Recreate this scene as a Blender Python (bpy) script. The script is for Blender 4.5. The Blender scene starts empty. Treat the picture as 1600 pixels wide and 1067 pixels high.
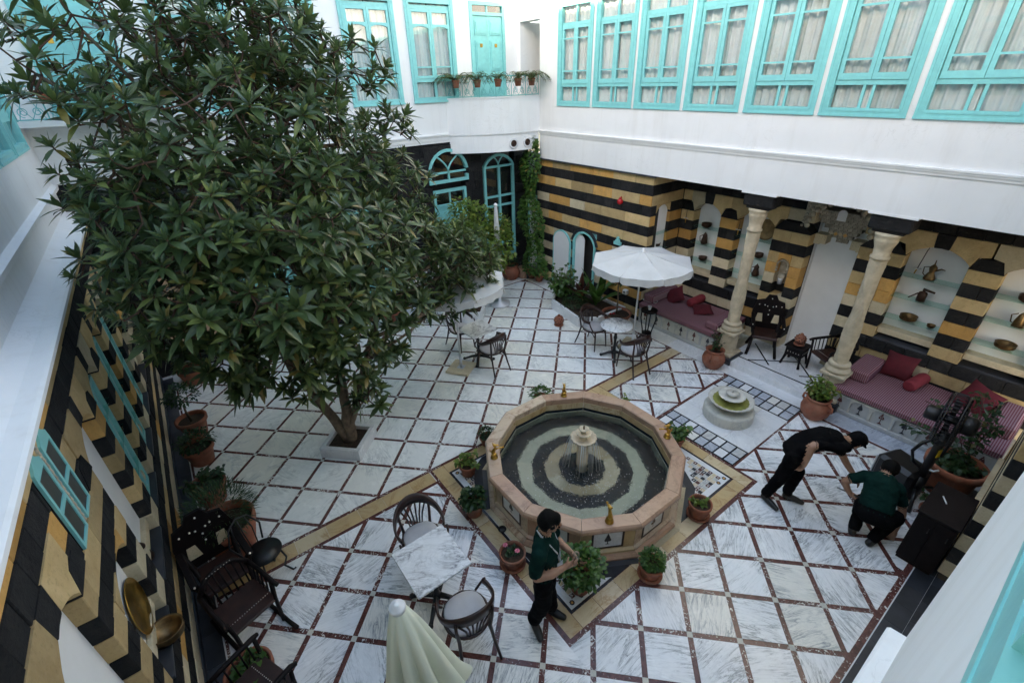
import bpy, bmesh, math, random
from mathutils import Vector, Matrix, Euler
from math import sin, cos, pi, radians, sqrt, atan2, hypot

SC = bpy.context.scene
COL = SC.collection
# ------------------------------------------------------------------ camera
cam_d = bpy.data.cameras.new('camera')
cam_d.lens = 16.31; cam_d.sensor_width = 36.0; cam_d.sensor_fit = 'HORIZONTAL'
cam_d.clip_start = 0.02; cam_d.clip_end = 500.0
cam = bpy.data.objects.new('camera', cam_d); COL.objects.link(cam)
_r = Vector((0.597883, 0.801111, -0.027529)); _d = Vector((0.381817, -0.314817, -0.868968)); _f = Vector((-0.704807, 0.50903, -0.494101))
_m = Matrix((_r, -_d, -_f)).transposed().to_4x4()
_m.translation = Vector((3.6085, -3.8629, 5.1096))
cam.matrix_world = _m
SC.camera = cam
# ------------------------------------------------------------------ sky and sun
SUN_EL = radians(24.0)
SUN_H = Vector((0.30, -0.954, 0.0)).normalized()          # horizontal direction towards the sun
w = bpy.data.worlds.new('World'); SC.world = w; w.use_nodes = True
wn = w.node_tree.nodes; wl = w.node_tree.links
sky = wn.new('ShaderNodeTexSky'); sky.sky_type = 'NISHITA'; sky.sun_disc = False
sky.sun_elevation = SUN_EL; sky.sun_rotation = atan2(SUN_H.x, SUN_H.y)
sky.air_density = 1.0; sky.dust_density = 2.5; sky.ozone_density = 1.0; sky.altitude = 700
bg = wn['Background']; bg.inputs['Strength'].default_value = 0.15
wl.new(sky.outputs[0], bg.inputs['Color'])
sun_d = bpy.data.lights.new('sun', 'SUN'); sun_d.energy = 3.0; sun_d.angle = radians(0.53); sun_d.color = (1.0, 0.91, 0.78)
sun = bpy.data.objects.new('sun', sun_d); COL.objects.link(sun)
_s = Vector((SUN_H.x*cos(SUN_EL), SUN_H.y*cos(SUN_EL), sin(SUN_EL)))
sun.rotation_euler = _s.to_track_quat('Z', 'Y').to_euler()
sun.location = (0, 0, 20)
vs = SC.view_settings
vs.view_transform = 'Standard'; vs.look = 'None'; vs.gamma = 1.0; vs.use_curve_mapping = False
vs.exposure = 2.72
try:
    vs.use_white_balance = True; vs.white_balance_temperature = 8000; vs.white_balance_tint = 10
except Exception: pass
SC.cycles.use_denoising = True
SC.cycles.max_bounces = 10; SC.cycles.diffuse_bounces = 5; SC.cycles.transparent_max_bounces = 16
SC.cycles.caustics_reflective = False; SC.cycles.caustics_refractive = True
RNG = random.Random(7)
# ------------------------------------------------------------------ materials
class NT:
    def __init__(s, name):
        s.m = bpy.data.materials.new(name); s.m.use_nodes = True
        s.t = s.m.node_tree; s.n = s.t.nodes; s.l = s.t.links
        s.b = s.n['Principled BSDF']; s.out = s.n['Material Output']
    def new(s, typ, **kw):
        n = s.n.new(typ)
        for k, v in kw.items():
            if k in n.inputs.keys() if isinstance(k, str) else False: n.inputs[k].default_value = v
            else: setattr(n, k, v)
        return n
    def lk(s, a, b): s.l.new(a, b)
    def pos(s, rand=True, rot=False, scale=(1, 1, 1)):
        g = s.n.new('ShaderNodeNewGeometry'); v = g.outputs['Position']
        if rand or rot:
            oi = s.n.new('ShaderNodeObjectInfo')
            if rot:
                mu = s.n.new('ShaderNodeMath'); mu.operation = 'MULTIPLY'; mu.inputs[1].default_value = 37.0
                s.lk(oi.outputs['Random'], mu.inputs[0])
                vr = s.n.new('ShaderNodeVectorRotate'); vr.rotation_type = 'Z_AXIS'
                s.lk(v, vr.inputs['Vector']); s.lk(mu.outputs[0], vr.inputs['Angle']); v = vr.outputs[0]
            cx = s.n.new('ShaderNodeMath'); cx.operation = 'MULTIPLY'; cx.inputs[1].default_value = 91.7
            s.lk(oi.outputs['Random'], cx.inputs[0])
            ad = s.n.new('ShaderNodeVectorMath'); ad.operation = 'ADD'
            s.lk(v, ad.inputs[0]); s.lk(cx.outputs[0], ad.inputs[1]); v = ad.outputs[0]
        mp = s.n.new('ShaderNodeMapping'); mp.inputs['Scale'].default_value = scale
        s.lk(v, mp.inputs['Vector'])
        return mp.outputs[0]
    def noise(s, vec, scale, detail=4, rough=.55, dist=0.0):
        n = s.n.new('ShaderNodeTexNoise'); n.inputs['Scale'].default_value = scale; n.inputs['Detail'].default_value = detail
        n.inputs['Roughness'].default_value = rough; n.inputs['Distortion'].default_value = dist
        if vec is not None: s.lk(vec, n.inputs['Vector'])
        return n.outputs['Fac']
    def ramp(s, fac, stops):
        r = s.n.new('ShaderNodeValToRGB'); e = r.color_ramp.elements
        while len(e) < len(stops): e.new(0.5)
        for i, (p, c) in enumerate(stops):
            e[i].position = p; e[i].color = (*c, 1) if len(c) == 3 else c
        s.lk(fac, r.inputs[0]); return r.outputs['Color']
    def mix(s, fac, a, b, mode='MIX'):
        n = s.n.new('ShaderNodeMix'); n.data_type = 'RGBA'; n.blend_type = mode
        for sock, v in ((n.inputs[0], fac), (n.inputs[6], a), (n.inputs[7], b)):
            if hasattr(v, 'is_output'): s.lk(v, sock)
            elif isinstance(v, (int, float)): sock.default_value = v
            else: sock.default_value = (*v, 1) if len(v) == 3 else v
        return n.outputs[2]
    def math(s, op, a, b=0.0):
        n = s.n.new('ShaderNodeMath'); n.operation = op
        for i, v in enumerate((a, b)):
            if hasattr(v, 'is_output'): s.lk(v, n.inputs[i])
            else: n.inputs[i].default_value = v
        return n.outputs[0]
    def rnd(s):
        return s.n.new('ShaderNodeObjectInfo').outputs['Random']
    def bump(s, h, strength=.3, dist=.01):
        b = s.n.new('ShaderNodeBump'); b.inputs['Strength'].default_value = strength; b.inputs['Distance'].default_value = dist
        s.lk(h, b.inputs['Height']); s.lk(b.outputs[0], s.b.inputs['Normal'])
    def fin(s, color=None, rough=.6, metal=0.0, spec=.5):
        if color is not None:
            if hasattr(color, 'is_output'): s.lk(color, s.b.inputs['Base Color'])
            else: s.b.inputs['Base Color'].default_value = (*color, 1)
        if hasattr(rough, 'is_output'): s.lk(rough, s.b.inputs['Roughness'])
        else: s.b.inputs['Roughness'].default_value = rough
        s.b.inputs['Metallic'].default_value = metal; s.b.inputs['Specular IOR Level'].default_value = spec
        return s.m

def mat_simple(name, c, rough=.6, metal=0.0, var=.18, ns=9.0, bump=.15, bs=60.0, rand=.15, spec=.5, dirt=None):
    t = NT(name); v = t.pos()
    n = t.noise(v, ns, 5)
    lo = tuple(max(0, x*(1-var)) for x in c); hi = tuple(min(1, x*(1+var)) for x in c)
    col = t.ramp(n, [(.3, lo), (.7, hi)])
    if rand:
        k = t.math('ADD', t.math('MULTIPLY', t.rnd(), 2*rand), 1-rand)
        g = t.n.new('ShaderNodeCombineColor')
        for i in range(3): t.lk(k, g.inputs[i])
        col = t.mix(1.0, col, g.outputs[0], 'MULTIPLY')
    if dirt:
        d = t.noise(v, 2.3, 6, .7)
        f = t.ramp(d, [(.5, (0, 0, 0)), (.72, (1, 1, 1))])
        col = t.mix(t.math('MULTIPLY', f, .7), col, dirt)
    if bump: t.bump(t.noise(v, bs, 4), bump, .01)
    return t.fin(col, rough, metal, spec)

def mat_marble(name, base, vein, tint, streak=5.0, amount=1.0, rough=.22, rot=True):
    t = NT(name)
    v = t.pos(True, rot, (1, 1, 1)); vs_ = t.pos(True, rot, (1.0, streak, 1))
    big = t.noise(v, 2.2, 5, .6, .6)
    n1 = t.noise(vs_, 1.7, 6, .62, 1.6)
    a = t.math('ABSOLUTE', t.math('SUBTRACT', n1, .5))
    thin = t.ramp(a, [(.0, (1, 1, 1)), (.022, (.35, .35, .35)), (.07, (0, 0, 0))])
    n2 = t.noise(vs_, 5.2, 5, .65, 2.2)
    a2 = t.math('ABSOLUTE', t.math('SUBTRACT', n2, .48))
    thin2 = t.ramp(a2, [(.0, (.8, .8, .8)), (.03, (.15, .15, .15)), (.06, (0, 0, 0))])
    cloud = t.ramp(big, [(.38, (0, 0, 0)), (.75, (1, 1, 1))])
    gate = t.ramp(t.noise(v, 3.1, 3), [(.4, (.15, .15, .15)), (.62, (1, 1, 1))])
    col = t.mix(t.math('MULTIPLY', cloud, .45*amount), base, tint)
    rr = t.rnd()
    col = t.mix(t.math('MULTIPLY', rr, .28), col, tuple(b*.86 for b in tint))
    warm = t.ramp(t.math('FRACT', t.math('MULTIPLY', rr, 7.3)), [(.72, (0, 0, 0)), (.8, (1, 1, 1))])
    col = t.mix(t.math('MULTIPLY', warm, .4), col, (.74, .68, .52))
    col = t.mix(t.math('MULTIPLY', t.math('MULTIPLY', thin, gate), .9*amount), col, vein)
    col = t.mix(t.math('MULTIPLY', t.math('MULTIPLY', thin2, gate), .5*amount), col, vein)
    dust = t.ramp(t.noise(t.pos(False), .9, 5, .7), [(.45, (.0, .0, .0)), (.7, (1, 1, 1))])
    col = t.mix(t.math('MULTIPLY', dust, .12), col, (.45, .43, .37))
    rg = t.math('ADD', t.math('MULTIPLY', t.noise(t.pos(False), 6.0, 4), .22), rough-.08)
    t.bump(t.noise(t.pos(True), 2.5, 3), .05, .01)
    return t.fin(col, rg, 0, .5)

def mat_brecc(name, c1, c2, white=(.7, .66, .62), rough=.25, amt=.56, sc=14.0):
    t = NT(name); v = t.pos(False)
    n = t.noise(v, sc, 6, .65, 1.5); col = t.ramp(n, [(.35, c1), (.6, c2)])
    m = t.noise(v, sc*1.1, 5, .6, 2.5); gate = t.noise(v, 1.7, 3)
    f = t.ramp(t.math('MULTIPLY', m, t.math('ADD', gate, .5)), [(amt, (0, 0, 0)), (amt+.035, (1, 1, 1))])
    col = t.mix(f, col, white)
    return t.fin(col, rough)

def mat_stone(name, c, c2, rough=.8, bump=.5, stain=(.2, .14, .08), rand=.25):
    t = NT(name); v = t.pos()
    n = t.noise(v, 4.0, 6, .65, .5); col = t.ramp(n, [(.3, c), (.7, c2)])
    p = t.noise(v, 38, 4, .6); col = t.mix(t.math('MULTIPLY', t.ramp(p, [(.55, (0, 0, 0)), (.7, (1, 1, 1))]), .35), col, tuple(x*.55 for x in c))
    s = t.noise(t.pos(True, False, (1, 1, .45)), 2.1, 6, .7); f = t.ramp(s, [(.52, (0, 0, 0)), (.75, (1, 1, 1))])
    col = t.mix(t.math('MULTIPLY', f, .55), col, stain)
    k = t.math('ADD', t.math('MULTIPLY', t.rnd(), 2*rand), 1-rand)
    g = t.n.new('ShaderNodeCombineColor')
    for i in range(3): t.lk(k, g.inputs[i])
    col = t.mix(1.0, col, g.outputs[0], 'MULTIPLY')
    h = t.math('ADD', t.noise(v, 30, 6, .7), t.math('MULTIPLY', t.noise(v, 7, 3), 1.5))
    t.bump(h, bump, .03)
    return t.fin(col, rough, 0, .3)

def mat_leaf(name, c1, c2, young=None, rough=.42, trans=.25):
    t = NT(name)
    g = t.n.new('ShaderNodeNewGeometry'); r = g.outputs['Random Per Island']
    col = t.ramp(r, [(.0, c1), (.72, c2), (.965, young or c2), (.985, (.30, .20, .05) if young else c2)])
    v = t.pos(False)
    col = t.mix(.35, col, t.ramp(t.noise(v, 25, 3), [(.3, tuple(x*.6 for x in c1)), (.7, c2)]))
    col = t.mix(t.math('MULTIPLY', g.outputs['Backfacing'], .5), col, tuple(min(1, x*1.5+.01) for x in c2))
    t.bump(t.noise(v, 70, 2), .25, .004)
    m = t.fin(col, rough, 0, .45)
    tr = t.n.new('ShaderNodeBsdfTranslucent'); t.lk(t.mix(.5, col, (.25, .4, .05), 'MULTIPLY') if False else col, tr.inputs['Color'])
    mx = t.n.new('ShaderNodeMixShader'); mx.inputs[0].default_value = trans
    t.lk(t.b.outputs[0], mx.inputs[1]); t.lk(tr.outputs[0], mx.inputs[2]); t.lk(mx.outputs[0], t.out.inputs['Surface'])
    return m

def mat_glass(name, tint=(.9, .95, .95), gloss=.06, rough=.02, bumpy=0.0, scale=8.0, ior=1.45):
    t = NT(name); t.n.remove(t.b)
    tr = t.n.new('ShaderNodeBsdfTransparent'); tr.inputs['Color'].default_value = (*tint, 1)
    gl = t.n.new('ShaderNodeBsdfGlossy'); gl.inputs['Roughness'].default_value = rough; gl.inputs['Color'].default_value = (.95, .97, 1, 1)
    fr = t.n.new('ShaderNodeFresnel'); gb = t.n.new('ShaderNodeNewGeometry')
    t.lk(t.math('ADD', t.math('MULTIPLY', gb.outputs['Backfacing'], 1/ior-ior), ior), fr.inputs['IOR'])
    if bumpy:
        b = t.n.new('ShaderNodeBump'); b.inputs['Strength'].default_value = bumpy; b.inputs['Distance'].default_value = .05
        v = t.pos(False); t.lk(t.noise(v, scale, 4, .5, .8), b.inputs['Height'])
        t.lk(b.outputs[0], gl.inputs['Normal']); t.lk(b.outputs[0], fr.inputs['Normal'])
    f = t.math('ADD', fr.outputs[0], gloss)
    mx = t.n.new('ShaderNodeMixShader'); t.lk(f, mx.inputs[0]); t.lk(tr.outputs[0], mx.inputs[1]); t.lk(gl.outputs[0], mx.inputs[2])
    t.lk(mx.outputs[0], t.out.inputs['Surface'])
    return t.m

M = {}
M['tileL'] = mat_marble('pale_veined_marble', (.92, .93, .91), (.42, .45, .46), (.76, .80, .78), 3.0, .8)
M['tileF'] = mat_marble('streaked_marble', (.92, .93, .94), (.24, .27, .29), (.72, .76, .80), 6.5, 1.35)
M['tileW'] = mat_marble('white_marble', (.80, .81, .82), (.5, .52, .54), (.68, .70, .72), 4.0, .6)
M['marbleblue'] = mat_marble('blue_grey_marble', (.52, .56, .62), (.25, .28, .33), (.38, .42, .49), 7.0, 1.2)
M['tabletop'] = mat_marble('tabletop_marble', (.82, .83, .84), (.22, .23, .25), (.66, .68, .71), 2.4, 1.3)
M['red'] = mat_brecc('red_breccia_marble', (.065, .024, .021), (.145, .054, .046), amt=.61)
M['yellow'] = mat_marble('yellow_marble', (.56, .40, .20), (.34, .18, .06), (.48, .36, .22), 2.0, 1.0, .28)
M['rim'] = mat_marble('pink_beige_marble', (.48, .30, .19), (.27, .14, .09), (.42, .22, .16), 1.5, 1.2, .3)
M['blackmarble'] = mat_simple('black_marble', (.022, .024, .03), .25, var=.5, ns=3, bump=0, rand=.3)
M['slate'] = mat_simple('dark_slate', (.03, .034, .042), .45, var=.4, ns=4, bump=.1, rand=.3)
M['lime'] = mat_stone('yellow_limestone', (.46, .315, .145), (.60, .435, .225), stain=(.30, .2, .1))
M['limepale'] = mat_stone('pale_limestone', (.50, .41, .27), (.62, .53, .37), stain=(.3, .24, .16))
M['limedeep'] = mat_stone('ochre_limestone', (.52, .27, .075), (.64, .36, .12))
M['basalt'] = mat_stone('black_basalt', (.008, .008, .0085), (.021, .020, .020), .9, .9, (.045, .043, .04), .45)
M['mortar'] = mat_simple('mortar', (.30, .26, .20), .9)
M['mortard'] = mat_simple('dark_mortar', (.03, .028, .026), .9)
M['plaster_old'] = mat_simple('white_plaster', (.80, .80, .79), .75, var=.025, ns=1.6, bump=.06, bs=25, rand=0.0, dirt=(.76, .75, .72))
def mat_plaster():
    t=NT('white_plaster'); v=t.pos(False)
    col=t.ramp(t.noise(v,1.3,5,.6),[(.3,(.77,.77,.76)),(.7,(.83,.83,.82))])
    st=t.noise(t.pos(False,False,(3.5,3.5,.35)),1.6,5,.65); f=t.ramp(st,[(.52,(0,0,0)),(.72,(1,1,1))])
    col=t.mix(t.math('MULTIPLY',f,.22),col,(.60,.57,.52))
    cr=t.math('ABSOLUTE',t.math('SUBTRACT',t.noise(v,2.3,6,.6,1.2),.5)); ck=t.ramp(cr,[(.0,(1,1,1)),(.004,(.4,.4,.4)),(.008,(0,0,0))])
    col=t.mix(t.math('MULTIPLY',t.math('MULTIPLY',ck,t.ramp(t.noise(v,.9,2),[(.5,(0,0,0)),(.62,(1,1,1))])),.3),col,(.45,.43,.40))
    t.bump(t.math('ADD',t.noise(v,22,4),t.math('MULTIPLY',t.noise(v,3.5,3),2.0)),.10,.01)
    return t.fin(col,.75,0,.3)
M['plaster']=mat_plaster()
def mat_water():
    t=NT('fountain_water'); t.n.remove(t.b)
    rf=t.n.new('ShaderNodeBsdfRefraction'); rf.inputs['IOR'].default_value=1.33; rf.inputs['Roughness'].default_value=0.0; rf.inputs['Color'].default_value=(.90,.94,.92,1)
    gl=t.n.new('ShaderNodeBsdfGlossy'); gl.inputs['Roughness'].default_value=.02
    fr=t.n.new('ShaderNodeFresnel'); fr.inputs['IOR'].default_value=1.33
    b=t.n.new('ShaderNodeBump'); b.inputs['Strength'].default_value=.8; b.inputs['Distance'].default_value=.02
    v=t.pos(False); t.lk(t.noise(v,20,3,.5,.9),b.inputs['Height'])
    for n_ in (rf,gl,fr): t.lk(b.outputs[0],n_.inputs['Normal'])
    mx=t.n.new('ShaderNodeMixShader'); t.lk(fr.outputs[0],mx.inputs[0]); t.lk(rf.outputs[0],mx.inputs[1]); t.lk(gl.outputs[0],mx.inputs[2]); t.lk(mx.outputs[0],t.out.inputs['Surface'])
    return t.m
M['plasterin'] = mat_simple('niche_plaster', (.80, .80, .79), .8, var=.04, ns=3, bump=.05, rand=.03)
M['teal'] = mat_simple('turquoise_paint', (.20, .58, .57), .4, var=.07, ns=14, bump=.08, bs=45, rand=.05, dirt=(.19, .55, .56))
M['tealdark'] = mat_simple('turquoise_iron', (.13, .50, .50), .45, rand=.05)
M['curtain'] = mat_simple('curtain_cloth', (.72, .71, .68), .9, var=.05, rand=.05)
M['dark'] = mat_simple('painted_interior_shade', (.02, .019, .018), .9, rand=0)  # near-black colour stands in for the shade of unlit interiors
M['pane'] = mat_glass('window_glass', (.95, .97, .97), .03)
M['shelfglass'] = mat_glass('shelf_glass', (.78, .93, .89), .08)
M['clear'] = mat_glass('clear_glass', (.9, .95, .95), .08)
M['terra'] = mat_simple('terracotta', (.27, .085, .045), .75, var=.3, ns=6, bump=.2, rand=.25, dirt=(.34, .2, .14))
M['soil'] = mat_simple('soil', (.045, .026, .015), .95, var=.6, ns=40, bump=.8, bs=80)
M['wood'] = mat_simple('dark_bentwood', (.028, .010, .007), .32, var=.4, ns=20, bump=.05, rand=.2)
M['woodred'] = mat_simple('walnut_wood', (.030, .010, .007), .45, var=.45, ns=12, bump=.1, rand=.2)
M['blackwood'] = mat_simple('blackened_wood', (.007, .004, .004), .6, var=.4, spec=.2)
M['seat'] = mat_simple('seat_pad', (.50, .49, .50), .9, var=.06, bump=.3, bs=120)
M['iron'] = mat_simple('cast_iron', (.012, .012, .013), .45, .0, var=.3)
M['blackpl'] = mat_simple('black_plastic', (.010, .010, .011), .4, var=.15, bump=0)
M['steel'] = mat_simple('painted_steel', (.62, .63, .65), .35, .2, var=.05, bump=0)
M['brass'] = mat_simple('brass', (.62, .36, .08), .28, .95, var=.25, ns=14, bump=.1, rand=.1)
M['brassdark'] = mat_simple('old_brass', (.16, .10, .045), .4, .85, var=.4, ns=14, bump=.15)
M['copper'] = mat_simple('tinned_copper', (.055, .028, .018), .45, .5, var=.4)
M['canvas'] = mat_simple('white_canvas', (.60, .60, .59), .85, var=.06, ns=3, bump=.1, bs=200, rand=0, dirt=(.50, .50, .48))
M['canvasg'] = mat_simple('pale_green_canvas', (.66, .69, .56), .85, var=.05, ns=3, bump=.1, bs=200, rand=0)
M['redvelvet'] = mat_simple('red_velvet', (.10, .006, .012), .9, var=.25, ns=6, bump=.2)
M['redcloth'] = mat_simple('red_cotton', (.24, .022, .032), .9, var=.12, ns=8, bump=.25, bs=120)
M['carved'] = mat_simple('carved_stone', (.52, .43, .30), .8, var=.2, ns=8, bump=.5, bs=45, rand=.05, dirt=(.38, .31, .22))
M['carveddark'] = mat_simple('weathered_carving', (.42, .37, .29), .9, var=.3, ns=12, bump=.8, bs=35, dirt=(.17, .15, .12))
M['greymarble'] = mat_marble('grey_marble', (.48, .49, .48), (.3, .31, .31), (.38, .4, .4), 4.0, .8, .45)
M['bark'] = mat_simple('bark', (.17, .12, .08), .9, var=.4, ns=14, bump=.8, bs=30)
M['twig'] = mat_simple('reddish_twig', (.09, .045, .03), .85, var=.3)
M['loquat'] = mat_leaf('loquat_leaf', (.034, .066, .024), (.088, .135, .048), (.26, .30, .08), .33, .2)
M['leafg'] = mat_leaf('green_leaf', (.03, .085, .018), (.07, .16, .03), (.14, .24, .05))
M['leafd'] = mat_leaf('dark_leaf', (.012, .04, .014), (.03, .075, .022), (.05, .11, .03))
M['leafy'] = mat_leaf('yellow_green_leaf', (.07, .14, .02), (.15, .23, .04), (.28, .30, .05))
M['leafr'] = mat_leaf('bronze_leaf', (.04, .015, .012), (.09, .03, .02), (.12, .04, .02))
M['pink'] = mat_simple('pink_petal', (.75, .22, .30), .7, var=.1)
M['redflower'] = mat_simple('red_petal', (.55, .02, .03), .6)
M['skin'] = mat_simple('skin', (.36, .19, .12), .55, var=.08, ns=20, bump=.05, rand=0)
M['hair'] = mat_simple('black_hair', (.004, .0035, .003), .7, var=.3, ns=60, bump=.6, bs=150, rand=0, spec=.1)
M['green'] = mat_simple('dark_green_polo', (.003, .022, .018), .95, var=.2, ns=9, bump=.3, bs=40, rand=0, spec=.1)
M['blackcloth'] = mat_simple('black_cloth', (.0045, .0045, .005), .95, var=.3, ns=9, bump=.4, bs=35, rand=0, spec=.08)
M['shoe'] = mat_simple('black_shoe', (.006, .006, .006), .45, var=.2, rand=0)
M['lanyard'] = mat_simple('grey_lanyard', (.45, .47, .50), .7)
M['yellowtag'] = mat_simple('yellow_sticker', (.75, .50, .02), .5, var=.02, bump=0)
M['pearl'] = mat_simple('mother_of_pearl', (.72, .70, .66), .3, var=.1, bump=0)
M['white'] = mat_simple('white_enamel', (.75, .75, .75), .35, var=.02, bump=0)
M['shell'] = mat_simple('shell_marble', (.64, .52, .37), .6, var=.15, ns=12, bump=.3, dirt=(.40, .31, .20))
M['algae'] = mat_simple('algae_water_stone', (.20, .20, .05), .4, var=.35, ns=9)
M['redlamp'] = mat_simple('red_glazed_lantern', (.45, .01, .015), .25, var=.1)
M['poolpale'] = mat_marble('pool_pale_marble', (.52, .54, .43), (.30, .32, .25), (.45, .47, .36), 2.0, .8)
M['poolbeige'] = mat_marble('pool_beige_marble', (.50, .38, .23), (.25, .2, .12), (.34, .27, .18), 2.0, .8)
M['pooldark'] = mat_simple('pool_dark_marble', (.012, .018, .024), .7, var=.4, spec=.1)
M['water'] = mat_water()
M['dropglint'] = mat_simple('white_drops_and_glints', (.85, .88, .9), .15, var=.02, bump=0, rand=0)  # white for trickles, splashes and painted sparkle on the water
M['shellgrey'] = mat_simple('grey_shell_marble', (.56, .54, .49), .6, var=.12, ns=12, bump=.2, dirt=(.38, .35, .28))
M['darkpane'] = mat_simple('painted_dark_pane', (.05, .05, .042), .35, var=.3, ns=5, bump=0, rand=.1, spec=.15)  # opaque dark colour in place of clear glass before an unlit room
M['spray'] = mat_glass('falling_water', (.95, .98, .99), .0, .08, .2, 30.0, 1.25)

def mat_stripes(name, a, b, freq, axis=0):
    t = NT(name); tc = t.n.new('ShaderNodeTexCoord'); sp = t.n.new('ShaderNodeSeparateXYZ')
    t.lk(tc.outputs['Object'], sp.inputs[0])
    f = t.math('FRACT', t.math('MULTIPLY', sp.outputs[axis], freq))
    m = t.ramp(f, [(.0, (1, 1, 1)), (.48, (1, 1, 1)), (.52, (0, 0, 0)), (.96, (0, 0, 0)), (1.0, (1, 1, 1))])
    col = t.mix(m, a, b)
    f2 = t.math('FRACT', t.math('MULTIPLY', sp.outputs[axis], freq*1.0)); thin = t.ramp(f2, [(.70, (0, 0, 0)), (.73, (1, 1, 1)), (.79, (1, 1, 1)), (.82, (0, 0, 0))])
    col = t.mix(t.math('MULTIPLY', thin, .8), col, (.12, .03, .06))
    t.bump(t.noise(t.pos(False), 90, 3), .2, .005)
    return t.fin(col, .9, 0, .2)
M['sofa'] = mat_stripes('striped_sofa_cloth', (.33, .21, .225), (.16, .045, .06), 36.0, 0)
# ------------------------------------------------------------------ helpers
def thing(name, label, cat, loc=(0, 0, 0), rotz=0.0, group=None):
    o = bpy.data.objects.new(name, None); COL.objects.link(o)
    o.location = loc; o.rotation_euler = (0, 0, rotz); o.empty_display_size = .1
    o['label'] = label; o['category'] = cat
    if group: o['group'] = group
    return o
def tag(o, label, cat, group=None):
    o['label'] = label; o['category'] = cat
    if group: o['group'] = group
    return o
class MB:
    def __init__(s): s.v = []; s.f = []; s.sm = []; s.mi = []; s.cm = 0
    def add(s, vs, fs, smooth=False):
        k = len(s.v); s.v.extend(tuple(p) for p in vs)
        for f in fs: s.f.append(tuple(k+i for i in f)); s.sm.append(smooth); s.mi.append(s.cm)
        return s
    def box(s, x0, x1, y0, y1, z0, z1):
        return s.add([(x0,y0,z0),(x1,y0,z0),(x1,y1,z0),(x0,y1,z0),(x0,y0,z1),(x1,y0,z1),(x1,y1,z1),(x0,y1,z1)],
                     [(3,2,1,0),(4,5,6,7),(0,1,5,4),(1,2,6,5),(2,3,7,6),(3,0,4,7)])
    def cbox(s, x0, x1, y0, y1, z0, z1, b=.004):
        X=(x0,x1); Y=(y0,y1); Z=(z0,z1); idx={}; vs=[]
        for i in (0,1):
            for j in (0,1):
                for k in (0,1):
                    c=[X[i],Y[j],Z[k]]; d=[b if i==0 else -b, b if j==0 else -b, b if k==0 else -b]
                    for ax in range(3):   # vertex lying on the face of axis ax
                        p=[c[a]+(0 if a==ax else d[a]) for a in range(3)]
                        idx[(i,j,k,ax)]=len(vs); vs.append(p)
        fs=[]
        def q(*a): fs.append(tuple(idx[t] for t in a))
        for i in (0,1):
            a=[(i,0,0,0),(i,1,0,0),(i,1,1,0),(i,0,1,0)]; q(*(a if i else a[::-1]))
            a=[(0,i,0,1),(0,i,1,1),(1,i,1,1),(1,i,0,1)]; q(*(a if i else a[::-1]))
            a=[(0,0,i,2),(1,0,i,2),(1,1,i,2),(0,1,i,2)]; q(*(a if i else a[::-1]))
        for i in (0,1):
            for j in (0,1):
                q((i,j,0,0),(i,j,1,0),(i,j,1,1),(i,j,0,1))
                q((i,0,j,0),(i,1,j,0),(i,1,j,2),(i,0,j,2))
                q((0,i,j,1),(1,i,j,1),(1,i,j,2),(0,i,j,2))
                for k in (0,1): q((i,j,k,0),(i,j,k,1),(i,j,k,2))
        return s.add(vs, fs)
    def prism(s, poly, z0, z1, axis='z', smooth=False):
        n=len(poly)
        if n<3: return s
        def P(a,b,c):
            return (a,b,c) if axis=='z' else ((a,c,b) if axis=='y' else (c,a,b))
        vs=[P(x,y,z0) for x,y in poly]+[P(x,y,z1) for x,y in poly]
        fs=[tuple(range(n))[::-1], tuple(range(n,2*n))]+[(i,(i+1)%n,n+(i+1)%n,n+i) for i in range(n)]
        return s.add(vs, fs, smooth)
    def tube(s, pts, rad, seg=8, cap=True, smooth=True):
        pts=[Vector(p) for p in pts]; n=len(pts)
        if not hasattr(rad,'__len__'): rad=[rad]*n
        prev=None; vs=[]; fs=[]
        for i,p in enumerate(pts):
            t=(pts[min(i+1,n-1)]-pts[max(i-1,0)])
            t=t.normalized() if t.length>1e-9 else Vector((0,0,1))
            if prev is None:
                a=Vector((0,0,1)) if abs(t.z)<.9 else Vector((1,0,0)); u=t.cross(a).normalized()
            else: u=(prev-t*prev.dot(t)); u=u.normalized() if u.length>1e-6 else t.orthogonal().normalized()
            prev=u; w_=t.cross(u)
            for k in range(seg):
                a=2*pi*k/seg; vs.append(p+(u*cos(a)+w_*sin(a))*rad[i])
        for i in range(n-1):
            for k in range(seg):
                fs.append((i*seg+k,i*seg+(k+1)%seg,(i+1)*seg+(k+1)%seg,(i+1)*seg+k))
        if cap: fs.append(tuple(range(seg))[::-1]); fs.append(tuple(range((n-1)*seg,n*seg)))
        return s.add(vs, fs, smooth)
    def lathe(s, prof, seg=24, c=(0,0,0), smooth=True, wob=None, cap=True):
        vs=[]; fs=[]; n=len(prof)
        for r,z in prof:
            for k in range(seg):
                a=2*pi*k/seg; rr=r*(1+(wob(a,r,z) if wob else 0)); vs.append((c[0]+rr*cos(a),c[1]+rr*sin(a),c[2]+z))
        for i in range(n-1):
            for k in range(seg): fs.append((i*seg+k,i*seg+(k+1)%seg,(i+1)*seg+(k+1)%seg,(i+1)*seg+k))
        if cap: fs.append(tuple(range(seg))[::-1]); fs.append(tuple(range((n-1)*seg,n*seg)))
        return s.add(vs, fs, smooth)
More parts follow.
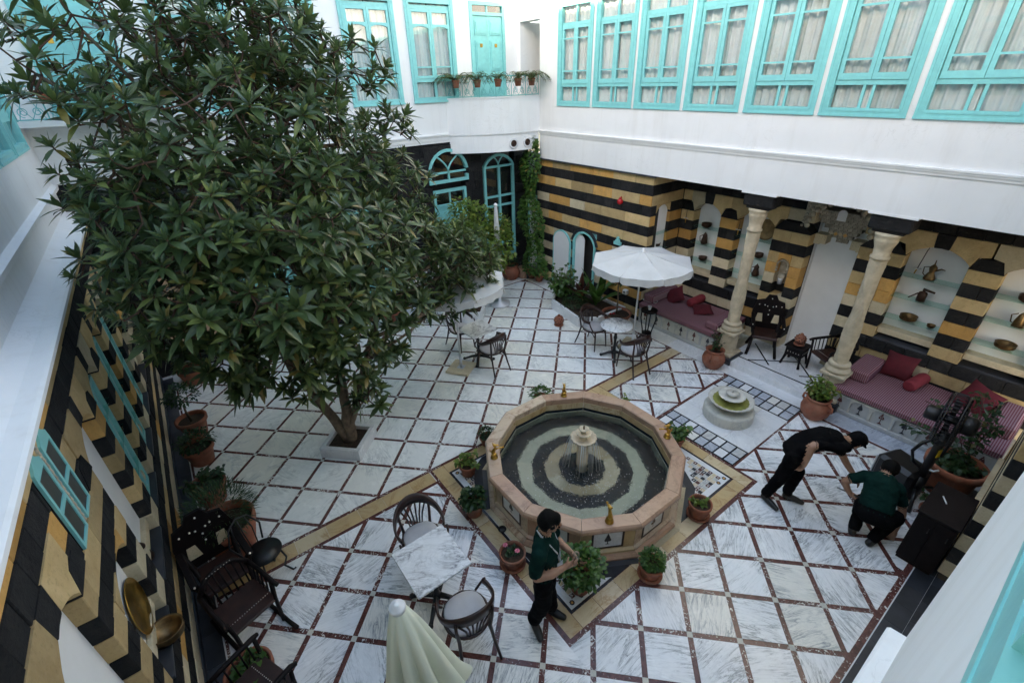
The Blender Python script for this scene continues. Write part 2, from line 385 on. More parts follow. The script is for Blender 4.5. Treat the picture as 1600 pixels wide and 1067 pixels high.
    def sphere(s, c, r, seg=12, rings=8, sc=(1,1,1)):
        prof=[]; vs=[]; fs=[]
        for i in range(rings+1):
            t=pi*i/rings
            for k in range(seg):
                a=2*pi*k/seg; vs.append((c[0]+r*sc[0]*sin(t)*cos(a),c[1]+r*sc[1]*sin(t)*sin(a),c[2]-r*sc[2]*cos(t)))
        for i in range(rings):
            for k in range(seg): fs.append((i*seg+k,i*seg+(k+1)%seg,(i+1)*seg+(k+1)%seg,(i+1)*seg+k))
        return s.add(vs, fs, True)
    def xf(s, mtx, start=0):
        for i in range(start,len(s.v)): s.v[i]=tuple(mtx @ Vector(s.v[i]))
        return s
    def mesh(s, name, mats):
        me=bpy.data.meshes.new(name); me.from_pydata(s.v,[],s.f)
        me.polygons.foreach_set('use_smooth', s.sm)
        if not isinstance(mats,(list,tuple)): mats=[mats]
        for m in mats: me.materials.append(M[m] if isinstance(m,str) else m)
        if len(mats)>1: me.polygons.foreach_set('material_index', s.mi)
        me.update(); return me
    def build(s, name, mats, parent=None, loc=None, rot=None, stuff=False, center=False):
        if center and s.v:
            n=len(s.v); c=Vector((0,0,0))
            for p in s.v: c+=Vector(p)
            c/=n
            s.v=[(p[0]-c.x,p[1]-c.y,p[2]-c.z) for p in s.v]; loc=(c.x,c.y,c.z) if loc is None else tuple(Vector(loc)+c)
        if not s.f: return None
        o=bpy.data.objects.new(name, s.mesh(name, mats)); COL.objects.link(o)
        if parent: o.parent=parent
        if loc is not None: o.location=loc
        if rot is not None: o.rotation_euler=rot
        if stuff: o['kind']='stuff'
        return o
def link_mesh(name, me, parent=None, loc=(0,0,0), rot=(0,0,0), scale=None):
    o=bpy.data.objects.new(name, me); COL.objects.link(o)
    if parent: o.parent=parent
    o.location=loc; o.rotation_euler=rot
    if scale: o.scale=scale
    return o
def copy_tree(o, parent=None):
    cpy=o.copy(); COL.objects.link(cpy)
    if parent: cpy.parent=parent
    for ch in list(o.children): copy_tree(ch, cpy)
    return cpy
def structure(o): o['kind']='structure'; return o
def clip_poly(poly, a, b, c):            # keep a*x+b*y<=c
    out=[]; n=len(poly)
    for i in range(n):
        p=poly[i]; q=poly[(i+1)%n]; dp=a*p[0]+b*p[1]-c; dq=a*q[0]+b*q[1]-c
        if dp<=0: out.append(p)
        if (dp<0<dq) or (dq<0<dp):
            t=dp/(dp-dq); out.append((p[0]+t*(q[0]-p[0]),p[1]+t*(q[1]-p[1])))
    return out
def clip_rect(poly,x0,x1,y0,y1):
    for a,b,c in ((-1,0,-x0),(1,0,x1),(0,-1,-y0),(0,1,y1)):
        poly=clip_poly(poly,a,b,c)
        if len(poly)<3: return []
    return poly
def parea(p): return abs(sum(p[i][0]*p[(i+1)%len(p)][1]-p[(i+1)%len(p)][0]*p[i][1] for i in range(len(p))))/2
def block(parent, x0,x1,y0,y1,z0,z1, mat, name='stone_block', b=.006, gap=.003):
    m=MB(); cx,cy,cz=(x0+x1)/2,(y0+y1)/2,(z0+z1)/2; hx,hy,hz=(x1-x0)/2-gap,(y1-y0)/2-gap,(z1-z0)/2-gap
    m.cbox(-hx,hx,-hy,hy,-hz,hz,min(b,hx*.4,hy*.4,hz*.4))
    return m.build(name, mat, parent, (cx,cy,cz))
def splits(a,b,lo,hi,rng):
    out=[a]; 
    while b-out[-1]>hi*1.25:
        out.append(out[-1]+rng.uniform(lo,hi))
    out.append(b)
    if len(out)>2 and out[-1]-out[-2]<lo*.5: out.pop(-2)
    return out
# leaves ------------------------------------------------------------------
def leaf_into(mb, base, d, up, L, W, droop=.35, fold=.25, seg=3):
    d=Vector(d).normalized(); side=d.cross(Vector(up)); side=side.normalized() if side.length>1e-4 else d.orthogonal().normalized()
    nrm=side.cross(d).normalized(); vs=[]; fs=[]; base=Vector(base)
    prof=[.12,.8,1.0,.62,.0] if seg==4 else ([.15,1.0,.75,.0] if seg==3 else [.2,1.0,.0])
    n=len(prof)
    for i,w_ in enumerate(prof):
        t=i/(n-1); c=base+d*(L*t*(1-.12*droop*t))-Vector((0,0,1))*(L*droop*t*t)
        hw=W*.5*w_; lift=nrm*(hw*fold)
        if i==n-1: vs.append(c)
        else: vs.extend((c-side*hw+lift, c, c+side*hw+lift))
    for i in range(n-2):
        a=i*3; fs.append((a,a+1,a+4,a+3)); fs.append((a+1,a+2,a+5,a+4))
    a=(n-2)*3; fs.append((a,a+1,a+3)); fs.append((a+1,a+2,a+3))
    mb.add(vs,fs,True)
def rnd_dir(rng, zlo=-1.0, zhi=1.0):
    z=rng.uniform(zlo,zhi); a=rng.uniform(0,2*pi); r=sqrt(max(0,1-z*z)); return Vector((r*cos(a),r*sin(a),z))
# ------------------------------------------------------------------ courtyard floor
g = MB(); g.box(-30,30,-30,30,-.6,-.12)
structure(g.build('ground','mortar'))
def sheet(name, x0,x1,y0,y1, mat, z=-.002, parent=None):
    m=MB(); m.box(x0,x1,y0,y1,-.12,z); o=m.build(name, mat, parent)
    return o if parent else structure(o)
def lay_tiles(parent, node, pitch, gap, rects, mat, cab=True):
    # diagonal lattice: e1=(1,1)/sqrt2, e2=(1,-1)/sqrt2
    h=pitch/sqrt(2); e1=(h,h); e2=(h,-h); k=(1-gap/pitch)/2; N=26; cm=MB()
    for (x0,x1,y0,y1) in rects:
        for i in range(-N,N):
            for j in range(-N,N):
                cx=node[0]+e1[0]*(i+.5)+e2[0]*(j+.5); cy=node[1]+e1[1]*(i+.5)+e2[1]*(j+.5)
                if cx<x0-h*1.1 or cx>x1+h*1.1 or cy<y0-h*1.1 or cy>y1+h*1.1: continue
                sq=[(cx+k*(a*e1[0]+b*e2[0])*1.0,cy+k*(a*e1[1]+b*e2[1])) for a,b in ((-1,-1),(1,-1),(1,1),(-1,1))]
                p=clip_rect(sq,x0,x1,y0,y1)
                if len(p)<3 or parea(p)<.006: continue
                if sum(p[q][0]*p[(q+1)%len(p)][1]-p[(q+1)%len(p)][0]*p[q][1] for q in range(len(p)))<0: p=p[::-1]
                mx=sum(a for a,_ in p)/len(p); my=sum(b for _,b in p)/len(p)
                m=MB(); m.prism([(a-mx,b-my) for a,b in p],-.03,RNG.uniform(-.0004,.0006)); m.build('tile',mat,parent,(mx,my,0))
                nx=cx-e1[0]*.5-e2[0]*.5; ny=cy-e1[1]*.5-e2[1]*.5; s_=gap/2/sqrt(2)*1.02
                if cab:
                    c=[(nx-2*s_,ny),(nx,ny-2*s_),(nx+2*s_,ny),(nx,ny+2*s_)]
                    c=clip_rect(c,x0,x1,y0,y1)
                    if len(c)>2: cm.prism(c,-.01,.0005)
    if cab and cm.v: cm.build('corner_inset','greymarble',parent,stuff=True)
LN=(-4.18784,.12198); FN=(2.11445,.90112); NN=(-.361,2.746)
XB0,XB1=-1.325,-1.03       # yellow band across the court
fl = sheet('marble_floor', -6.36,-1.289,-4.80,3.88,'red')
lay_tiles(fl, LN, .575, .049, [(-6.32,XB0-.012,-4.77,3.85)], 'tileL')
fl2 = sheet('marble_floor', -1.066,3.60,-4.80,3.86,'red',-.0035)
lay_tiles(fl2, FN, .4996, .056, [(XB1+.014,3.54,-4.77,-1.945),(1.80,3.54,-1.945,1.70),(1.44,3.54,1.70,3.80)], 'tileF')
fl3 = sheet('marble_floor', -1.064,.018,1.64,3.858,'red',-.002)
lay_tiles(fl3, NN, .505, .048, [(XB1+.01,-.012,1.66,3.85)], 'tileF')
# surrounding plain marble strip and dark edge slabs
sur = sheet('pavement', -8.2,4.6,-5.3,4.45,'tileW',-.006)
y=3.89
def slabs(parent,name,x0,x1,y0,y1,mat,lo,hi,along='x',z=.0):
    s_=splits(x0,x1,lo,hi,RNG) if along=='x' else splits(y0,y1,lo,hi,RNG)
    for a,b in zip(s_,s_[1:]):
        if along=='x': block(parent,a,b,y0,y1,-.05,z,mat,name,.002,.0012)
        else: block(parent,x0,x1,a,b,-.05,z,mat,name,.002,.0012)
slabs(sur,'slab',-6.9,-2.3,3.885,4.30,'tileW',.7,1.0)
slabs(sur,'slab',-2.3,-.02,3.885,4.30,'tileW',.7,1.0)
slabs(sur,'slab',1.44,3.75,3.87,4.25,'marbleblue',.6,.8)
slabs(sur,'slab',-.02,1.44,3.87,4.16,'tileW',.6,.9)
slabs(sur,'slab',-6.95,-6.365,-4.8,3.88,'tileW',.8,1.0,'y')
slabs(sur,'slab',3.61,3.79,-4.8,3.86,'slate',.3,.36,'y')
slabs(sur,'slab',3.79,4.5,-4.8,3.86,'slate',.3,.36,'y')
slabs(sur,'slab',-6.9,3.6,-5.02,-4.815,'slate',.38,.45)
# yellow band across the court
for ya,yb in ((-4.78,-1.93),(1.66,3.86)):
    slabs(sur,'band_slab',-1.29,-1.065,ya,yb,'yellow',.35,.6,'y',.0004)
# fountain square
FC=(.20,-.24)
SQ=(XB0,1.78,-1.92,1.69)
fsq = sheet('fountain_pavement', SQ[0],SQ[1],SQ[2],SQ[3],'red',-.001)
def ring_slabs(parent,name,x0,x1,y0,y1,w_,mat,lo,hi,z):
    slabs(parent,name,x0,x1,y0,y0+w_,mat,lo,hi,'x',z); slabs(parent,name,x0,x1,y1-w_,y1,mat,lo,hi,'x',z)
    slabs(parent,name,x0,x0+w_,y0+w_,y1-w_,mat,lo,hi,'y',z); slabs(parent,name,x1-w_,x1,y0+w_,y1-w_,mat,lo,hi,'y',z)
ring_slabs(fsq,'border_slab',SQ[0]+.035,SQ[1]-.035,SQ[2]+.035,SQ[3]-.035,.185,'yellow',.3,.55,.001)
ring_slabs(fsq,'black_strip',SQ[0]+.221,SQ[1]-.221,SQ[2]+.221,SQ[3]-.221,.032,'blackmarble',.9,1.2,.0014)
m=MB(); m.box(SQ[0]+.254,SQ[1]-.254,SQ[2]+.254,SQ[3]-.254,-.05,.001); m.build('white_field','tileW',fsq)
# mosaic corners
mo=MB(); cols=['red','blackmarble','yellow','marbleblue','tileW']
for sx in (-1,1):
    for sy in (-1,1):
        cx=SQ[0]+.254 if sx<0 else SQ[1]-.254; cy=SQ[2]+.254 if sy<0 else SQ[3]-.254
        for i in range(9):
            for j in range(9):
                if i+j>8: continue
                x=cx-sx*(.115+i*.062); yy=cy-sy*(.115+j*.062)
                if hypot(x-FC[0],yy-FC[1])<1.50: continue
                mo.cm=(i*2+j*3+(i*j)%3)%4; q=.028
                mo.box(x-q,x+q,yy-q,yy+q,-.01,.0025)
                if (i+j)%2==0:
                    mo.cm=4; q=.013; mo.add([(x-q,yy,.003),(x,yy-q,.003),(x+q,yy,.003),(x,yy+q,.003)],[(0,1,2,3)])
mo.build('mosaic',cols,fsq,stuff=True)
# star tiles seen on the white margin of the corners
st=MB()
for (sx,sy) in ((1,-1),(1,1),(-1,-1),(-1,1)):
    cx=SQ[0]+.254 if sx<0 else SQ[1]-.254; cy=SQ[2]+.254 if sy<0 else SQ[3]-.254
    for k in range(2):
        x=cx-sx*.055; yy=cy-sy*(.06+.14*k)
        for (mi,q,r_) in ((0,.034,0),(0,.034,pi/4),(1,.018,0)):
            st.cm=mi; z=.0035+.0008*mi+.0004*(r_>0)
            st.add([(x+q*cos(r_+a*pi/2),yy+q*sin(r_+a*pi/2),z) for a in range(4)],[(0,1,2,3)])
st.build('star_inlay',['blackmarble','limedeep'],fsq,stuff=True)
def ngon(r,n=12,ph=15,c=FC): return [(c[0]+r*cos(radians(ph+360/n*k)),c[1]+r*sin(radians(ph+360/n*k))) for k in range(n)]
o_=ngon(1.60); i_=ngon(1.36); o2=ngon(1.47)
for k in range(12):
    a,b=o_[k],o_[(k+1)%12]; c_,d_=o2[k],o2[(k+1)%12]; e_,f_=i_[k],i_[(k+1)%12]
    m=MB(); m.prism(clip_rect([c_,a,b,d_],SQ[0]+.26,SQ[1]-.225,SQ[2]+.26,SQ[3]-.23),-.04,.0046); m.build('dark_slab','blackmarble',fsq)
    m=MB(); m.prism([e_,c_,d_,f_],-.04,.005); m.build('grey_slab',['limepale','slate','limepale'][k%3],fsq)
# pavement with small shell fountain
fr = sheet('marble_floor', .018,1.44,1.69,3.86,'red',-.001)
m=MB(); m.box(.04,1.41,1.70,2.14,-.05,.0008); m.build('black_strip','blackmarble',fr)
m=MB(); m.box(.04,1.41,3.35,3.85,-.05,.0008); m.build('black_strip','blackmarble',fr)
for (ya,yb) in ((1.715,2.125),(3.365,3.835)):
    for r_ in range(2):
        h=(yb-ya)/2; yy0=ya+r_*h
        for q in range(8):
            xa=.045+q*.17; block(fr,xa+.012,xa+.158,yy0+.012,yy0+h-.012,-.03,.0022,'marbleblue' if (q+r_)%3 else 'tileW','tile',.001,.001)
for a,b in ((.04,.42),(.42,.98),(.98,1.41)):
    for c_,d_ in ((2.14,2.52),(2.52,2.98),(2.98,3.35)): block(fr,a,b,c_,d_,-.05,.002,'tileW','slab',.001,.001)
# raised floor of the alcove
af = sheet('alcove_floor', -.30,1.56,4.17,5.8,'tileW',.108)
slabs(af,'step_edge',-.10,1.48,4.145,4.40,'tileW',.5,.8,'x',.115)
m=MB(); m.box(-.10,1.48,4.150,4.18,.02,.07); m.build('step_inlay','slate',af)
m=MB()
def strip(p,q,w_,z):
    p=Vector((*p,0)); q=Vector((*q,0)); d=(q-p).normalized(); n=Vector((-d.y,d.x,0))*w_/2
    m.prism([tuple((p+n).xy),tuple((p-n).xy),tuple((q-n).xy),tuple((q+n).xy)],.10,z)
strip((-.25,4.46),(1.52,4.46),.03,.1125)
strip((.05,4.48),(.72,5.15),.028,.1125); strip((.72,5.15),(1.35,4.50),.028,.1125); strip((-.2,5.2),(.4,4.6),.028,.1120); strip((1.5,5.2),(.95,4.65),.028,.112); strip((.4,5.4),(.72,5.15),.028,.1127)
m.build('black_strip','blackmarble',af)
# ------------------------------------------------------------------ ablaq masonry
CO=[3.335,3.10,2.885,2.67,2.455,2.24,2.025,1.81,1.598,1.385,1.17,.962,.745,.525,.31,.10]
def cmat(k, rng):
    if k%2==1: return 'basalt'
    r=rng.random()
    if k>=8: return 'limepale' if r<.62 else ('limedeep' if r<.75 else 'lime')
    return 'limedeep' if r<.22 else ('limepale' if r<.30 else 'lime')
def arch_pts(a,b,zs,zt,n=9):
    h=zt-zs; wd=(b-a)/2; R=(wd*wd+h*h)/(2*h); cz=zt-R; m_=(a+b)/2; t0=math.asin(min(1,wd/R)); out=[]
    for i in range(n+1):
        t=-t0+2*t0*i/n; out.append((m_+R*sin(t),cz+R*cos(t)))
    return out
def poly_xz(parent,poly,y0,y1,mat,name='voussoir'):
    cx=sum(p[0] for p in poly)/len(poly); cz=sum(p[1] for p in poly)/len(poly)
    m=MB(); m.prism([(p[0]-cx,p[1]-cz) for p in poly],y0,y1,'y'); return m.build(name,mat,parent,(cx,0,cz))
def pier(parent,x0,x1,Y,s,dep,rng,k0=4,k1=10,win=None,base=True):
    ya,yb=sorted((Y,Y+s*dep))
    for k in range(k0,k1+1):
        z1,z0=CO[k],CO[k+1]
        sp=[x0,x1] if (x1-x0<.45 and k%2==0) else ([x0,(x0+x1)/2+rng.uniform(-.05,.05),x1] if x1-x0>.3 else [x0,x1])
        for a,b in zip(sp,sp[1:]):
            j=rng.uniform(-.003,.004); block(parent,a,b,ya-j,yb+j,z0,z1,cmat(k,rng))
def niche(parent,x0,x1,Y,s,dep,rng,zs=2.50,zt=2.668,shelves=(2.13,1.76,1.38),zb=1.17,kc=3,left=None,right=None):
    # masonry above the arch: two voussoirs and a black keystone
    e=.10; m_=(x0+x1)/2; zt2=CO[2]; ya,yb=sorted((Y-s*.002,Y+s*dep)); ap=arch_pts(x0,x1,zs,zt,10)
    L=x0-(left if left is not None else .19); Rr=x1+(right if right is not None else .19)
    kw=.115
    ptsL=[p for p in ap if p[0]<=m_-kw*.8]; ptsR=[p for p in ap if p[0]>=m_+kw*.8]; ptsM=[p for p in ap if m_-kw*.8<=p[0]<=m_+kw*.8]
    poly_xz(parent,[(L+.003,zt2-.003),(L+.003,zt+.0),(x0-.06,zt-.03),(x0-.004,zs-.03)]+ptsL+[(m_-kw*.85,zt+.0),(m_-kw,zt2-.003)],ya,yb,'lime' if rng.random()<.7 else 'limepale')
    poly_xz(parent,[(m_+kw,zt2-.003),(m_+kw*.85,zt)]+ptsR+[(x1+.004,zs-.03),(x1+.06,zt-.03),(Rr-.003,zt),(Rr-.003,zt2-.003)],ya,yb,'lime')
    poly_xz(parent,[(m_-kw+.004,zt2-.003),(m_-kw*.85+.004,zt)]+ptsM+[(m_+kw*.85-.004,zt),(m_+kw-.004,zt2-.003)],ya,yb,'basalt','keystone')
    # plastered back with curved reveal
    m=MB(); yb2=Y+s*(dep-.02); m.prism([(x0-.06,zb-.3),(x1+.06,zb-.3),(x1+.06,zt+.1),(x0-.06,zt+.1)],yb2,yb2+s*.05,'y'); m.build('niche_back','plasterin',parent)
    # sill: pale strip and dark slab
    y0_,y1_=sorted((Y+s*.06,Y+s*dep)); block(parent,x0,x1,y0_,y1_,zb-.11,zb,'limepale','niche_strip')
    y0_,y1_=sorted((Y-s*.015,Y+s*(dep-.01))); block(parent,x0-.0,x1+.0,y0_,y1_,CO[11]-.02,CO[11]+.03,'slate','sill')
    for z in shelves:
        m=MB(); y0_,y1_=sorted((Y+s*.03,Y+s*(dep-.025))); m.box(x0+.003,x1-.003,y0_,y1_,z-.005,z+.005); m.build('glass_shelf','shelfglass',parent)
def cap(parent,x0,x1,Y,s,dep):        # black springer on top of a pier
    ya,yb=sorted((Y-s*.004,Y+s*dep)); zs=2.50; c=(x1-x0)*.22
    poly_xz(parent,[(x0,CO[4]+.003),(x1,CO[4]+.003),(x1,zs-.035),(x1-c,CO[3]-.03),(x0+c,CO[3]-.03),(x0,zs-.035)],ya,yb,'basalt','springer')
def courses(parent,x0,x1,Y,s,dep,ks,rng,name='stone_block',holes=()):
    for k in ks:
        z1,z0=CO[k],CO[k+1]; lo,hi=(.22,.34) if k%2 else (.45,.8)
        for a,b in zip(*(lambda q:(q,q[1:]))(splits(x0,x1,lo,hi,rng))):
            skip=False; segs=[(a,b)]
            for (hx0,hx1,hz0,hz1) in holes:
                if z1>hz0+.02 and z0<hz1-.02:
                    ns=[]
                    for (p,q) in segs:
                        if q<=hx0 or p>=hx1: ns.append((p,q))
                        else:
                            if p<hx0-.03: ns.append((p,hx0))
                            if q>hx1+.03: ns.append((hx1,q))
                    segs=ns
            for (p,q) in segs:
                j=rng.uniform(-.003,.005); ya,yb=sorted((Y-s*j,Y+s*dep)); block(parent,p,q,ya,yb,z0,z1,cmat(k,rng),name)

# ------------------------------------------------------------------ windows
def window_x(parent,x0,x1,z0,z1,Y,s,tr=6.03,label=None):
    # casement window in a wall facing -s*y ; frame plane at Y
    f=MB(); t=.095; d0,d1=-.035,.05
    def bx(a,b,c_,d,e,g_): 
        ya,yb=sorted((Y+s*e,Y+s*g_)); f.box(a,b,ya,yb,c_,d)
    bx(x0,x1,z0,z0+t,d0,d1); bx(x0,x1,z1-t,z1,d0,d1); bx(x0,x0+t,z0+t,z1-t,d0,d1); bx(x1-t,x1,z0+t,z1-t,d0,d1)
    bx(x0-.015,x1+.015,z0-.012,z0+.02,d0-.012,d0); bx(x0-.012,x0+.02,z0+.02,z1,d0-.010,d0); bx(x1-.02,x1+.012,z0+.02,z1,d0-.010,d0)
    bx(x0+.055,x0+.075,z0+.075,z1-.06,d0-.006,d0); bx(x1-.075,x1-.055,z0+.075,z1-.06,d0-.006,d0); bx(x0+.075,x1-.075,z0+.055,z0+.075,d0-.006,d0)
    m_=(x0+x1)/2; za=4.885-4.51+z0; zb=.085+za
    bx(x0+t,x1-t,za,za+.06,.0,.045)                      # transom
    bx(m_-.075,m_-.04,z0+t,za,.005,.04); bx(m_+.04,m_+.075,z0+t,za,.005,.04)
    bx(x0+t,x1-t,tr,tr+.06,.0,.045)
    bx(m_-.022,m_+.022,tr+.06,z1-t,.005,.04)
    w=f.build('window','teal',parent)
    lf=MB()
    for (a,b) in ((x0+t+.01,m_-.003),(m_+.003,x1-t-.01)):
        q=.052; lo=za+.062; hi=tr-.003
        def lb(p,r,c_,d):
            ya,yb=sorted((Y+s*-.012,Y+s*.03)); lf.box(p,r,ya,yb,c_,d)
        lb(a,b,lo,lo+q+.03); lb(a,b,hi-q,hi); lb(a,a+q,lo+q+.03,hi-q); lb(b-q,b,lo+q+.03,hi-q)
        lb(a+q,b-q,lo+.23,lo+.255); lb(a+q,b-q,hi-.24,hi-.215)
    lf.build('casement','teal',w)
    for (a,b,c_,d) in ((x0+t,m_-.075,z0+t,za),(m_+.075,x1-t,z0+t,za),(x0+t,m_-.022,tr+.06,z1-t),(m_+.022,x1-t,tr+.06,z1-t),
                       (x0+t+.06,m_-.055,za+.145,za+.29),(m_+.055,x1-t-.06,za+.145,za+.29),(x0+t+.06,m_-.055,za+.318,tr-.245),(m_+.055,x1-t-.06,za+.318,tr-.245),(x0+t+.06,m_-.055,tr-.217,tr-.056),(m_+.055,x1-t-.06,tr-.217,tr-.056)):
        p=MB(); ya,yb=sorted((Y+s*.014,Y+s*.018)); p.box(a,b,ya,yb,c_,d); p.build('pane','pane',w)
    for (ca,cb) in ((x0-.10,m_+.015),(m_-.015,x1+.04)):
        c_=MB(); n=52; vs=[]; fs=[]; ph=RNG.uniform(0,6)
        for i in range(n+1):
            x=ca+(cb-ca)*i/n; yy=Y+s*(.085+.020*sin(x*42+ph)+.010*sin(x*97+ph*2)); vs+= [(x,yy,z0+.03),(x,yy+.004*sin(x*31),z1)]
        for i in range(n): fs.append((2*i,2*i+2,2*i+3,2*i+1))
        c_.add(vs,fs,True); c_.build('curtain','curtain',w)
    return w
# ------------------------------------------------------------------ alcove wing
rg=random.Random(11)
AW = thing('courtyard_wing','white upper storey with seven turquoise windows above the striped column alcove','building',(0,4.3,0))
AW.location=(0,0,0)
YS=4.30; YB=5.40
# striped wall left of the alcove (with the small cupboard opening)
m=MB(); m.box(-6.32,-4.86,YS+.012,YS+.30,0,3.33); m.box(-4.06,-2.585,YS+.012,YS+.30,0,3.33); m.box(-4.86,-4.06,YS+.012,YS+.30,1.75,3.33); m.build('masonry_core','mortard',AW)
courses(AW,-6.32,-2.575,YS,1,.03,range(0,15),rg,holes=[(-4.86,-4.06,-.1,1.74)])
# return side wall of the alcove (faces +x) with its niche
XS=-2.57
m=MB(); m.box(XS-.40,XS-.30,YS+.05,YB+.35,0,3.33); m.build('masonry_core','mortard',AW)
for k in range(0,15):
    z1,z0=CO[k],CO[k+1]
    if k in (0,1,2): segs=[(YS+.033,4.9),(4.9,YB)]
    elif k<=10: segs=[(YS+.033,4.50),(4.97,YB)]
    else: segs=[(YS+.033,4.75),(4.75,5.1),(5.1,YB)]
    for a,b in segs: block(AW,XS-.30,XS+rg.uniform(-.003,.003),a,b,z0,z1,cmat(k,rg))
ap=arch_pts(4.50,4.97,2.50,2.66,8)
m=MB(); m.prism([(4.50,2.668),(4.50,2.5)]+ap[1:-1]+[(4.97,2.5),(4.97,2.668)],XS-.07,XS-.002,'x'); m.build('arch_stone','lime',AW)
m=MB(); m.box(XS-.10,XS-.07,4.49,4.98,1.0,2.7); m.build('niche_back','plasterin',AW)
for z in (2.05,1.68,1.32):
    m=MB(); m.box(XS-.07,XS+.06,4.503,4.967,z-.005,z+.005); m.build('glass_shelf','shelfglass',AW)
block(AW,XS-.07,XS+.01,4.50,4.97,.965,1.03,'slate','sill')
# back wall of the alcove
m=MB(); m.box(-2.9,.15,YB+.28,YB+.6,0,3.5); m.box(.99,4.2,YB+.28,YB+.6,0,3.5); m.box(.15,.99,YB+.46,YB+.6,0,3.5); m.build('masonry_core','mortard',AW)
D=.27
NI=[(-2.25,-1.62),(-1.24,-.49),(1.62,2.39),(2.79,3.55)]
PI=[(-2.57,-2.25),(-1.62,-1.24),(-.49,.17),(.97,1.62),(2.39,2.79),(3.55,3.85)]
courses(AW,-2.57,.17,YB,1,D,[0,1],rg); courses(AW,.97,3.85,YB,1,D,[0,1],rg)
for (a,b) in NI: niche(AW,a,b,YB,1,D,rg,left=.10 if a<-2 else .19)
block(AW,-2.57,-2.35,YB,YB+D,CO[3],CO[2],'lime'); block(AW,-.30,.17,YB-.003,YB+D,CO[3],CO[2],'limepale'); block(AW,.97,1.43,YB-.003,YB+D,CO[3],CO[2],'lime'); block(AW,3.74,3.85,YB,YB+D,CO[3],CO[2],'lime')
for (a,b) in PI:
    cap(AW,a,b,YB,1,D)
    if a in (-.49,.97):
        # pier with a small carved wall niche
        mid=(a+b)/2; hw=.115
        for k in range(4,11):
            z1,z0=CO[k],CO[k+1]
            if k in (6,7,8,9):
                for p,q in ((a,mid-hw),(mid+hw,b)): block(AW,p,q,YB,YB+D,z0,z1,cmat(k,rg) if k!=7 and k!=9 else ('limedeep' if k==7 else 'basalt'))
            else:
                for p,q in ((a,mid),(mid,b)): block(AW,p,q,YB,YB+D,z0,z1,cmat(k,rg))
        m=MB(); m.box(mid-hw-.01,mid+hw+.01,YB+.17,YB+.2,1.385,2.025); m.build('niche_back','carveddark',AW)
        m=MB(); ap=arch_pts(mid-hw,mid+hw,1.80,1.93,10); m.prism([(mid-hw,2.024),(mid-hw,1.8)]+ap+[(mid+hw,1.8),(mid+hw,2.024)][0:2],YB-.012,YB+.17,'y')
        m.build('arch_stone','limedeep',AW)
        m=MB()
        for i in range(11):
            t=pi*i/10; m.sphere((mid+.10*cos(t),YB-.012,1.79+.10*sin(t)),.018,8,5)
        for sx in (-1,1):
            for zz in (1.74,1.68): m.sphere((mid+sx*.098,YB-.012,zz),.026,8,5)
        m.lathe([(.02,0),(.06,.015),(.05,.07),(.07,.14),(.05,.2)],10,(mid,YB+.10,1.40)); 
        m.build('carved_surround','carveddark',AW)
    else: pier(AW,a,b,YB,1,D,rg)
# dado below the niches
for k in (11,12,13):
    for a,b in ((-2.57,.17),(.97,3.85)):
        courses(AW,a,b,YB-(.02 if k==11 else 0),1,.30,[k],rg)
courses(AW,-2.57,.17,YB,1,.3,[14],rg); courses(AW,.97,3.85,YB,1,.3,[14],rg)
# central white recess
m=MB(); m.box(.10,1.04,YB+.42,YB+.46,.05,3.3); m.build('recess_back','plasterin',AW)
m=MB(); m.box(.165,.172,YB+.30,YB+.42,.1,2.9); m.box(.968,.975,YB+.30,YB+.42,.1,2.9); m.build('recess_side','plasterin',AW)
# muqarnas hood
hood=MB(); ap=arch_pts(.05,1.09,2.62,3.12,14)
hood.prism([(-.02,3.33),(-.02,2.66)]+[(x,z) for x,z in ap]+[(1.16,2.66),(1.16,3.33)],YB-.012,YB+.10,'y')
for tier in range(7):
    z=2.34+tier*.085; hw=.09+.068*tier; n=2+tier*2; yy=YB+.36-tier*.046
    hood.box(.57-hw,.57+hw,yy,YB+.42,z,z+.085)
    for i in range(n):
        x=.57-hw+2*hw*(i+.5)/n; r_=hw/n*.95
        hood.sphere((x,yy+.006,z+.045),r_*.62,8,6,(1,.8,1.35))
        hood.box(x-r_*1.04,x-r_*.86,yy-.022,yy,z+.0,z+.08); hood.sphere((x-r_*.95,yy-.016,z+.078),.017,6,4)
    hood.box(.57-hw-.01,.57+hw+.01,yy-.026,yy,z+.078,z+.0845)
hd=hood.build('muqarnas_hood','carveddark',AW)
m=MB()
for i in range(15):
    t=pi*i/14; m.sphere((.57+.50*cos(t)*1.0,YB-.03,2.64+.46*sin(t)),.05,8,5,(1,.7,1))
for i in range(26):
    t=pi*i/25; m.sphere((.57+.59*cos(t),YB-.02,2.62+.56*sin(t)),.026,6,4)
rr2=random.Random(5)
for i in range(170):
    x=rr2.uniform(.0,1.14); z=rr2.uniform(2.62,3.24)
    if hypot((x-.57)/.53,(z-2.62)/.50)>1.0 : m.sphere((x,YB-.014,z),rr2.uniform(.012,.026),6,4,(1,.8,1))
m.build('carved_arch','carveddark',hd)
m=MB(); m.prism([(.50,2.80),(.64,2.80),(.64,2.92)]+[(.57+.07*cos(t),2.92+.07*sin(t)) for t in (.5,1.05,1.57,2.1,2.64)]+[(.50,2.92)],YB+.0,YB+.012,'y'); m.build('small_arched_light','plasterin',hd)
m=MB()
for i in range(4):
    m.cm=i%2; z=2.56; x=.46+i*.075; q=.036; m.add([(x-q,YB+.06,z),(x,YB+.06,z-q),(x+q,YB+.06,z),(x,YB+.06,z+q)],[(0,1,2,3)])
m.build('diamond_inlay',['carved','limedeep'],hd)
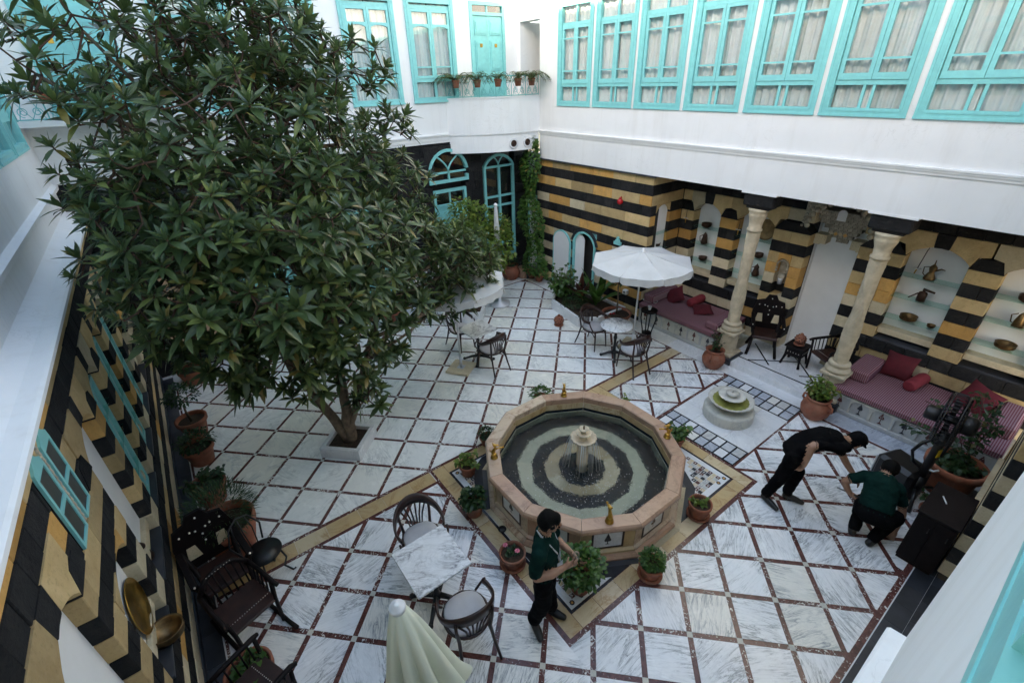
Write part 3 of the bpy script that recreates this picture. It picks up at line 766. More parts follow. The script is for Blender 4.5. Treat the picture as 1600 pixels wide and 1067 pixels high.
for sx in (-1,1):
    m=MB()
    for i in range(2):
        xx=.57+sx*(.25+i*.10); m.box(xx-.05,xx+.05,YB+.20,YB+.42,2.30-.02*i,2.46)
    for i in range(3):
        for j in range(2): m.box(.57+sx*(.22+i*.05),.57+sx*(.24+i*.05),YB+.19,YB+.2,2.36+j*.045,2.385+j*.045)
    m.build('corner_bracket','limepale',hd)
# white upper wall with drip cornice
YW=4.25
wins=[(-5.50,-4.46),(-4.36,-3.31),(-3.22,-2.17),(-2.07,-1.03),(-.92,.15),(.24,1.29),(1.39,2.44),(2.54,3.6)]
m=MB(); WT=6.47
m.box(-6.16,4.6,YW,YW+.30,3.30,4.515)
edges=[-6.16]+[v for w_ in wins for v in w_]+[4.6]
for a,b in zip(edges[0::2],edges[1::2]): m.box(a,b,YW,YW+.30,4.515,WT)
m.box(-7.3,4.6,YW,YW+.30,WT,8.0); m.box(-7.3,-6.90,YW,YW+.30,4.62,WT); m.box(-6.90,-6.16,YW,YW+.30,6.24,WT)
m.build('plaster_wall','plaster',AW)
m=MB(); m.box(-6.16,4.6,YW-.035,YW,3.90,3.93); m.box(-6.16,4.6,YW-.05,YW,3.93,3.955); m.box(-6.16,4.6,YW-.02,YW,3.86,3.90); m.build('cornice','plaster',AW)
m=MB(); m.box(-6.16,-2.5,YW-.02,YW+.28,3.27,3.30); m.build('drip_edge','slate',AW)
for i,(a,b) in enumerate(wins): window_x(AW,a,b,4.515,WT,YW+.02,1)
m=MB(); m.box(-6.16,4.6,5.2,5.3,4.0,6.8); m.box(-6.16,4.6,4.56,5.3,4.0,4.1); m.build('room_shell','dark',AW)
m=MB(); m.box(-2.6,4.6,4.30,5.9,3.31,3.6); m.build('ceiling_slab','woodred',AW)
m=MB(); m.box(-7.3,4.6,4.55,9,7.9,8.0); m.build('roof','plaster',AW)
# impost blocks over the columns
for cx in (-.37,1.55):
    m=MB(); m.cbox(cx-.26,cx+.26,4.27,4.62,3.06,3.27,.02); m.cbox(cx-.20,cx+.20,4.30,4.58,3.02,3.06,.008); m.build('impost_block','basalt',AW)
    m=MB(); m.box(cx-.30,cx+.30,4.24,4.62,3.272,3.302); m.build('impost_slab','plaster',AW)
# doorway at the balcony end
m=MB(); m.box(-6.90,-6.16,4.9,5.0,4.6,6.3); m.box(-6.92,-6.9,4.55,4.9,4.6,6.24); m.box(-6.16,-6.14,4.55,4.9,4.6,6.24);m.build('passage_wall','plasterin',AW)
m=MB(); ap=arch_pts(-6.85,-6.2,5.9,6.15,8); m.prism([(-6.85,4.65)]+ap+[(-6.2,4.65)],4.885,4.899,'y'); m.build('passage_door','blackwood',AW)  # dark arched sheet painted as the shade inside the open doorway
# columns
def column(cx,cy,zb,label):
    C_=thing('carved_column',label,'column',(cx,cy,0),0,'carved columns of the alcove')
    m=MB(); m.cbox(-.24,.24,-.24,.24,0,.14,.01); m.build('plinth','slate',C_)
    m=MB(); m.cbox(-.20,.20,-.20,.20,.14,.20,.01); m.prism([(.19*cos(radians(22.5+45*k)),.19*sin(radians(22.5+45*k))) for k in range(8)],.2,.24); m.prism([(.165*cos(radians(22.5+45*k)),.165*sin(radians(22.5+45*k))) for k in range(8)],.24,.60)
    m.cbox(-.19,.19,-.19,.19,.60,.66,.012); m.build('pedestal','carved',C_)
    m=MB(); m.lathe([(.17,.66),(.19,.69),(.185,.73),(.155,.75),(.15,.78),(.165,.80),(.16,.83),(.125,.85)],28); m.build('base','carved',C_)
    sh=MB(); prof=[]; n=110
    for i in range(n+1):
        z=.85+(2.62-.85)*i/n; prof.append((.104-.010*i/n,z))
    def wob(a,r,z):
        q=(a*2+z*5.2); return .20*max(0,sin(q))**4+.09*abs(sin(a*6-z*24))*max(0,sin(q+1.6))**.5-.03*abs(sin(a*9+z*40))
    sh.lathe(prof,84,(0,0,0),True,wob); sh.build('shaft','carved',C_)
    m=MB(); m.lathe([(.100,2.62),(.126,2.64),(.126,2.67),(.106,2.69),(.112,2.80),(.145,2.90),(.15,2.93),(.14,2.95),(.165,2.99),(.165,3.02)],28,(0,0,0),True,lambda a,r,z:.03*sin(a*10) if 2.7<z<2.92 else 0); m.build('capital','carved',C_)
    return C_
column(-.37,4.38,0,'spiral carved stone column beside the climbing plant in the handled urn')
column(1.55,4.38,0,'spiral carved stone column rising behind the leafy bush in the round urn')
# cupboard door
CD=thing('arched_door','small white arched wooden door with turquoise edges standing open on striped wall','door',(-4.46,4.3,0))
def archpoly(a,b,z0,zs,zt): return [(a,z0)]+arch_pts(a,b,zs,zt,12)+[(b,z0)]
m=MB(); m.prism(archpoly(-.36,.36,.05,1.42,1.70),.19,.2,'y'); m.build('cupboard_back','dark',CD)
fr_=MB(); o1=archpoly(-.39,.39,.03,1.42,1.735); i1=archpoly(-.345,.345,.03,1.42,1.69)
n=len(o1); vs=[(x,-.03,z) for x,z in o1]+[(x,-.03,z) for x,z in i1]+[(x,.2,z) for x,z in o1]+[(x,.2,z) for x,z in i1]; fs=[]
for i in range(n-1): fs+=[(i,i+1,n+i+1,n+i),(n+i,n+i+1,3*n+i+1,3*n+i),(i+1,i,2*n+i,2*n+i+1)]
fr_.add(vs,fs); fr_.build('door_frame','teal',CD)
m=MB(); vs=[(x,-.012,z) for x,z in i1]; m=MB(); m.prism(archpoly(-.335,-.02,.05,1.43,1.62),.02,.04,'y'); m.build('inner_panel','white',CD)
lf=MB(); lf.prism(archpoly(-.35,.35,.04,1.36,1.62),-.018,.018,'y'); le=lf.build('door_leaf','white',CD,(-.755,-.07,0),(0,0,radians(-4)))
ed=MB(); o1=archpoly(-.355,.355,.035,1.36,1.63); i1=archpoly(-.325,.325,.05,1.36,1.60); n=len(o1)
vs=[(x,-.023,z) for x,z in o1]+[(x,-.023,z) for x,z in i1]+[(x,.023,z) for x,z in o1]+[(x,.0,z) for x,z in i1]; fs=[]
for i in range(n-1): fs+=[(i,i+1,n+i+1,n+i),(n+i,n+i+1,3*n+i+1,3*n+i),(i+1,i,2*n+i,2*n+i+1)]
ed.add(vs,fs); ed.build('edge_trim','teal',le)
m=MB(); ap=arch_pts(-.47,.47,1.45,1.80,14); ap2=arch_pts(-.405,.405,1.45,1.745,14); n=len(ap)
vs=[(x,-.03,z) for x,z in ap]+[(x,-.03,z) for x,z in ap2]+[(x,.02,z) for x,z in ap]+[(x,.02,z) for x,z in ap2]; fs=[]
for i in range(n-1): fs+=[(i,i+1,n+i+1,n+i),(n+i,n+i+1,3*n+i+1,3*n+i),(i+1,i,2*n+i,2*n+i+1)]
m.add(vs,fs); m.build('stone_hood','slate',CD)
# ------------------------------------------------------------------ left wing (plane y=-5, niches facing the court)
rg=random.Random(23)
LW = thing('courtyard_wing','left hand wing with white ledge over striped stone niches beside the big tree','building',(0,0,0))
YL=-5.0; DL=.13
NL=[(.67,1.39),(-1.48,-.70),(-2.50,-1.80),(-3.58,-2.86),(-4.66,-3.94),(-5.74,-5.02)]
SH=(-.38,.37)                                  # the shorter niche under the two little windows
m=MB(); m.box(-7.2,4.2,YL-.6,YL-DL-.03,0,3.3); m.build('masonry_core','mortard',LW)
courses(LW,-6.95,3.9,YL,-1,DL,[0],rg); 
def winhole(k): return [(-.31,.30,2.46,3.20)]
courses(LW,-6.95,3.9,YL,-1,DL,[1],rg,holes=winhole(1))
PL=[(-6.95,-5.74),(-5.02,-4.66),(-3.94,-3.58),(-2.86,-2.50),(-1.80,-1.48),(-.70,-.38),(.37,.67),(1.39,1.75),(2.47,3.9)]
NL2=NL+[(1.75,2.47)]
for (a,b) in NL2:
    niche(LW,a,b,YL,-1,DL,rg,shelves=(2.13,1.76,1.38) if a<-1.6 else (),left=.16,right=.16)
    yb=sorted((YL,YL-DL))
for (a,b) in PL:
    cap(LW,a,b,YL,-1,DL); pier(LW,a,b,YL,-1,DL,rg)
# course 2 and the wall over the short niche
courses(LW,-.54,.51,YL,-1,DL,[2,3,4,5],rg,holes=[(-.31,.30,2.46,3.20),(-9,-.54+.0,0,0)])
ap=arch_pts(SH[0],SH[1],1.86,2.02,8)
for k in range(6,11):
    pass
m=MB(); poly_xz(LW,[(SH[0],2.022),(SH[0],1.86)]+ap[1:5]+[((SH[0]+SH[1])/2-.1,2.022)],YL-DL,YL+.002,'limedeep'); poly_xz(LW,[((SH[0]+SH[1])/2+.1,2.022)]+ap[6:-1]+[(SH[1],1.86),(SH[1],2.022)],YL-DL,YL+.002,'lime')
poly_xz(LW,[((SH[0]+SH[1])/2-.1,2.022),ap[4],ap[5],ap[6],((SH[0]+SH[1])/2+.1,2.022)],YL-DL,YL+.002,'basalt','keystone')
m=MB(); m.box(SH[0]-.05,SH[1]+.05,YL-DL-.02,YL-DL+.02,.9,2.1); m.build('niche_back','plasterin',LW)
block(LW,SH[0],SH[1],YL-DL+.02,YL-.06,1.06,1.17,'limepale','niche_strip'); block(LW,SH[0],SH[1],YL-DL+.01,YL+.015,CO[11]-.02,CO[11]+.03,'slate','sill')
for k in (11,12,13,14): courses(LW,-6.95,3.9,YL+(.02 if k==11 else 0),-1,DL,[k],rg)
m=MB(); m.box(-6.95,3.9,YL-.2,YL+.012,0,.10); m.build('base_course','slate',LW)
# turquoise casements set back in the far niches
for (a,b) in ((-2.50,-1.80),(-3.58,-2.86),(-4.66,-3.94)):
    f=MB()
    for x0,x1,z0,z1 in ((a+.10,a+.15,1.0,2.5),(b-.1,b-.05,1.0,2.5),(a+.15,b-.1,1.0,1.05),(a+.15,b-.1,2.45,2.5),((a+b)/2-.03,(a+b)/2+.03,1.05,2.45)): f.box(x0,x1,YL-.115,YL-.05,z0,z1)
    wv=f.build('niche_casement','teal',LW)
# pair of little windows
for (a,b) in ((-.29,-.045),(.035,.28)):
    f=MB(); z0,z1=2.475,3.185; t=.032
    def bb(x0,x1,c,d): f.box(x0,x1,YL-.004,YL+.012,c,d)
    bb(a,b,z0,z0+t); bb(a,a+t,z0+t,z1-.12); bb(b-t,b,z0+t,z1-.12); bb(a+t,b-t,z0+.30,z0+.30+t*1.2)
    c=(a+b)/2; f.prism([(a,z1-.12),(b,z1-.12),(b-.01,z1-.06),(c+.05,z1-.02),(c+.03,z1+.015),(c-.03,z1+.015),(c-.05,z1-.02),(a+.01,z1-.06)],YL-.004,YL+.012,'y')
    wv=f.build('window','teal',LW)
    for (c0,c1) in ((z0+t,z0+.30),(z0+.30+t*1.2,z1-.12)):
        p=MB(); p.box(a+t,b-t,YL+.003,YL+.005,c0,c1); p.build('pane','darkpane',wv)
    p=MB(); p.box(a,b,YL-.03,YL-.005,z0,z1-.05); p.build('dark_interior','dark',wv)
m=MB()
for i in range(40):
    z=2.50+.68*i/40; m.sphere((-.005+.006*sin(i*2.1),YL-.004,z),.017,6,4)
m.build('carved_mullion','carveddark',LW)
# white ledge and upper wall
m=MB(); m.prism([(-4.92,3.30),(-4.92,3.335),(-4.945,3.345),(-5.05,3.35),(-5.20,3.42),(-5.20,3.72),(-5.14,3.74),(-5.13,3.80),(-5.20,3.83),(-5.5,3.83),(-5.5,3.30)],-7.0,3.71,'x'); m.build('ledge','plaster',LW)
LWN=[(-6.5,-5.45),(-5.33,-4.28),(-4.16,-3.11),(-2.99,-1.94),(-1.82,-.77),(-.65,.4),(.52,1.57),(1.69,2.74)]
m=MB(); m.box(-7.0,3.72,-5.5,-5.20,3.83,4.40)
ed=[-7.0]+[v for w_ in LWN for v in w_]+[3.72]
for a,b in zip(ed[0::2],ed[1::2]): m.box(a,b,-5.5,-5.20,4.40,6.47)
m.box(-7.3,4.6,-5.5,-5.20,6.47,10.75); m.build('plaster_wall','plaster',LW)  # top part carried up out of view to keep sun off the court
for (a,b) in LWN: window_x(LW,a,b,4.40,6.47,-5.22,-1)
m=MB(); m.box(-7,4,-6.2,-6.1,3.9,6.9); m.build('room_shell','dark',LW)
m=MB(); m.box(-7.3,4.6,-9,-5.5,10.6,10.75); m.build('roof','plaster',LW)
m=MB(); m.box(3.73,9,-5.5,-5.20,0,10.75); m.build('sun_block_wall','plaster',LW)  # added unseen wall that stops sun leaking in past the wing
# ------------------------------------------------------------------ back wing (plane x=-7)
BW = thing('courtyard_wing','far wing with black stone ground floor, balcony and tall turquoise windows','building',(0,0,0))
XB=-7.0
def window_y(parent,y0,y1,z0,z1,X,tr=6.12,arched=True):
    f=MB(); t=.10
    def bx(a,b,c_,d,e,g_): f.box(X-g_,X-e,a,b,c_,d)
    bx(y0,y1,z0,z0+t,-.035,.05); bx(y0,y0+t,z0+t,z1,-.035,.05); bx(y1-t,y1,z0+t,z1,-.035,.05); bx(y0+t,y1-t,z1-t,z1,-.035,.05)
    bx(y0-.015,y1+.015,z0-.012,z0+.02,-.05,-.035); bx(y0+.05,y0+.07,z0+.07,z1,-.045,-.035); bx(y1-.07,y1-.05,z0+.07,z1,-.045,-.035)
    m_=(y0+y1)/2; za=z0+.40
    bx(y0+t,y1-t,za,za+.07,0,.045); bx(m_-.03,m_+.03,z0+t,za,0,.04); bx(y0+t,y1-t,tr+.28,tr+.35,0,.045)
    w=f.build('window','teal',parent); lf=MB()
    for (a,b) in ((y0+t+.008,m_-.003),(m_+.003,y1-t-.008)):
        q=.05; lo=za+.072; hi=tr+.277
        def lb(p,r,c_,d): lf.box(X-.03,X+.012,p,r,c_,d)
        lb(a,b,lo,lo+q); lb(a,b,hi-q,hi); lb(a,a+q,lo+q,hi-q); lb(b-q,b,lo+q,hi-q); lb(a+q,b-q,lo+.20,lo+.225)
        ap=arch_pts(a+q,b-q,tr-.06,tr-.02,6); lf.prism(ap+[(b-q,tr+.02),(a+q,tr+.02)],X-.03,X+.012,'x')
    lf.build('casement','teal',w)
    for (a,b,c_,d) in ((y0+t,m_-.03,z0+t,za),(m_+.03,y1-t,z0+t,za),(y0+t+.058,m_-.053,za+.12,za+.27),(m_+.053,y1-t-.058,za+.12,za+.27),(y0+t+.058,m_-.053,za+.297,tr-.03),(m_+.053,y1-t-.058,za+.297,tr-.03),(y0+t+.058,m_-.053,tr+.02,tr+.22),(m_+.053,y1-t-.058,tr+.02,tr+.22)):
        p=MB(); p.box(X-.018,X-.014,a,b,c_,d); p.build('pane','pane',w)
    for (ca,cb) in ((y0+.04,m_-.01),(m_+.01,y1-.04)):
        c_=MB(); n=40; vs=[]; fs=[]; ph=RNG.uniform(0,6)
        for i in range(n+1):
            y=ca+(cb-ca)*i/n; x=X-.085-.014*sin(y*38+ph)-.008*sin(y*87); vs+=[(x,y,z0+.02),(x,y,z1)]
        for i in range(n): fs.append((2*i,2*i+1,2*i+3,2*i+2))
        c_.add(vs,fs,True); c_.build('curtain','curtain',w)
    return w
bw=[(-.06,1.08),(1.33,2.48),(-1.65,-.52),(-3.1,-1.97)]
m=MB(); m.box(XB-.3,XB,-5.3,4.55,3.80,4.67)
m.box(XB-.3,XB,-5.3,-5.05,4.67,6.6)
ed=sorted([v for w_ in bw for v in w_]+[-4.75,-3.65]+[2.90,3.86]); ed=[-5.05]+ed+[4.55]
for a,b in zip(ed[0::2],ed[1::2]): m.box(XB-.3,XB,a,b,4.67,6.6)
m.box(XB-.3,XB,-5.3,4.55,6.6,7.6); m.build('plaster_wall','plaster',BW)
m=MB(); m.box(XB,XB+.035,-5.2,2.12,3.93,3.96); m.box(XB,XB+.055,-5.2,2.12,3.96,3.99); m.box(XB,XB+.02,-5.2,2.12,3.86,3.93); m.build('cornice','plaster',BW)
for (a,b) in bw: window_y(BW,a,b,4.67,6.6,XB)
# double door on the balcony
def double_door(parent,y0,y1,z0,z1,zt,X,name='door'):
    f=MB(); t=.07
    def bx(a,b,c_,d,e,g_): f.box(X-g_,X-e,a,b,c_,d)
    bx(y0,y0+t,z0,z1,-.03,.06); bx(y1-t,y1,z0,z1,-.03,.06); bx(y0+t,y1-t,zt,zt+.06,-.03,.06); bx(y0+t,y1-t,z1-t,z1,-.03,.06); m_=(y0+y1)/2; bx(m_-.02,m_+.02,zt+.06,z1-t,0,.04)
    d=f.build(name,'teal',parent)
    for (a,b) in ((y0+t+.003,m_-.002),(m_+.002,y1-t-.003)):
        lf=MB(); lf.box(X-.04,X+.0,a,b,z0,zt-.003)
        h=zt-z0
        for (u0,u1) in ((.06,.30),(.36,.72),(.78,.95)):
            lf.box(X,X+.012,a+.05,b-.05,z0+h*u0,z0+h*u1); lf.box(X+.012,X+.022,a+.085,b-.085,z0+h*u0+.035,z0+h*u1-.035)
        l_=lf.build('door_leaf','teal',d)
        p=MB(); c=(a+b)/2; p.box(X+.023,X+.028,c-.035,c+.035,z0+h*.66-.04,z0+h*.66+.03); p.build('name_plate','brass',l_)
    for (a,b) in ((y0+t,m_-.02),(m_+.02,y1-t)):
        p=MB(); p.box(X-.02,X-.015,a,b,zt+.06,z1-t); p.build('pane','pane',d)
    return d
double_door(BW,2.90,3.86,4.67,6.6,6.34,XB)
double_door(BW,-4.75,-3.65,4.67,6.6,6.34,XB)
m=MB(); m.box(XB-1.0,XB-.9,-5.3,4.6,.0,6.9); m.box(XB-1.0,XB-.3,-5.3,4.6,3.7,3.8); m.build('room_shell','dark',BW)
# black stone ground floor with openings
gh=[(1.46,2.60,2.87,3.68),(1.55,2.5,0,2.72),(3.03,4.05,.6,3.42),(-.9,.2,0,2.6),(-3.1,-2.0,0,2.6),(-4.6,-3.6,.5,2.6)]
zc=0.0; k=0
while zc<3.79:
    z1=min(zc+.235,3.80); q=splits(-5.3,4.55,.35,.62,rg)
    for a,b in zip(q,q[1:]):
        segs=[(a,b)]
        for (h0,h1,hz0,hz1) in gh:
            if z1>hz0+.03 and zc<hz1-.03:
                ns=[]
                for (p,r) in segs:
                    if r<=h0 or p>=h1: ns.append((p,r))
                    else:
                        if p<h0-.03: ns.append((p,h0))
                        if r>h1+.03: ns.append((h1,r))
                segs=ns
        for (p,r) in segs: block(BW,XB-.25,XB+rg.uniform(-.004,.006),p,r,zc,z1,'basalt')
    zc=z1; k+=1
m=MB(); ap=arch_pts(1.46,2.60,3.05,3.66,14); m.prism([(1.40,3.75),(1.40,2.87),(1.46,2.87)]+ap+[(2.60,2.87),(2.66,2.87),(2.66,3.75)],XB-.2,XB+.008,'x'); m.build('arch_stone','basalt',BW)
# arched fanlight
f=MB()
def ring(ap_o,ap_i,x0,x1):
    n=len(ap_o); vs=[(x1,y,z) for y,z in ap_o]+[(x1,y,z) for y,z in ap_i]+[(x0,y,z) for y,z in ap_o]+[(x0,y,z) for y,z in ap_i]; fs=[]
    for i in range(n-1): fs+=[(n+i,n+i+1,i+1,i),(3*n+i,3*n+i+1,n+i+1,n+i),(i,i+1,2*n+i+1,2*n+i)]
    f.add(vs,fs)
ring(arch_pts(1.47,2.59,3.02,3.66,18),arch_pts(1.54,2.52,3.02,3.59,18),XB-.06,XB+.03)
f.box(XB-.06,XB+.03,1.47,2.59,2.88,2.95); f.box(XB-.06,XB+.03,1.47,1.54,2.95,3.03); f.box(XB-.06,XB+.03,2.52,2.59,2.95,3.03); f.box(XB-.04,XB+.02,1.54,2.52,3.10,3.14); f.box(XB-.04,XB+.02,2.01,2.05,2.95,3.14)
for sgn in (-1,1):
    pts=[(XB-.01,2.03+sgn*(.0+.36*(t/8)**1.8),3.14+.40*(t/8)) for t in range(9)]; f.tube(pts,.022,6)
wv=f.build('fanlight','teal',BW)
p=MB(); p.prism([(1.5,2.92)]+arch_pts(1.5,2.56,3.02,3.62,12)+[(2.56,2.92)],XB-.03,XB-.026,'x'); p.build('pane','pane',wv)
# turquoise doors on the ground floor
double_door(BW,1.55,2.5,.05,2.72,2.3,XB-.02); double_door(BW,-.9,.2,.05,2.6,2.1,XB-.02); double_door(BW,-3.1,-2.0,.05,2.6,2.1,XB-.02)
# tall arched window beside the corner
def tall_window(y0,y1,z0,z1):
    global f
    f=MB(); zs=z1-.30; t=.065
    ring(arch_pts(y0,y1,zs,z1,14),arch_pts(y0+t,y1-t,zs,z1-t,14),XB-.05,XB+.03)
    f.box(XB-.05,XB+.03,y0,y0+t,z0,zs); f.box(XB-.05,XB+.03,y1-t,y1,z0,zs); f.box(XB-.05,XB+.03,y0+t,y1-t,z0,z0+t); m_=(y0+y1)/2
    for z in (zs-.04,zs-.80,zs-1.05,z0+.38): f.box(XB-.04,XB+.02,y0+t,y1-t,z,z+.05)
    f.box(XB-.04,XB+.022,m_-.03,m_+.03,z0+t,zs-.04)
    for sgn in (-1,1): f.tube([(XB-.01,m_+sgn*.18*(t_/6)**2,zs+.25*t_/6) for t_ in range(7)],.02,6)
    w_=f.build('window','teal',BW)
    for a,b in ((y0+t,m_-.03),(m_+.03,y1-t)):
        for c_,d in ((z0+t,z0+.38),(z0+.43,zs-1.05),(zs-1.0,zs-.8),(zs-.75,zs-.04)):
            p=MB(); p.box(XB-.02,XB-.016,a,b,c_,d); p.build('pane','pane',w_)
    c_=MB(); c_.box(XB-.2,XB-.19,y0,y1,z0,z1-.2); c_.build('curtain','dark',w_)  # flat dark sheet painted as the unlit room behind the panes
tall_window(3.05,4.03,.62,3.40)
m=MB(); m.box(XB-4,XB-.3,-5.5,4.6,7.5,7.6); m.build('roof','plaster',BW)
# side passage wall in the far corner
m=MB(); m.box(-7.0,-6.32,4.50,4.62,0,3.35); m.build('passage_wall','slate',BW)
m=MB(); m.cbox(-6.86,-6.52,4.46,4.50,.15,2.2,.004); dd=m.build('passage_door','white',BW)
m=MB(); m.box(-6.90,-6.86,4.44,4.50,.15,2.25); m.box(-6.52,-6.48,4.44,4.5,.15,2.25); m.box(-6.86,-6.52,4.44,4.5,2.2,2.25); m.build('door_frame','teal',dd)
m=MB(); m.cbox(-6.98,-6.36,3.95,4.46,0,.14,.01); m.build('doorstep','slate',BW)
# curved balcony
def bal_curve(off=0.0,n=14):
    out=[]
    for i in range(n+1):
        t=i/n; y=2.12+off*.6+(4.25-2.12-off*.6)*t; x=XB+(.84-off)*(1-(1-t)**2.6); out.append((x,y))
    return out
def bal_slab(off,z0,z1):
    c=bal_curve(off); return [(XB-.01,2.12+off*.6)]+c+[(XB-.01,4.25)],z0,z1
BLC=MB(); p,z0,z1=bal_slab(0,3.93,4.70); BLC.prism(p[::-1],z0,z1); b1=BLC.build('balcony','plaster',BW)
m=MB(); p,z0,z1=bal_slab(.035,3.53,3.93); m.prism(p[::-1],z0,z1); m.build('soffit_band','plaster',b1)
m=MB(); p,z0,z1=bal_slab(-.02,4.70,4.725); m.prism(p[::-1],z0,z1); m.build('coping','plaster',b1)
for t in (9.0,11.6):
    c=bal_curve(.035); i=int(t); fr2=t-i; x=c[i][0]*(1-fr2)+c[i+1][0]*fr2; y=c[i][1]*(1-fr2)+c[i+1][1]*fr2
    tx,ty=c[i+1][0]-c[i][0],c[i+1][1]-c[i][1]; ang=atan2(-tx,ty)
    m=MB(); m.lathe([(.125,0),(.125,.012),(.078,.016),(.074,.004)],32,(0,0,0),True,None,False); m.v=[(z,x_,y_) for x_,y_,z in m.v]
    m.build('round_vent',['white'],b1,(x,y,3.70),(0,0,ang))
    m=MB(); m.lathe([(.078,.002),(.076,.02),(.066,.024),(.062,.006),(.054,.006),(.050,.028),(.042,.03),(.038,.008),(.030,.008),(.026,.034),(.018,.036),(.012,.01),(.001,.01)],28,(0,0,0),True,None,False); m.v=[(z,x_,y_) for x_,y_,z in m.v]; m.build('vent_rust','copper',b1,(x,y,3.70),(0,0,ang))
# scroll railing
def scroll(mb,cx,cz,r,turn,pt,sgn=1,ph=0):
    pts=[]
    for i in range(22):
        t=i/21; a=ph+sgn*turn*2*pi*t; rr=r*(1-.72*t); pts.append(pt(cx+rr*cos(a),cz+rr*sin(a)))
    mb.tube(pts,.006,5)
def railing(parent,curve,z0,h,mat='tealdark'):
    L=[0]
    for a,b in zip(curve,curve[1:]): L.append(L[-1]+hypot(b[0]-a[0],b[1]-a[1]))
    def at(s):
        s=max(0,min(L[-1],s))
        for i in range(len(L)-1):
            if s<=L[i+1]+1e-9:
                f_=(s-L[i])/(L[i+1]-L[i]); return (curve[i][0]+f_*(curve[i+1][0]-curve[i][0]),curve[i][1]+f_*(curve[i+1][1]-curve[i][1]))
        return curve[-1]
    mb=MB()
    def pt(s,z): p=at(s); return (p[0],p[1],z)
    n=40; mb.tube([pt(L[-1]*i/n,z0+h) for i in range(n+1)],.014,6); mb.tube([pt(L[-1]*i/n,z0+.02) for i in range(n+1)],.010,6)
    k=max(1,int(L[-1]/.34)); w_=L[-1]/k
    for i in range(k):
        c=(i+.5)*w_
        for sg in (-1,1):
            scroll(mb,c+sg*w_*.22,z0+.12,.07,1.5,pt,sg,-pi/2); scroll(mb,c+sg*w_*.24,z0+h-.10,.055,1.4,pt,-sg,pi/2)
            mb.tube([pt(c+sg*w_*.40*(1-t/8),z0+.03+(h-.06)*(t/8)) for t in range(9)],.006,5); mb.tube([pt(c+sg*w_*.46*sin(pi*t/16),z0+.03+(h-.04)*(t/8)) for t in range(9)],.005,5)
    for i in range(k+1): mb.tube([pt(i*w_,z0),pt(i*w_,z0+h)],.009,6)
    return mb.build('railing',mat,parent)
railing(b1,bal_curve(.05,20),4.725,.42)
# second balcony at the far left
m=MB(); m.box(XB,XB+.42,-5.2,-2.6,4.66,4.74); b2=m.build('balcony','plaster',BW)
railing(b2,[(XB+.36,-5.18),(XB+.36,-2.62)],4.74,.45)
# ------------------------------------------------------------------ right wing (camera side)
RW = thing('courtyard_wing','near right wing with white plaster corner and turquoise window frame close by','building',(0,0,0))
XR=3.70
m=MB(); m.box(XR,XR+.3,-5.2,-1.92,3.02,4.50); m.box(XR,XR+.3,-5.2,-4.75,4.5,6.47); m.box(XR,XR+.3,-2.45,-1.92,4.5,6.47); m.box(XR,XR+.3,-5.2,-1.92,6.47,7.0); m.box(XR+.3,XR+1.0,-2.2,-1.92,2.9,7.0); m.box(XR+.9,XR+1.0,-1.92,4.3,3.3,7.0); m.build('plaster_wall','plaster',RW)
m=MB(); m.prism([(XR-.065,2.93),(XR-.065,3.0),(XR-.055,3.012),(XR+.0,3.02),(XR+.05,3.02),(XR+.05,2.90),(XR,2.9)],-5.0,-1.93,'y'); 
m.v=[(x,y,z) for x,y,z in m.v]; m.build('ledge','plaster',RW)
f=MB(); f.box(XR-.004,XR+.05,-4.75,-2.45,4.48,4.58); f.box(XR-.004,XR+.05,-2.55,-2.45,4.58,6.4); f.box(XR-.004,XR+.05,-4.75,-4.65,4.58,6.4); f.box(XR-.007,XR-.004,-4.77,-2.43,4.47,4.50); f.box(XR+.0,XR+.03,-2.9,-2.84,4.58,6.4); f.box(XR+.0,XR+.03,-3.3,-3.24,4.58,6.4)
wv=f.build('window','teal',RW)
p=MB(); p.box(XR+.012,XR+.016,-3.24,-2.55,4.58,6.4); p.build('pane','pane',wv)
p=MB(); p.box(XR+.15,XR+.16,-3.3,-2.5,4.5,6.4); p.build('curtain','curtain',wv)
# striped pier under it and the wall behind
for k in range(0,15):
    z1,z0=CO[k],CO[k+1]; 
    for a,b in ((3.77,4.10),(4.10,4.6)) if k%2 else ((3.77,4.30),(4.30,4.6)): block(RW,a,b,1.87,2.4,z0,z1,cmat(k,rg))
    for a,b in ((2.4,3.0),(3.0,3.6),(3.6,4.27)): block(RW,3.77,4.3,a,b,z0,z1,cmat(k,rg))
m=MB(); m.box(3.80,4.5,1.90,4.2,0,3.3); m.build('masonry_core','mortard',RW)
for k in range(0,15):
    z1,z0=CO[k],CO[k+1]
    for a,b in ((-5.0,-3.8),(-3.8,-2.6),(-2.6,-1.2),(-1.2,.3),(.3,1.87)): block(RW,4.55,4.7,a,b,z0,z1,cmat(k,rg))
m=MB(); m.box(XR,XR+.6,-5.2,-1.95,2.6,2.98); m.box(4.0,4.3,-5.0,-2.0,0,2.6); m.build('lower_wall','plaster',RW)
m=MB(); m.box(XR+.3,9,-5.5,4.6,6.9,7.0); m.build('roof','plaster',RW)
m=MB(); m.box(3.72,3.79,2.42,3.75,.62,.68); m.build('pale_ledge','limepale',RW)
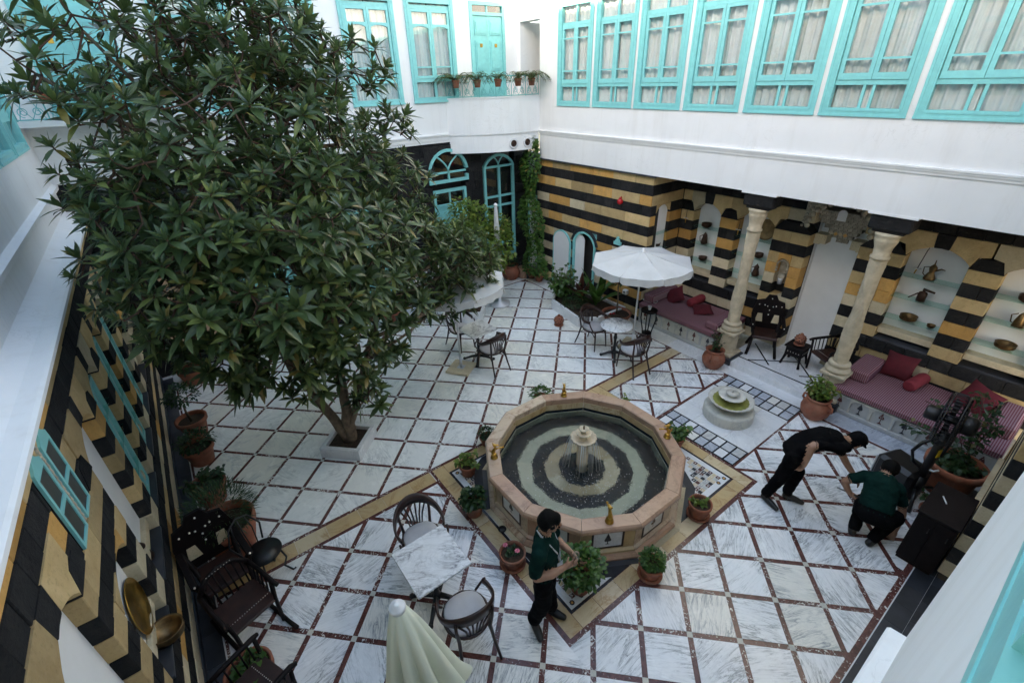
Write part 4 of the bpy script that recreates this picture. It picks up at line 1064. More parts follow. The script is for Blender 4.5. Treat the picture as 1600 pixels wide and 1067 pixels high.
# ------------------------------------------------------------------ central fountain
FT=thing('fountain','large twelve sided beige marble fountain full of water in the middle','fountain',(FC[0],FC[1],0))
def P12(r,ph=15): return [(r*cos(radians(ph+30*k)),r*sin(radians(ph+30*k))) for k in range(12)]
ZT=.585
def side_ring(name,mat,prof,parent=FT,per=True,jm=None):
    # profile of (radius,z) swept round the twelve sides, one mesh per side
    for k in range(12):
        m=MB(); a0,a1=radians(15+30*k),radians(45+30*k); g_=.0025
        vs=[]; n=len(prof)
        for a,sg in ((a0,1),(a1,-1)):
            for r,z in prof:
                x,y=r*cos(a),r*sin(a); tx,ty=-sin((a0+a1)/2),cos((a0+a1)/2); vs.append((x+sg*tx*g_,y+sg*ty*g_,z))
        fs=[(i,n+i,n+(i+1)%n,(i+1)%n) for i in range(n)]+[tuple(range(n)),tuple(range(n,2*n))[::-1]]
        m.add(vs,fs); m.build(name, mat if jm is None else jm[k%len(jm)], parent)
side_ring('wall_panel','rim',[(1.335,.0),(1.335,.09),(1.30,.11),(1.30,.49),(1.20,.49),(1.20,.0)],jm=['rim','yellow','rim'])
side_ring('rim_stone','rim',[(1.335,.485),(1.385,.505),(1.395,.53),(1.39,.565),(1.37,ZT),(1.21,ZT),(1.195,.575),(1.195,.485)])
side_ring('base_moulding','rim',[(1.336,.0),(1.40,.0),(1.40,.03),(1.375,.055),(1.336,.06)])
# pictured panels on the sides
for k in range(12):
    a=radians(30+30*k); ap_=1.30*cos(radians(15)); h=MB(); 
    def PL_(u,z,d): return ((ap_+d)*cos(a)-u*sin(a),(ap_+d)*sin(a)+u*cos(a),z)
    def quadbox(mb,u0,u1,z0,z1,d0,d1):
        vs=[PL_(u,z,d) for d in (d0,d1) for (u,z) in ((u0,z0),(u1,z0),(u1,z1),(u0,z1))]; mb.add(vs,[(3,2,1,0),(4,5,6,7),(0,1,5,4),(1,2,6,5),(2,3,7,6),(3,0,4,7)])
    for (u0,u1,z0,z1) in ((-.20,.20,.135,.160),(-.20,.20,.435,.46),(-.20,-.175,.16,.435),(.175,.20,.16,.435)): quadbox(h,u0,u1,z0,z1,-.002,.006)
    pn=h.build('panel_frame','woodred',FT)
    h=MB(); quadbox(h,-.175,.175,.16,.435,-.002,.0025); h.build('white_panel','tileW',pn)
    h=MB(); vs=[PL_(u,z,.0045) for u,z in ((0,.40),(.028,.32),(.045,.275),(.03,.255),(.006,.255),(.006,.22),(.03,.205),(-.03,.205),(-.006,.22),(-.006,.255),(-.03,.255),(-.045,.275),(-.028,.32))]; h.add(vs,[tuple(range(13))[::-1],tuple(range(13))][:1]); h.build('cypress_inlay','red' if k%2 else 'slate',pn)
# inner basin bands
side_ring('basin_band','yellow',[(1.200,.38),(1.200,.484),(1.19,.484),(1.19,.38)])
side_ring('basin_band','pooldark',[(1.195,.33),(1.195,.38),(1.185,.38),(1.185,.33)])
side_ring('basin_band','poolpale',[(1.195,.10),(1.195,.33),(1.18,.33),(1.18,.10)])
def disc_ring(name,mat,r0,r1,z):
    a,b=P12(r0),P12(r1)
    for k in range(12):
        m=MB(); k2=(k+1)%12; m.prism([a[k],b[k],b[k2],a[k2]],.05,z); m.build(name,mat,FT)
disc_ring('basin_slab','pooldark',.93,1.20,.150); disc_ring('basin_slab','poolpale',.735,.93,.151); disc_ring('basin_slab','pooldark',.535,.735,.152)
disc_ring('basin_slab','poolbeige',.34,.535,.153); disc_ring('basin_slab','pooldark',.0,.34,.154)
# water surface with ripples
wm=MB(); nr,na=44,96; vs=[]; fs=[]; rw_=random.Random(3); rip=[(rw_.uniform(-1,1),rw_.uniform(-1,1),rw_.uniform(14,30),rw_.uniform(0,6)) for _ in range(9)]
for i in range(nr+1):
    for k in range(na):
        a=2*pi*k/na; sec=((math.degrees(a)-15)%30)-15; lim=1.181*cos(radians(15))/cos(radians(sec)); r=lim*i/nr; x,y=r*cos(a),r*sin(a)
        z=.008*sin(r*52)*math.exp(-r*1.5)+sum(.0016*sin(hypot(x-p,y-q)*s_+f_) for p,q,s_,f_ in rip); vs.append((x,y,.325+z))
for i in range(nr):
    for k in range(na):
        fs.append((i*na+k,(i+1)*na+k,(i+1)*na+(k+1)%na,i*na+(k+1)%na))
wm.add(vs,fs,True); wm.build('water','water',FT)
# pedestal with scalloped tiers
m=MB(); m.prism([(.085*cos(radians(22.5+45*k)),.085*sin(radians(22.5+45*k))) for k in range(8)],.15,.74); m.build('pedestal','shell',FT)
def scal(a,r,z): return .10*abs(sin(a*7)) if r>.10 else 0
m=MB(); m.lathe([(.06,.68),(.075,.71),(.13,.745),(.165,.775),(.17,.79),(.15,.79),(.09,.765),(.0,.76)],56,(0,0,0),True,scal,False); m.build('bowl','shell',FT)
m=MB(); m.lathe([(.055,.76),(.045,.80),(.06,.83),(.095,.86),(.10,.872),(.085,.872),(.0,.85)],40,(0,0,0),True,lambda a,r,z:.10*abs(sin(a*6)) if r>.07 else 0,False); m.build('bowl','shell',FT)
m=MB(); m.lathe([(.04,.85),(.035,.89),(.05,.91),(.066,.935),(.05,.94),(.0,.93)],32,(0,0,0),True,lambda a,r,z:.12*abs(sin(a*5)) if r>.045 else 0,False); m.build('bowl','shell',FT)
m=MB(); m.lathe([(.012,.93),(.012,.99)],10); m.build('nozzle','brassdark',FT)
m=MB()
for k in range(18):
    a=2*pi*k/18+.1; m.tube([(q*.095*cos(a),q*.095*sin(a),.985+.05*q-.085*q*q) for q in (0.05,.25,.5,.75,1.0)],[.0035,.003,.003,.0028,.0022],5)
m.build('water_jets','spray',FT,stuff=True)
m=MB()
for i in range(46):
    a=rw_.uniform(0,2*pi); r0=.15; r1=rw_.uniform(.19,.30); z0=.79
    pts=[((r0+(r1-r0)*t)*cos(a),(r0+(r1-r0)*t)*sin(a),z0-(z0-.325)*t*t) for t in (0,.25,.5,.75,1)]; m.tube(pts,[.0022,.0022,.002,.0018,.0014],5)
for i in range(420):
    a=rw_.gauss(radians(-35),.75) if i<300 else rw_.uniform(0,6.3); r=rw_.uniform(.25,1.12); m.sphere((r*cos(a),r*sin(a),.327),rw_.uniform(.0025,.006),5,3,(1.6,.8,.4))  # flattened white beads paint sparkle and splashes onto the water
m.build('drops_and_glints','dropglint',FT,stuff=True)
# brass spouts
def spout(deg,label):
    a=radians(deg); r=1.285*cos(radians(15)); x,y=FC[0]+r*cos(a),FC[1]+r*sin(a)
    S=thing('brass_spout',label,'spout',(x,y,ZT),a+pi,'brass animal spouts on the fountain rim')
    m=MB(); m.lathe([(.05,0),(.052,.012),(.035,.02),(.03,.035),(.042,.05),(.03,.07),(.018,.08)],20); m.build('foot','brass',S)
    m=MB(); m.tube([(-.004,0,.07),(-.012,0,.10),(-.006,0,.125),(.010,0,.145),(.022,0,.17),(.012,0,.20)],[.022,.030,.026,.022,.017,.014],10); m.build('body','brass',S)
    m=MB(); m.sphere((.012,0,.215),.024,10,8); m.tube([(.02,0,.218),(.055,0,.215),(.075,0,.205)],[.016,.011,.007],8); m.tube([(-.004,.012,.225),(-.014,.02,.25)],[.008,.003],6); m.tube([(-.004,-.012,.225),(-.014,-.02,.25)],[.008,.003],6); m.build('head','brass',S)
    m=MB(); m.tube([(.02,.0,.15),(.07,0,.165),(.125,0,.172)],[.013,.010,.010],8); m.sphere((.128,0,.172),.015,8,6); m.tube([(-.02,0,.10),(-.05,0,.12),(-.052,0,.16)],[.012,.009,.004],8); m.build('beak_pipe','brass',S)
spout(-120,'brass animal spout on the near left of the fountain rim'); spout(0-30+0,'brass animal spout on the near right of the fountain rim')
spout(150,'brass animal spout on the far left of the fountain rim'); spout(62,'brass animal spout on the far right of the fountain rim')
# small shell fountain
SF=thing('shell_fountain','small grey round fountain with scalloped shell bowls before the alcove','fountain',(.70,2.72,0))
m=MB(); m.lathe([(.395,.0),(.40,.02),(.40,.16),(.385,.19),(.35,.195),(.0,.195)],48,(0,0,0),True,None,False); m.build('drum','greymarble',SF)
m=MB(); m.lathe([(.08,.19),(.09,.22),(.16,.245),(.29,.29),(.345,.335),(.35,.355),(.325,.35),(.27,.315),(.13,.275),(.0,.27)],84,(0,0,0),True,lambda a,r,z:.045*abs(sin(a*10)) if r>.25 else 0,False); m.build('shell_bowl','shellgrey',SF)
m=MB(); m.lathe([(.0,.318),(.287,.318)],40,(0,0,0),False,None,False); m.build('water','algae',SF)
m=MB(); m.lathe([(.06,.27),(.055,.36),(.10,.385),(.185,.405),(.205,.425),(.19,.43),(.12,.415),(.0,.41)],64,(0,0,0),True,lambda a,r,z:.06*abs(sin(a*9)) if r>.14 else 0,False); m.build('upper_bowl','shellgrey',SF)
m=MB(); m.lathe([(.07,.41),(.075,.445),(.10,.455),(.105,.47),(.0,.475)],32,(0,0,0),True,lambda a,r,z:.05*abs(sin(a*7)) if r>.09 else 0,False); m.tube([(0,0,.47),(0,0,.53)],.014,8); m.build('finial','shellgrey',SF)
# ------------------------------------------------------------------ the loquat tree in its marble planter
TB=Vector((-2.62,-2.66,.0))
PT=thing('marble_planter','low square white marble planter holding the big tree','planter',(TB.x,TB.y,0),pi/4)
h=.325; t=.07
m=MB(); m.cbox(-h,h,-h,-h+t,0,.2,.006); m.cbox(-h,h,h-t,h,0,.2,.006); m.cbox(-h,-h+t,-h+t,h-t,0,.2,.006); m.cbox(h-t,h,-h+t,h-t,0,.2,.006); m.build('kerb','tileW',PT)
m=MB(); m.box(-h+t-.01,h-t+.01,-h+t-.01,h-t+.01,.0,.13); m.build('soil','soil',PT)
LOB=[(-2.2,-4.36,5.24,.42),(-2.6,-3.95,5.57,.6),(-2.8,-3.46,5.59,.85),(-2.6,-2.9,5.53,.9),(-2.9,-2.3,5.5,.7),(-3.0,-2.5,6.2,.5),(-3.0,-3.2,6.2,.45),(-3.2,-1.32,5.25,.42),(-3.2,-1.05,4.5,.42),(-1.9,-4.39,4.62,.16),(-2.2,-3.95,4.81,.6),(-1.8,-3.32,4.84,.85),(-2.2,-2.58,4.77,.8),(-2.8,-1.87,4.09,.75),(-3.2,-.99,3.71,.55),(-2.2,-4.14,4.13,.5),(-1.6,-3.67,4.13,.8),(-1.5,-3.07,3.98,.85),(-2.1,-2.2,3.47,.8),(-2.8,-1.07,3.03,.6),(-3.1,-.06,2.36,.45),(-3.0,.12,2.45,.45),(-2.9,-.45,2.65,.5),(-2.8,-.85,2.3,.45),(-3.4,.2,2.6,.4),(-3.1,.30,2.0,.38),(-2.9,-.35,2.0,.35),(-3.3,.36,1.83,.25),(-2.0,-4.35,3.49,.42),(-1.5,-3.94,3.47,.62),(-1.4,-3.4,3.29,.75),(-1.7,-2.69,2.9,.7),(-2.4,-1.65,2.45,.6),(-3.0,-.69,1.73,.35),(-2.0,-4.22,2.84,.32),(-1.8,-3.83,2.63,.42),(-1.8,-3.24,2.32,.5),(-2.1,-2.44,1.92,.5),(-2.4,-1.82,1.49,.28),(-2.3,-2.3,.99,.27),(-2.1,-3.09,1.68,.3),(-2.0,-3.74,2.02,.22),(-3.9,-3.27,4.67,.9),(-3.9,-2.61,3.8,.95),(-3.7,-1.99,2.76,.8),(-3.4,-3.64,3.22,.8),(-3.8,-3.61,5.23,.8),(-4.0,-2.21,4.91,.8),(-3.9,-1.06,2.72,.6)]
TR=thing('loquat_tree','big dark leaved tree rising from the square planter up past the windows','tree',(TB.x,TB.y,.12))
rt=random.Random(41)
cc=Vector((-2.6,-2.7,3.4))
# trunk: three stems
stems=[[(.02,.0,0),(-.08,-.10,.35),(-.18,-.22,.75),(-.30,-.45,1.4),(-.35,-.60,2.2),(-.30,-.65,3.2),(-.2,-.6,4.3)],
       [(.03,.03,0),(.02,.05,.3),(.0,.08,.75),(-.15,.15,1.5),(-.35,.25,2.4),(-.5,.35,3.4),(-.5,.3,4.6)],
       [(.05,.05,.2),(.10,.14,.5),(.16,.26,.9),(.3,.45,1.5),(.35,.7,2.1),(.2,1.0,2.8)]]
rads=[[.085,.075,.065,.058,.05,.04,.028],[.10,.09,.075,.065,.055,.045,.03],[.05,.05,.045,.04,.035,.025]]
nodes=[]
for st,rd in zip(stems,rads):
    m=MB(); pts=[]; rr=[]
    for i in range(len(st)-1):
        for q in range(4):
            t=q/4; a,b=Vector(st[i]),Vector(st[i+1]); p=a.lerp(b,t)+Vector((rt.uniform(-.015,.015),rt.uniform(-.015,.015),0)); pts.append(p); rr.append(rd[i]*(1-t)+rd[i+1]*t)
    pts.append(Vector(st[-1])); rr.append(rd[-1]); m.tube(pts,rr,10); m.build('trunk','bark',TR)
    nodes+= [Vector(p)+TR.location for p in pts[4:]]
# limbs to every lobe
lm=[]
for (x,y,z,r) in LOB:
    c=Vector((x,y,z)); best=min(nodes,key=lambda n:(n-c).length+max(0,n.z-c.z)*1.6)
    mid=best.lerp(c,.5)+Vector((rt.uniform(-.15,.15),rt.uniform(-.15,.15),-.12)); m=MB(); pts=[]
    for i in range(9):
        t=i/8; pts.append((best*(1-t)**2+mid*2*t*(1-t)+c*t*t)-TR.location)
    m.tube(pts,[.030-.002*i for i in range(9)],7); m.build('branch','bark',TR); lm.append([p+TR.location for p in pts])
# rosettes of leaves
ros=[]
camp=cam.matrix_world.translation
for li,(x,y,z,r) in enumerate(LOB):
    c=Vector((x,y,z)); n=max(3,int(26*r*r*4.0*(.42 if (y<-3.2 and z>4.6) else (.7 if x<-3.3 else 1))+2)) ; tries=0; k=0
    while k<n and tries<n*30:
        tries+=1; d=rnd_dir(rt,-.75,1.0); p=c+d*r*(rt.uniform(.62,1.02))
        if p.y<-4.93 or p.z<.55: continue
        # discard what would be buried deep in other lobes
        if any((p-Vector(q[:3])).length<q[3]*.45 for j,q in enumerate(LOB) if j!=li): 
            if rt.random()<.7: continue
        if any((p-q[0]).length<.15 for q in ros): continue
        out=((p-cc).normalized()*.32+d*.32+Vector((0,0,.85))+rnd_dir(rt)*.38).normalized(); ros.append((p,out,li)); k+=1
tw=MB(); leaves=[]
def rosette(p,out,rng):
    u=out.orthogonal().normalized(); v_=out.cross(u); n=rng.randint(13,19); ls=[]
    L0=rng.choice((.15,.18,.21,.24))*rng.uniform(.9,1.12)
    for i in range(n):
        f=i/(n-1); a=i*2.4+rng.uniform(-.25,.25); ele=radians(74-rng.uniform(70,95)*f+rng.uniform(-12,12)); L=L0*(.55+.5*min(1,f*1.6))*rng.uniform(.72,1.15)
        d=(u*cos(a)+v_*sin(a))*cos(ele)+out*sin(ele); ls.append((p-out*(.05*f),d,out,L,L*rng.uniform(.25,.33),.04+.30*f*f*rng.uniform(.5,1.3)))
    return ls
bylobe={}
for r_ in ros: bylobe.setdefault(r_[2],[]).append(r_)
for li,rs_ in bylobe.items():
    c=Vector(LOB[li][:3]); nodes2=list(lm[li][4:])
    for (p,out,_) in sorted(rs_,key=lambda r_:(r_[0]-c).length):
        q=min(nodes2,key=lambda s_:(s_-p).length+.35*max(0,(s_-c).length-(p-c).length)); md=q.lerp(p,.55)-out*.06+Vector((rt.uniform(-.04,.04),rt.uniform(-.04,.04),-.02))
        base=p-out*.06; tw.tube([q-TR.location,md-TR.location,base-TR.location,p-TR.location],[.010,.008,.007,.005],5); nodes2+=[base,md]
        for l_ in rosette(p,out,rt): leaves.append(l_)
tw.build('twigs','twig',TR,stuff=True)
order=sorted(range(len(leaves)),key=lambda i:(leaves[i][0]-camp).length/leaves[i][3])
near=set()
cf=_f; 
for i in order:
    d=leaves[i][0]-camp; zz=d.dot(_f); 
    if zz<=0: continue
    sx=d.dot(_r)/zz; sy=d.dot(_d)/zz
    if abs(sx)<1.08 and abs(sy)<.72: near.add(i)
    if len(near)>=300: break
cr=MB()
for i,(p,d,up,L,W,dr) in enumerate(leaves):
    if i in near:
        m=MB(); leaf_into(m,(0,0,0),d,up,L,W,dr,.28,4); m.build('leaf','loquat',TR,p-TR.location)
    else: leaf_into(cr,p-TR.location,d,up,L,W,dr,.28,4)
cr.build('crown','loquat',TR,stuff=True)
# ------------------------------------------------------------------ pots and plants
def pot_profile(kind,r,h):
    if kind=='flower': return [(r*.68,0),(r*.74,h*.05),(r*.92,h*.72),(r*.95,h*.78),(r*1.06,h*.79),(r*1.08,h*.98),(r*1.0,h),(r*.93,h*.98),(r*.9,h*.80)]
    if kind=='urn': return [(r*.60,0),(r*.66,h*.04),(r*.92,h*.25),(r*1.0,h*.48),(r*.92,h*.68),(r*.74,h*.82),(r*.70,h*.86),(r*.82,h*.95),(r*.84,h*.99),(r*.72,h),(r*.62,h*.9),(r*.60,h*.80)]
    if kind=='bowl': return [(r*.62,0),(r*.66,h*.06),(r*.90,h*.6),(r*.94,h*.78),(r*1.0,h*.80),(r*1.03,h*.97),(r*.96,h),(r*.90,h*.95),(r*.88,h*.78)]
    return [(r*.7,0),(r,h),(r*.9,h),(r*.88,h*.8)]
def foliage(kind,mb,rng,c,R,H,dens=1.0,L=.05,W=.03):
    c=Vector(c)
    if kind=='bush':
        n=int(420*dens)
        for i in range(n):
            d=rnd_dir(rng,-.6,1); rr=rng.uniform(.45,1.0)**.6; bump=.85+.2*sin(d.x*5+i%3)*cos(d.y*4)
            p=c+Vector((d.x*R*rr*bump,d.y*R*rr*bump,H*.5+d.z*H*.5*rr*bump)); od=(d+rnd_dir(rng)*.7+Vector((0,0,.25))).normalized()
            leaf_into(mb,p,od,Vector((0,0,1)),L*rng.uniform(.7,1.2),W*rng.uniform(.8,1.2),.3,.2,2)
    elif kind=='leafy':
        for s_ in range(int(16*dens)):
            d=rnd_dir(rng,.15,1); l_=rng.uniform(.6,1.0); tip=c+Vector((d.x*R*l_,d.y*R*l_,H*(.35+.65*d.z)*l_))
            mb.cm=1; mb.tube([c+Vector((0,0,0)),c.lerp(tip,.5)+Vector((0,0,.02)),tip],[.006,.005,.003],4); mb.cm=0
            for q in range(int(9)):
                t=rng.uniform(.35,1.05); p=c.lerp(tip,t); od=(d*.4+rnd_dir(rng)).normalized(); leaf_into(mb,p,od,Vector((0,0,1)),L*rng.uniform(.7,1.2),W*rng.uniform(.8,1.2),.3,.2,3)
    elif kind=='fern':
        for s_ in range(int(18*dens)):
            a=rng.uniform(0,2*pi); l_=R*rng.uniform(.7,1.2); hh=H*rng.uniform(.5,1.0); pts=[]
            for i in range(8):
                t=i/7; pts.append(c+Vector((cos(a)*l_*t,sin(a)*l_*t,hh*(2.2*t-2.4*t*t)))); 
            mb.cm=1; mb.tube(pts,.003,4); mb.cm=0
            for i in range(1,8):
                for sg in (-1,1):
                    for q in range(2):
                        d=Vector((cos(a+sg*1.2),sin(a+sg*1.2),rng.uniform(-.1,.5))); leaf_into(mb,pts[i-1].lerp(pts[i],.5*q),d,Vector((0,0,1)),L*rng.uniform(.6,1.1),W*.6,.3,.1,2)
    elif kind=='spike':
        for s_ in range(int(26*dens)):
            a=rng.uniform(0,2*pi); e=rng.uniform(.5,1.4); d=Vector((cos(a)*cos(e),sin(a)*cos(e),sin(e))); leaf_into(mb,c+Vector((cos(a)*.02,sin(a)*.02,rng.uniform(0,H*.25))),d,Vector((0,0,1)) if abs(d.z)<.95 else Vector((1,0,0)),H*rng.uniform(.6,1.0),W,.15,.3,4)
    elif kind=='conifer':
        for i in range(int(900*dens)):
            d=rnd_dir(rng,-.5,1); rr=rng.uniform(.3,1)**.5; p=c+Vector((d.x*R*rr,d.y*R*rr,H*.45+d.z*H*.55*rr)); od=(d+rnd_dir(rng)*.5+Vector((0,0,.3))).normalized(); leaf_into(mb,p,od,Vector((0,0,1)),L*rng.uniform(.8,1.5),W*.5,.1,.1,2)
_pl=0
def potted(name,label,x,y,r,h,pk='flower',fk='leafy',R=.2,H=.25,mat='leafg',L=.06,W=.04,dens=1.0,z=0.0,group=None,saucer=False,handles=False,flowers=None,trunk=0.0,pm='terra',extra=None):
    global _pl; _pl+=1; rng=random.Random(100+_pl)
    T=thing(name,label,'potted plant',(x,y,z),rng.uniform(0,6),group)
    prof=pot_profile(pk,r,h); m=MB(); m.lathe(prof,26,(0,0,0),True,None,False); m.lathe([(0.001,.002),(prof[0][0],.002)],26,(0,0,0),False,None,False)
    if handles:
        for sg in (-1,1): m.tube([(sg*r*.74,0,h*.86),(sg*r*1.12,0,h*.80),(sg*r*1.15,0,h*.62),(sg*r*.95,0,h*.55)],.018,8)
    pot=m.build('pot',pm,T)
    if saucer:
        m=MB(); m.lathe([(r*.8,0),(r*1.05,.02),(r*1.08,.035),(r*.98,.03),(r*.6,.008)],24,(0,0,.001),True,None,False); m.build('saucer',pm,T)
    rs=prof[-1][0]; zs=prof[-1][1]; m=MB(); m.lathe([(.0005,.012),(rs*.6,.008),(rs*1.01,0)],18,(0,0,zs),True,lambda a,r_,z_:0,False); m.build('soil','soil',T)
    if trunk>0:
        m=MB(); m.tube([(0,0,zs),(.02,.01,zs+trunk*.5),(0,.03,zs+trunk)],[.022,.018,.014],8); m.build('stem','bark',T)
    m=MB(); foliage(fk,m,rng,(0,0,zs+trunk+(.0 if fk!='bush' else -.02)),R,H,dens,L,W)
    fo=m.build('foliage',[mat,'twig'],T,stuff=True)
    if flowers:
        fm,fpos=flowers
        for (fx,fy,fz) in fpos:
            q=MB(); q.tube([(fx*.3,fy*.3,zs),(fx,fy,zs+fz)],.004,5); base=len(q.v); q.cm=1
            for k in range(7):
                a=k*2*pi/7; leaf_into(q,(fx,fy,zs+fz),(cos(a),sin(a),.45),(0,0,1),.038,.034,.2,.3,2); leaf_into(q,(fx,fy,zs+fz+.006),(cos(a+.4)*.5,sin(a+.4)*.5,.9),(0,0,1),.028,.028,.1,.3,2)
            q.build('flower',['leafd',fm],T)
    return T
GF='pots standing round the fountain'
potted('potted_plant','small clipped dark shrub in a clay pot behind the left fountain rim',-1.27,-.90,.11,.16,'flower','bush',.13,.24,'leafd',.04,.02,1.0,0,GF)
potted('potted_plant','bright spreading leafy plant in a clay pot on the mosaic left of fountain',-.90,-1.48,.125,.20,'flower','leafy',.20,.24,'leafy',.075,.05,.9,0,GF)
potted('potted_plant','round geranium bush in a clay pot at the left foot of the fountain',-.24,-1.80,.135,.20,'flower','bush',.18,.30,'leafd',.06,.05,.9,0,GF)
potted('potted_plant','clay pot with two pink flowers behind the standing man',.68,-1.84,.15,.22,'flower','leafy',.09,.10,'leafd',.05,.03,.6,0,GF,True,False,('pink',[(.09,.05,.17),(-.02,-.08,.15)]))
potted('potted_plant','big bright green bush in a pot in front of the standing man',1.40,-1.42,.14,.20,'flower','bush',.27,.48,'leafg',.065,.05,1.5,0,GF)
potted('potted_plant','ball of small leaved basil in a saucered pot at the front of fountain',1.78,-.66,.135,.21,'flower','bush',.155,.27,'leafg',.04,.028,1.4,0,GF,True)
potted('potted_plant','low sparse yellow green plant in a saucered pot right of the fountain',1.62,.52,.14,.24,'flower','leafy',.13,.10,'leafy',.06,.045,.6,0,GF,True)
potted('potted_plant','broad leaved light green plant at the right rear of the fountain',.62,1.40,.12,.20,'flower','leafy',.22,.32,'leafg',.085,.06,1.1,0,GF)
potted('potted_plant','leaf tops of a pot plant peeping over the rear left fountain rim',-1.50,.42,.12,.20,'flower','bush',.20,.26,'leafg',.055,.035,.7,0,GF)
potted('potted_plant','tiny pale seedling pot peeping over the rear right fountain rim',-.42,1.40,.09,.18,'flower','leafy',.10,.30,'leafy',.055,.04,.5,0,GF)
# alcove urns
potted('potted_plant','brown handled clay urn with a climbing stem against the left column',-.34,3.88,.215,.40,'urn','leafy',.16,.62,'leafd',.05,.035,1.0,0,None,False,True,None,0)
potted('potted_plant','bulging clay urn with a leafy bright bush before the right column',1.60,3.80,.225,.40,'urn','leafy',.27,.52,'leafy',.07,.06,2.4,0,None,False,True)
potted('potted_plant','very large clay pot with low geraniums and a trailing vine by the cabinet',3.42,3.52,.31,.50,'flower','leafy',.30,.16,'leafd',.09,.08,2.0,0,None)
potted('potted_plant','wide shallow clay bowl with a thin tree stem and red flowers by the sofa',-2.86,3.86,.34,.26,'bowl','leafy',.42,.30,'leafd',.06,.035,1.2,0,None,False,False,('redflower',[(-.18,-.10,.10),(-.22,-.04,.08)]),.75)
potted('potted_plant','ribbed clay pot with a dark spiky plant beside the far door',-6.70,3.62,.27,.42,'urn','bush',.22,.35,'leafd',.08,.035,.7)
potted('potted_plant','small clay pot with a grey aloe by the stone stump',-6.02,4.12,.13,.20,'flower','spike',.15,.26,'leafd',.1,.03,.9)
potted('potted_plant','small perforated clay pot next to the stone stump',-6.34,4.10,.13,.24,'bowl','spike',.05,.08,'leafd',.05,.02,.4)
# left wall row
GL='pots along the striped left wall'
potted('potted_plant','tall thin stemmed plant in a wide red clay pot by the left wall niches',-4.55,-4.62,.22,.34,'flower','bush',.26,.42,'leafd',.07,.035,.8,0,GL,False,False,None,.35)
potted('potted_plant','white flecked shrub in a red clay pot near the left wall',-3.72,-4.62,.21,.32,'flower','bush',.26,.36,'leafd',.06,.035,.9,0,GL)
potted('potted_plant','ivy in a red clay pot at the left wall behind the conifer',-2.72,-4.60,.22,.34,'flower','leafy',.30,.32,'leafd',.08,.06,1.2,0,GL)
potted('potted_plant','bushy dwarf conifer in a huge clay pot behind the inlaid chair',-1.62,-4.48,.33,.55,'bowl','conifer',.38,.62,'leafd',.07,.02,1.6,0,GL)
potted('potted_plant','clay pot with a low plant under the tree at the left',-5.85,-3.55,.20,.28,'flower','leafy',.24,.25,'leafg',.07,.05,.9,0,GL)
potted('potted_plant','broad clay pot in the shade of the far left corner',-6.40,-4.45,.24,.32,'bowl','bush',.3,.4,'leafd',.08,.04,.9,0,GL)
potted('potted_plant','clay pot with a small shrub below the right hand edge of tree',-6.2,-.35,.24,.36,'flower','bush',.25,.3,'leafd',.07,.04,.8)
potted('potted_plant','clay pot with trailing leaves at the bottom left corner',.22,-4.60,.20,.34,'flower','leafy',.22,.22,'leafg',.08,.06,.9)
potted('potted_plant','small dark leafy pot plant on the floor behind the cabinet',3.46,2.74,.12,.20,'flower','leafy',.20,.30,'leafd',.07,.06,.9,0)
# far planter beds
def bed(name,label,poly,h,plants):
    cx=sum(p[0] for p in poly)/len(poly); cy=sum(p[1] for p in poly)/len(poly); T=thing(name,label,'planter',(cx,cy,0)); pl=[(x-cx,y-cy) for x,y in poly]; n=len(pl)
    for i in range(n):
        a,b=Vector((*pl[i],0)),Vector((*pl[(i+1)%n],0)); d=(b-a).normalized(); nn=Vector((-d.y,d.x,0))*.06
        m=MB(); m.prism([tuple(a.xy),tuple(b.xy),tuple((b+nn-d*.06).xy),tuple((a+nn+d*.06).xy)],0,h); m.build('kerb_slab','tileW',T)
    m=MB(); m.prism([(x*.96,y*.96) for x,y in pl],0,h-.07); m.build('soil','soil',T); return T
bed('marble_planter','angular white marble planter full of mixed plants by the arched door',[(-4.42,3.20),(-3.26,2.99),(-2.95,3.35),(-2.95,4.28),(-4.9,4.28),(-4.9,3.8)],.24,None)
def loose(name,label,x,y,z,kind,R,H,mat,L,W,dens,seed,cat='plant',stem=None):
    T=thing(name,label,cat,(x,y,z)); rng=random.Random(seed)
    m=MB(); foliage(kind,m,rng,(0,0,stem or 0),R,H,dens,L,W); m.build('foliage',[mat,'twig'],T,stuff=True)
    if stem:
        m=MB(); m.tube([(0,0,0),(.02,.02,stem*.5),(0,0,stem+H*.4)],[.03,.025,.012],7); m.build('stem','bark',T)
    return T
loose('canna_plant','upright broad leaved green canna plant in the angular planter',-3.55,3.90,.17,'spike',.3,1.05,'leafg',.3,.17,.7,5)
loose('bronze_plant','dark bronze leaved plant in the middle of the angular planter',-3.95,3.75,.17,'spike',.25,.85,'leafr',.3,.13,.5,6)
loose('shrub','spreading bright shrub at the left tip of the angular planter',-4.45,3.55,.17,'leafy',.48,1.0,'leafg',.10,.08,4.5,7)
loose('ground_cover_plant','low white flowering plants along the front of the angular planter',-3.85,3.42,.17,'bush',.32,.26,'leafd',.05,.035,.9,8)
bed('marble_planter','square white marble planter with a bare trunk near the half hidden parasol',[(-5.75,1.00),(-5.30,1.72),(-4.95,1.40),(-5.40,.68)],.26,None)
PT2=thing('small_tree','light green citrus tree behind the big tree','tree',(-5.60,1.40,.18))
rc=random.Random(77)
for k,(dx,dy,dz) in enumerate(((-.10,.12,1.35),(.18,.25,1.2),(-.05,-.2,1.1))):
    m=MB(); m.tube([(0,0,0),(.02*k,.03,.4),(dx*.5,dy*.5,.8),(dx,dy,dz)],[.055,.05,.035,.02],8); m.build('trunk','bark',PT2)
m=MB()
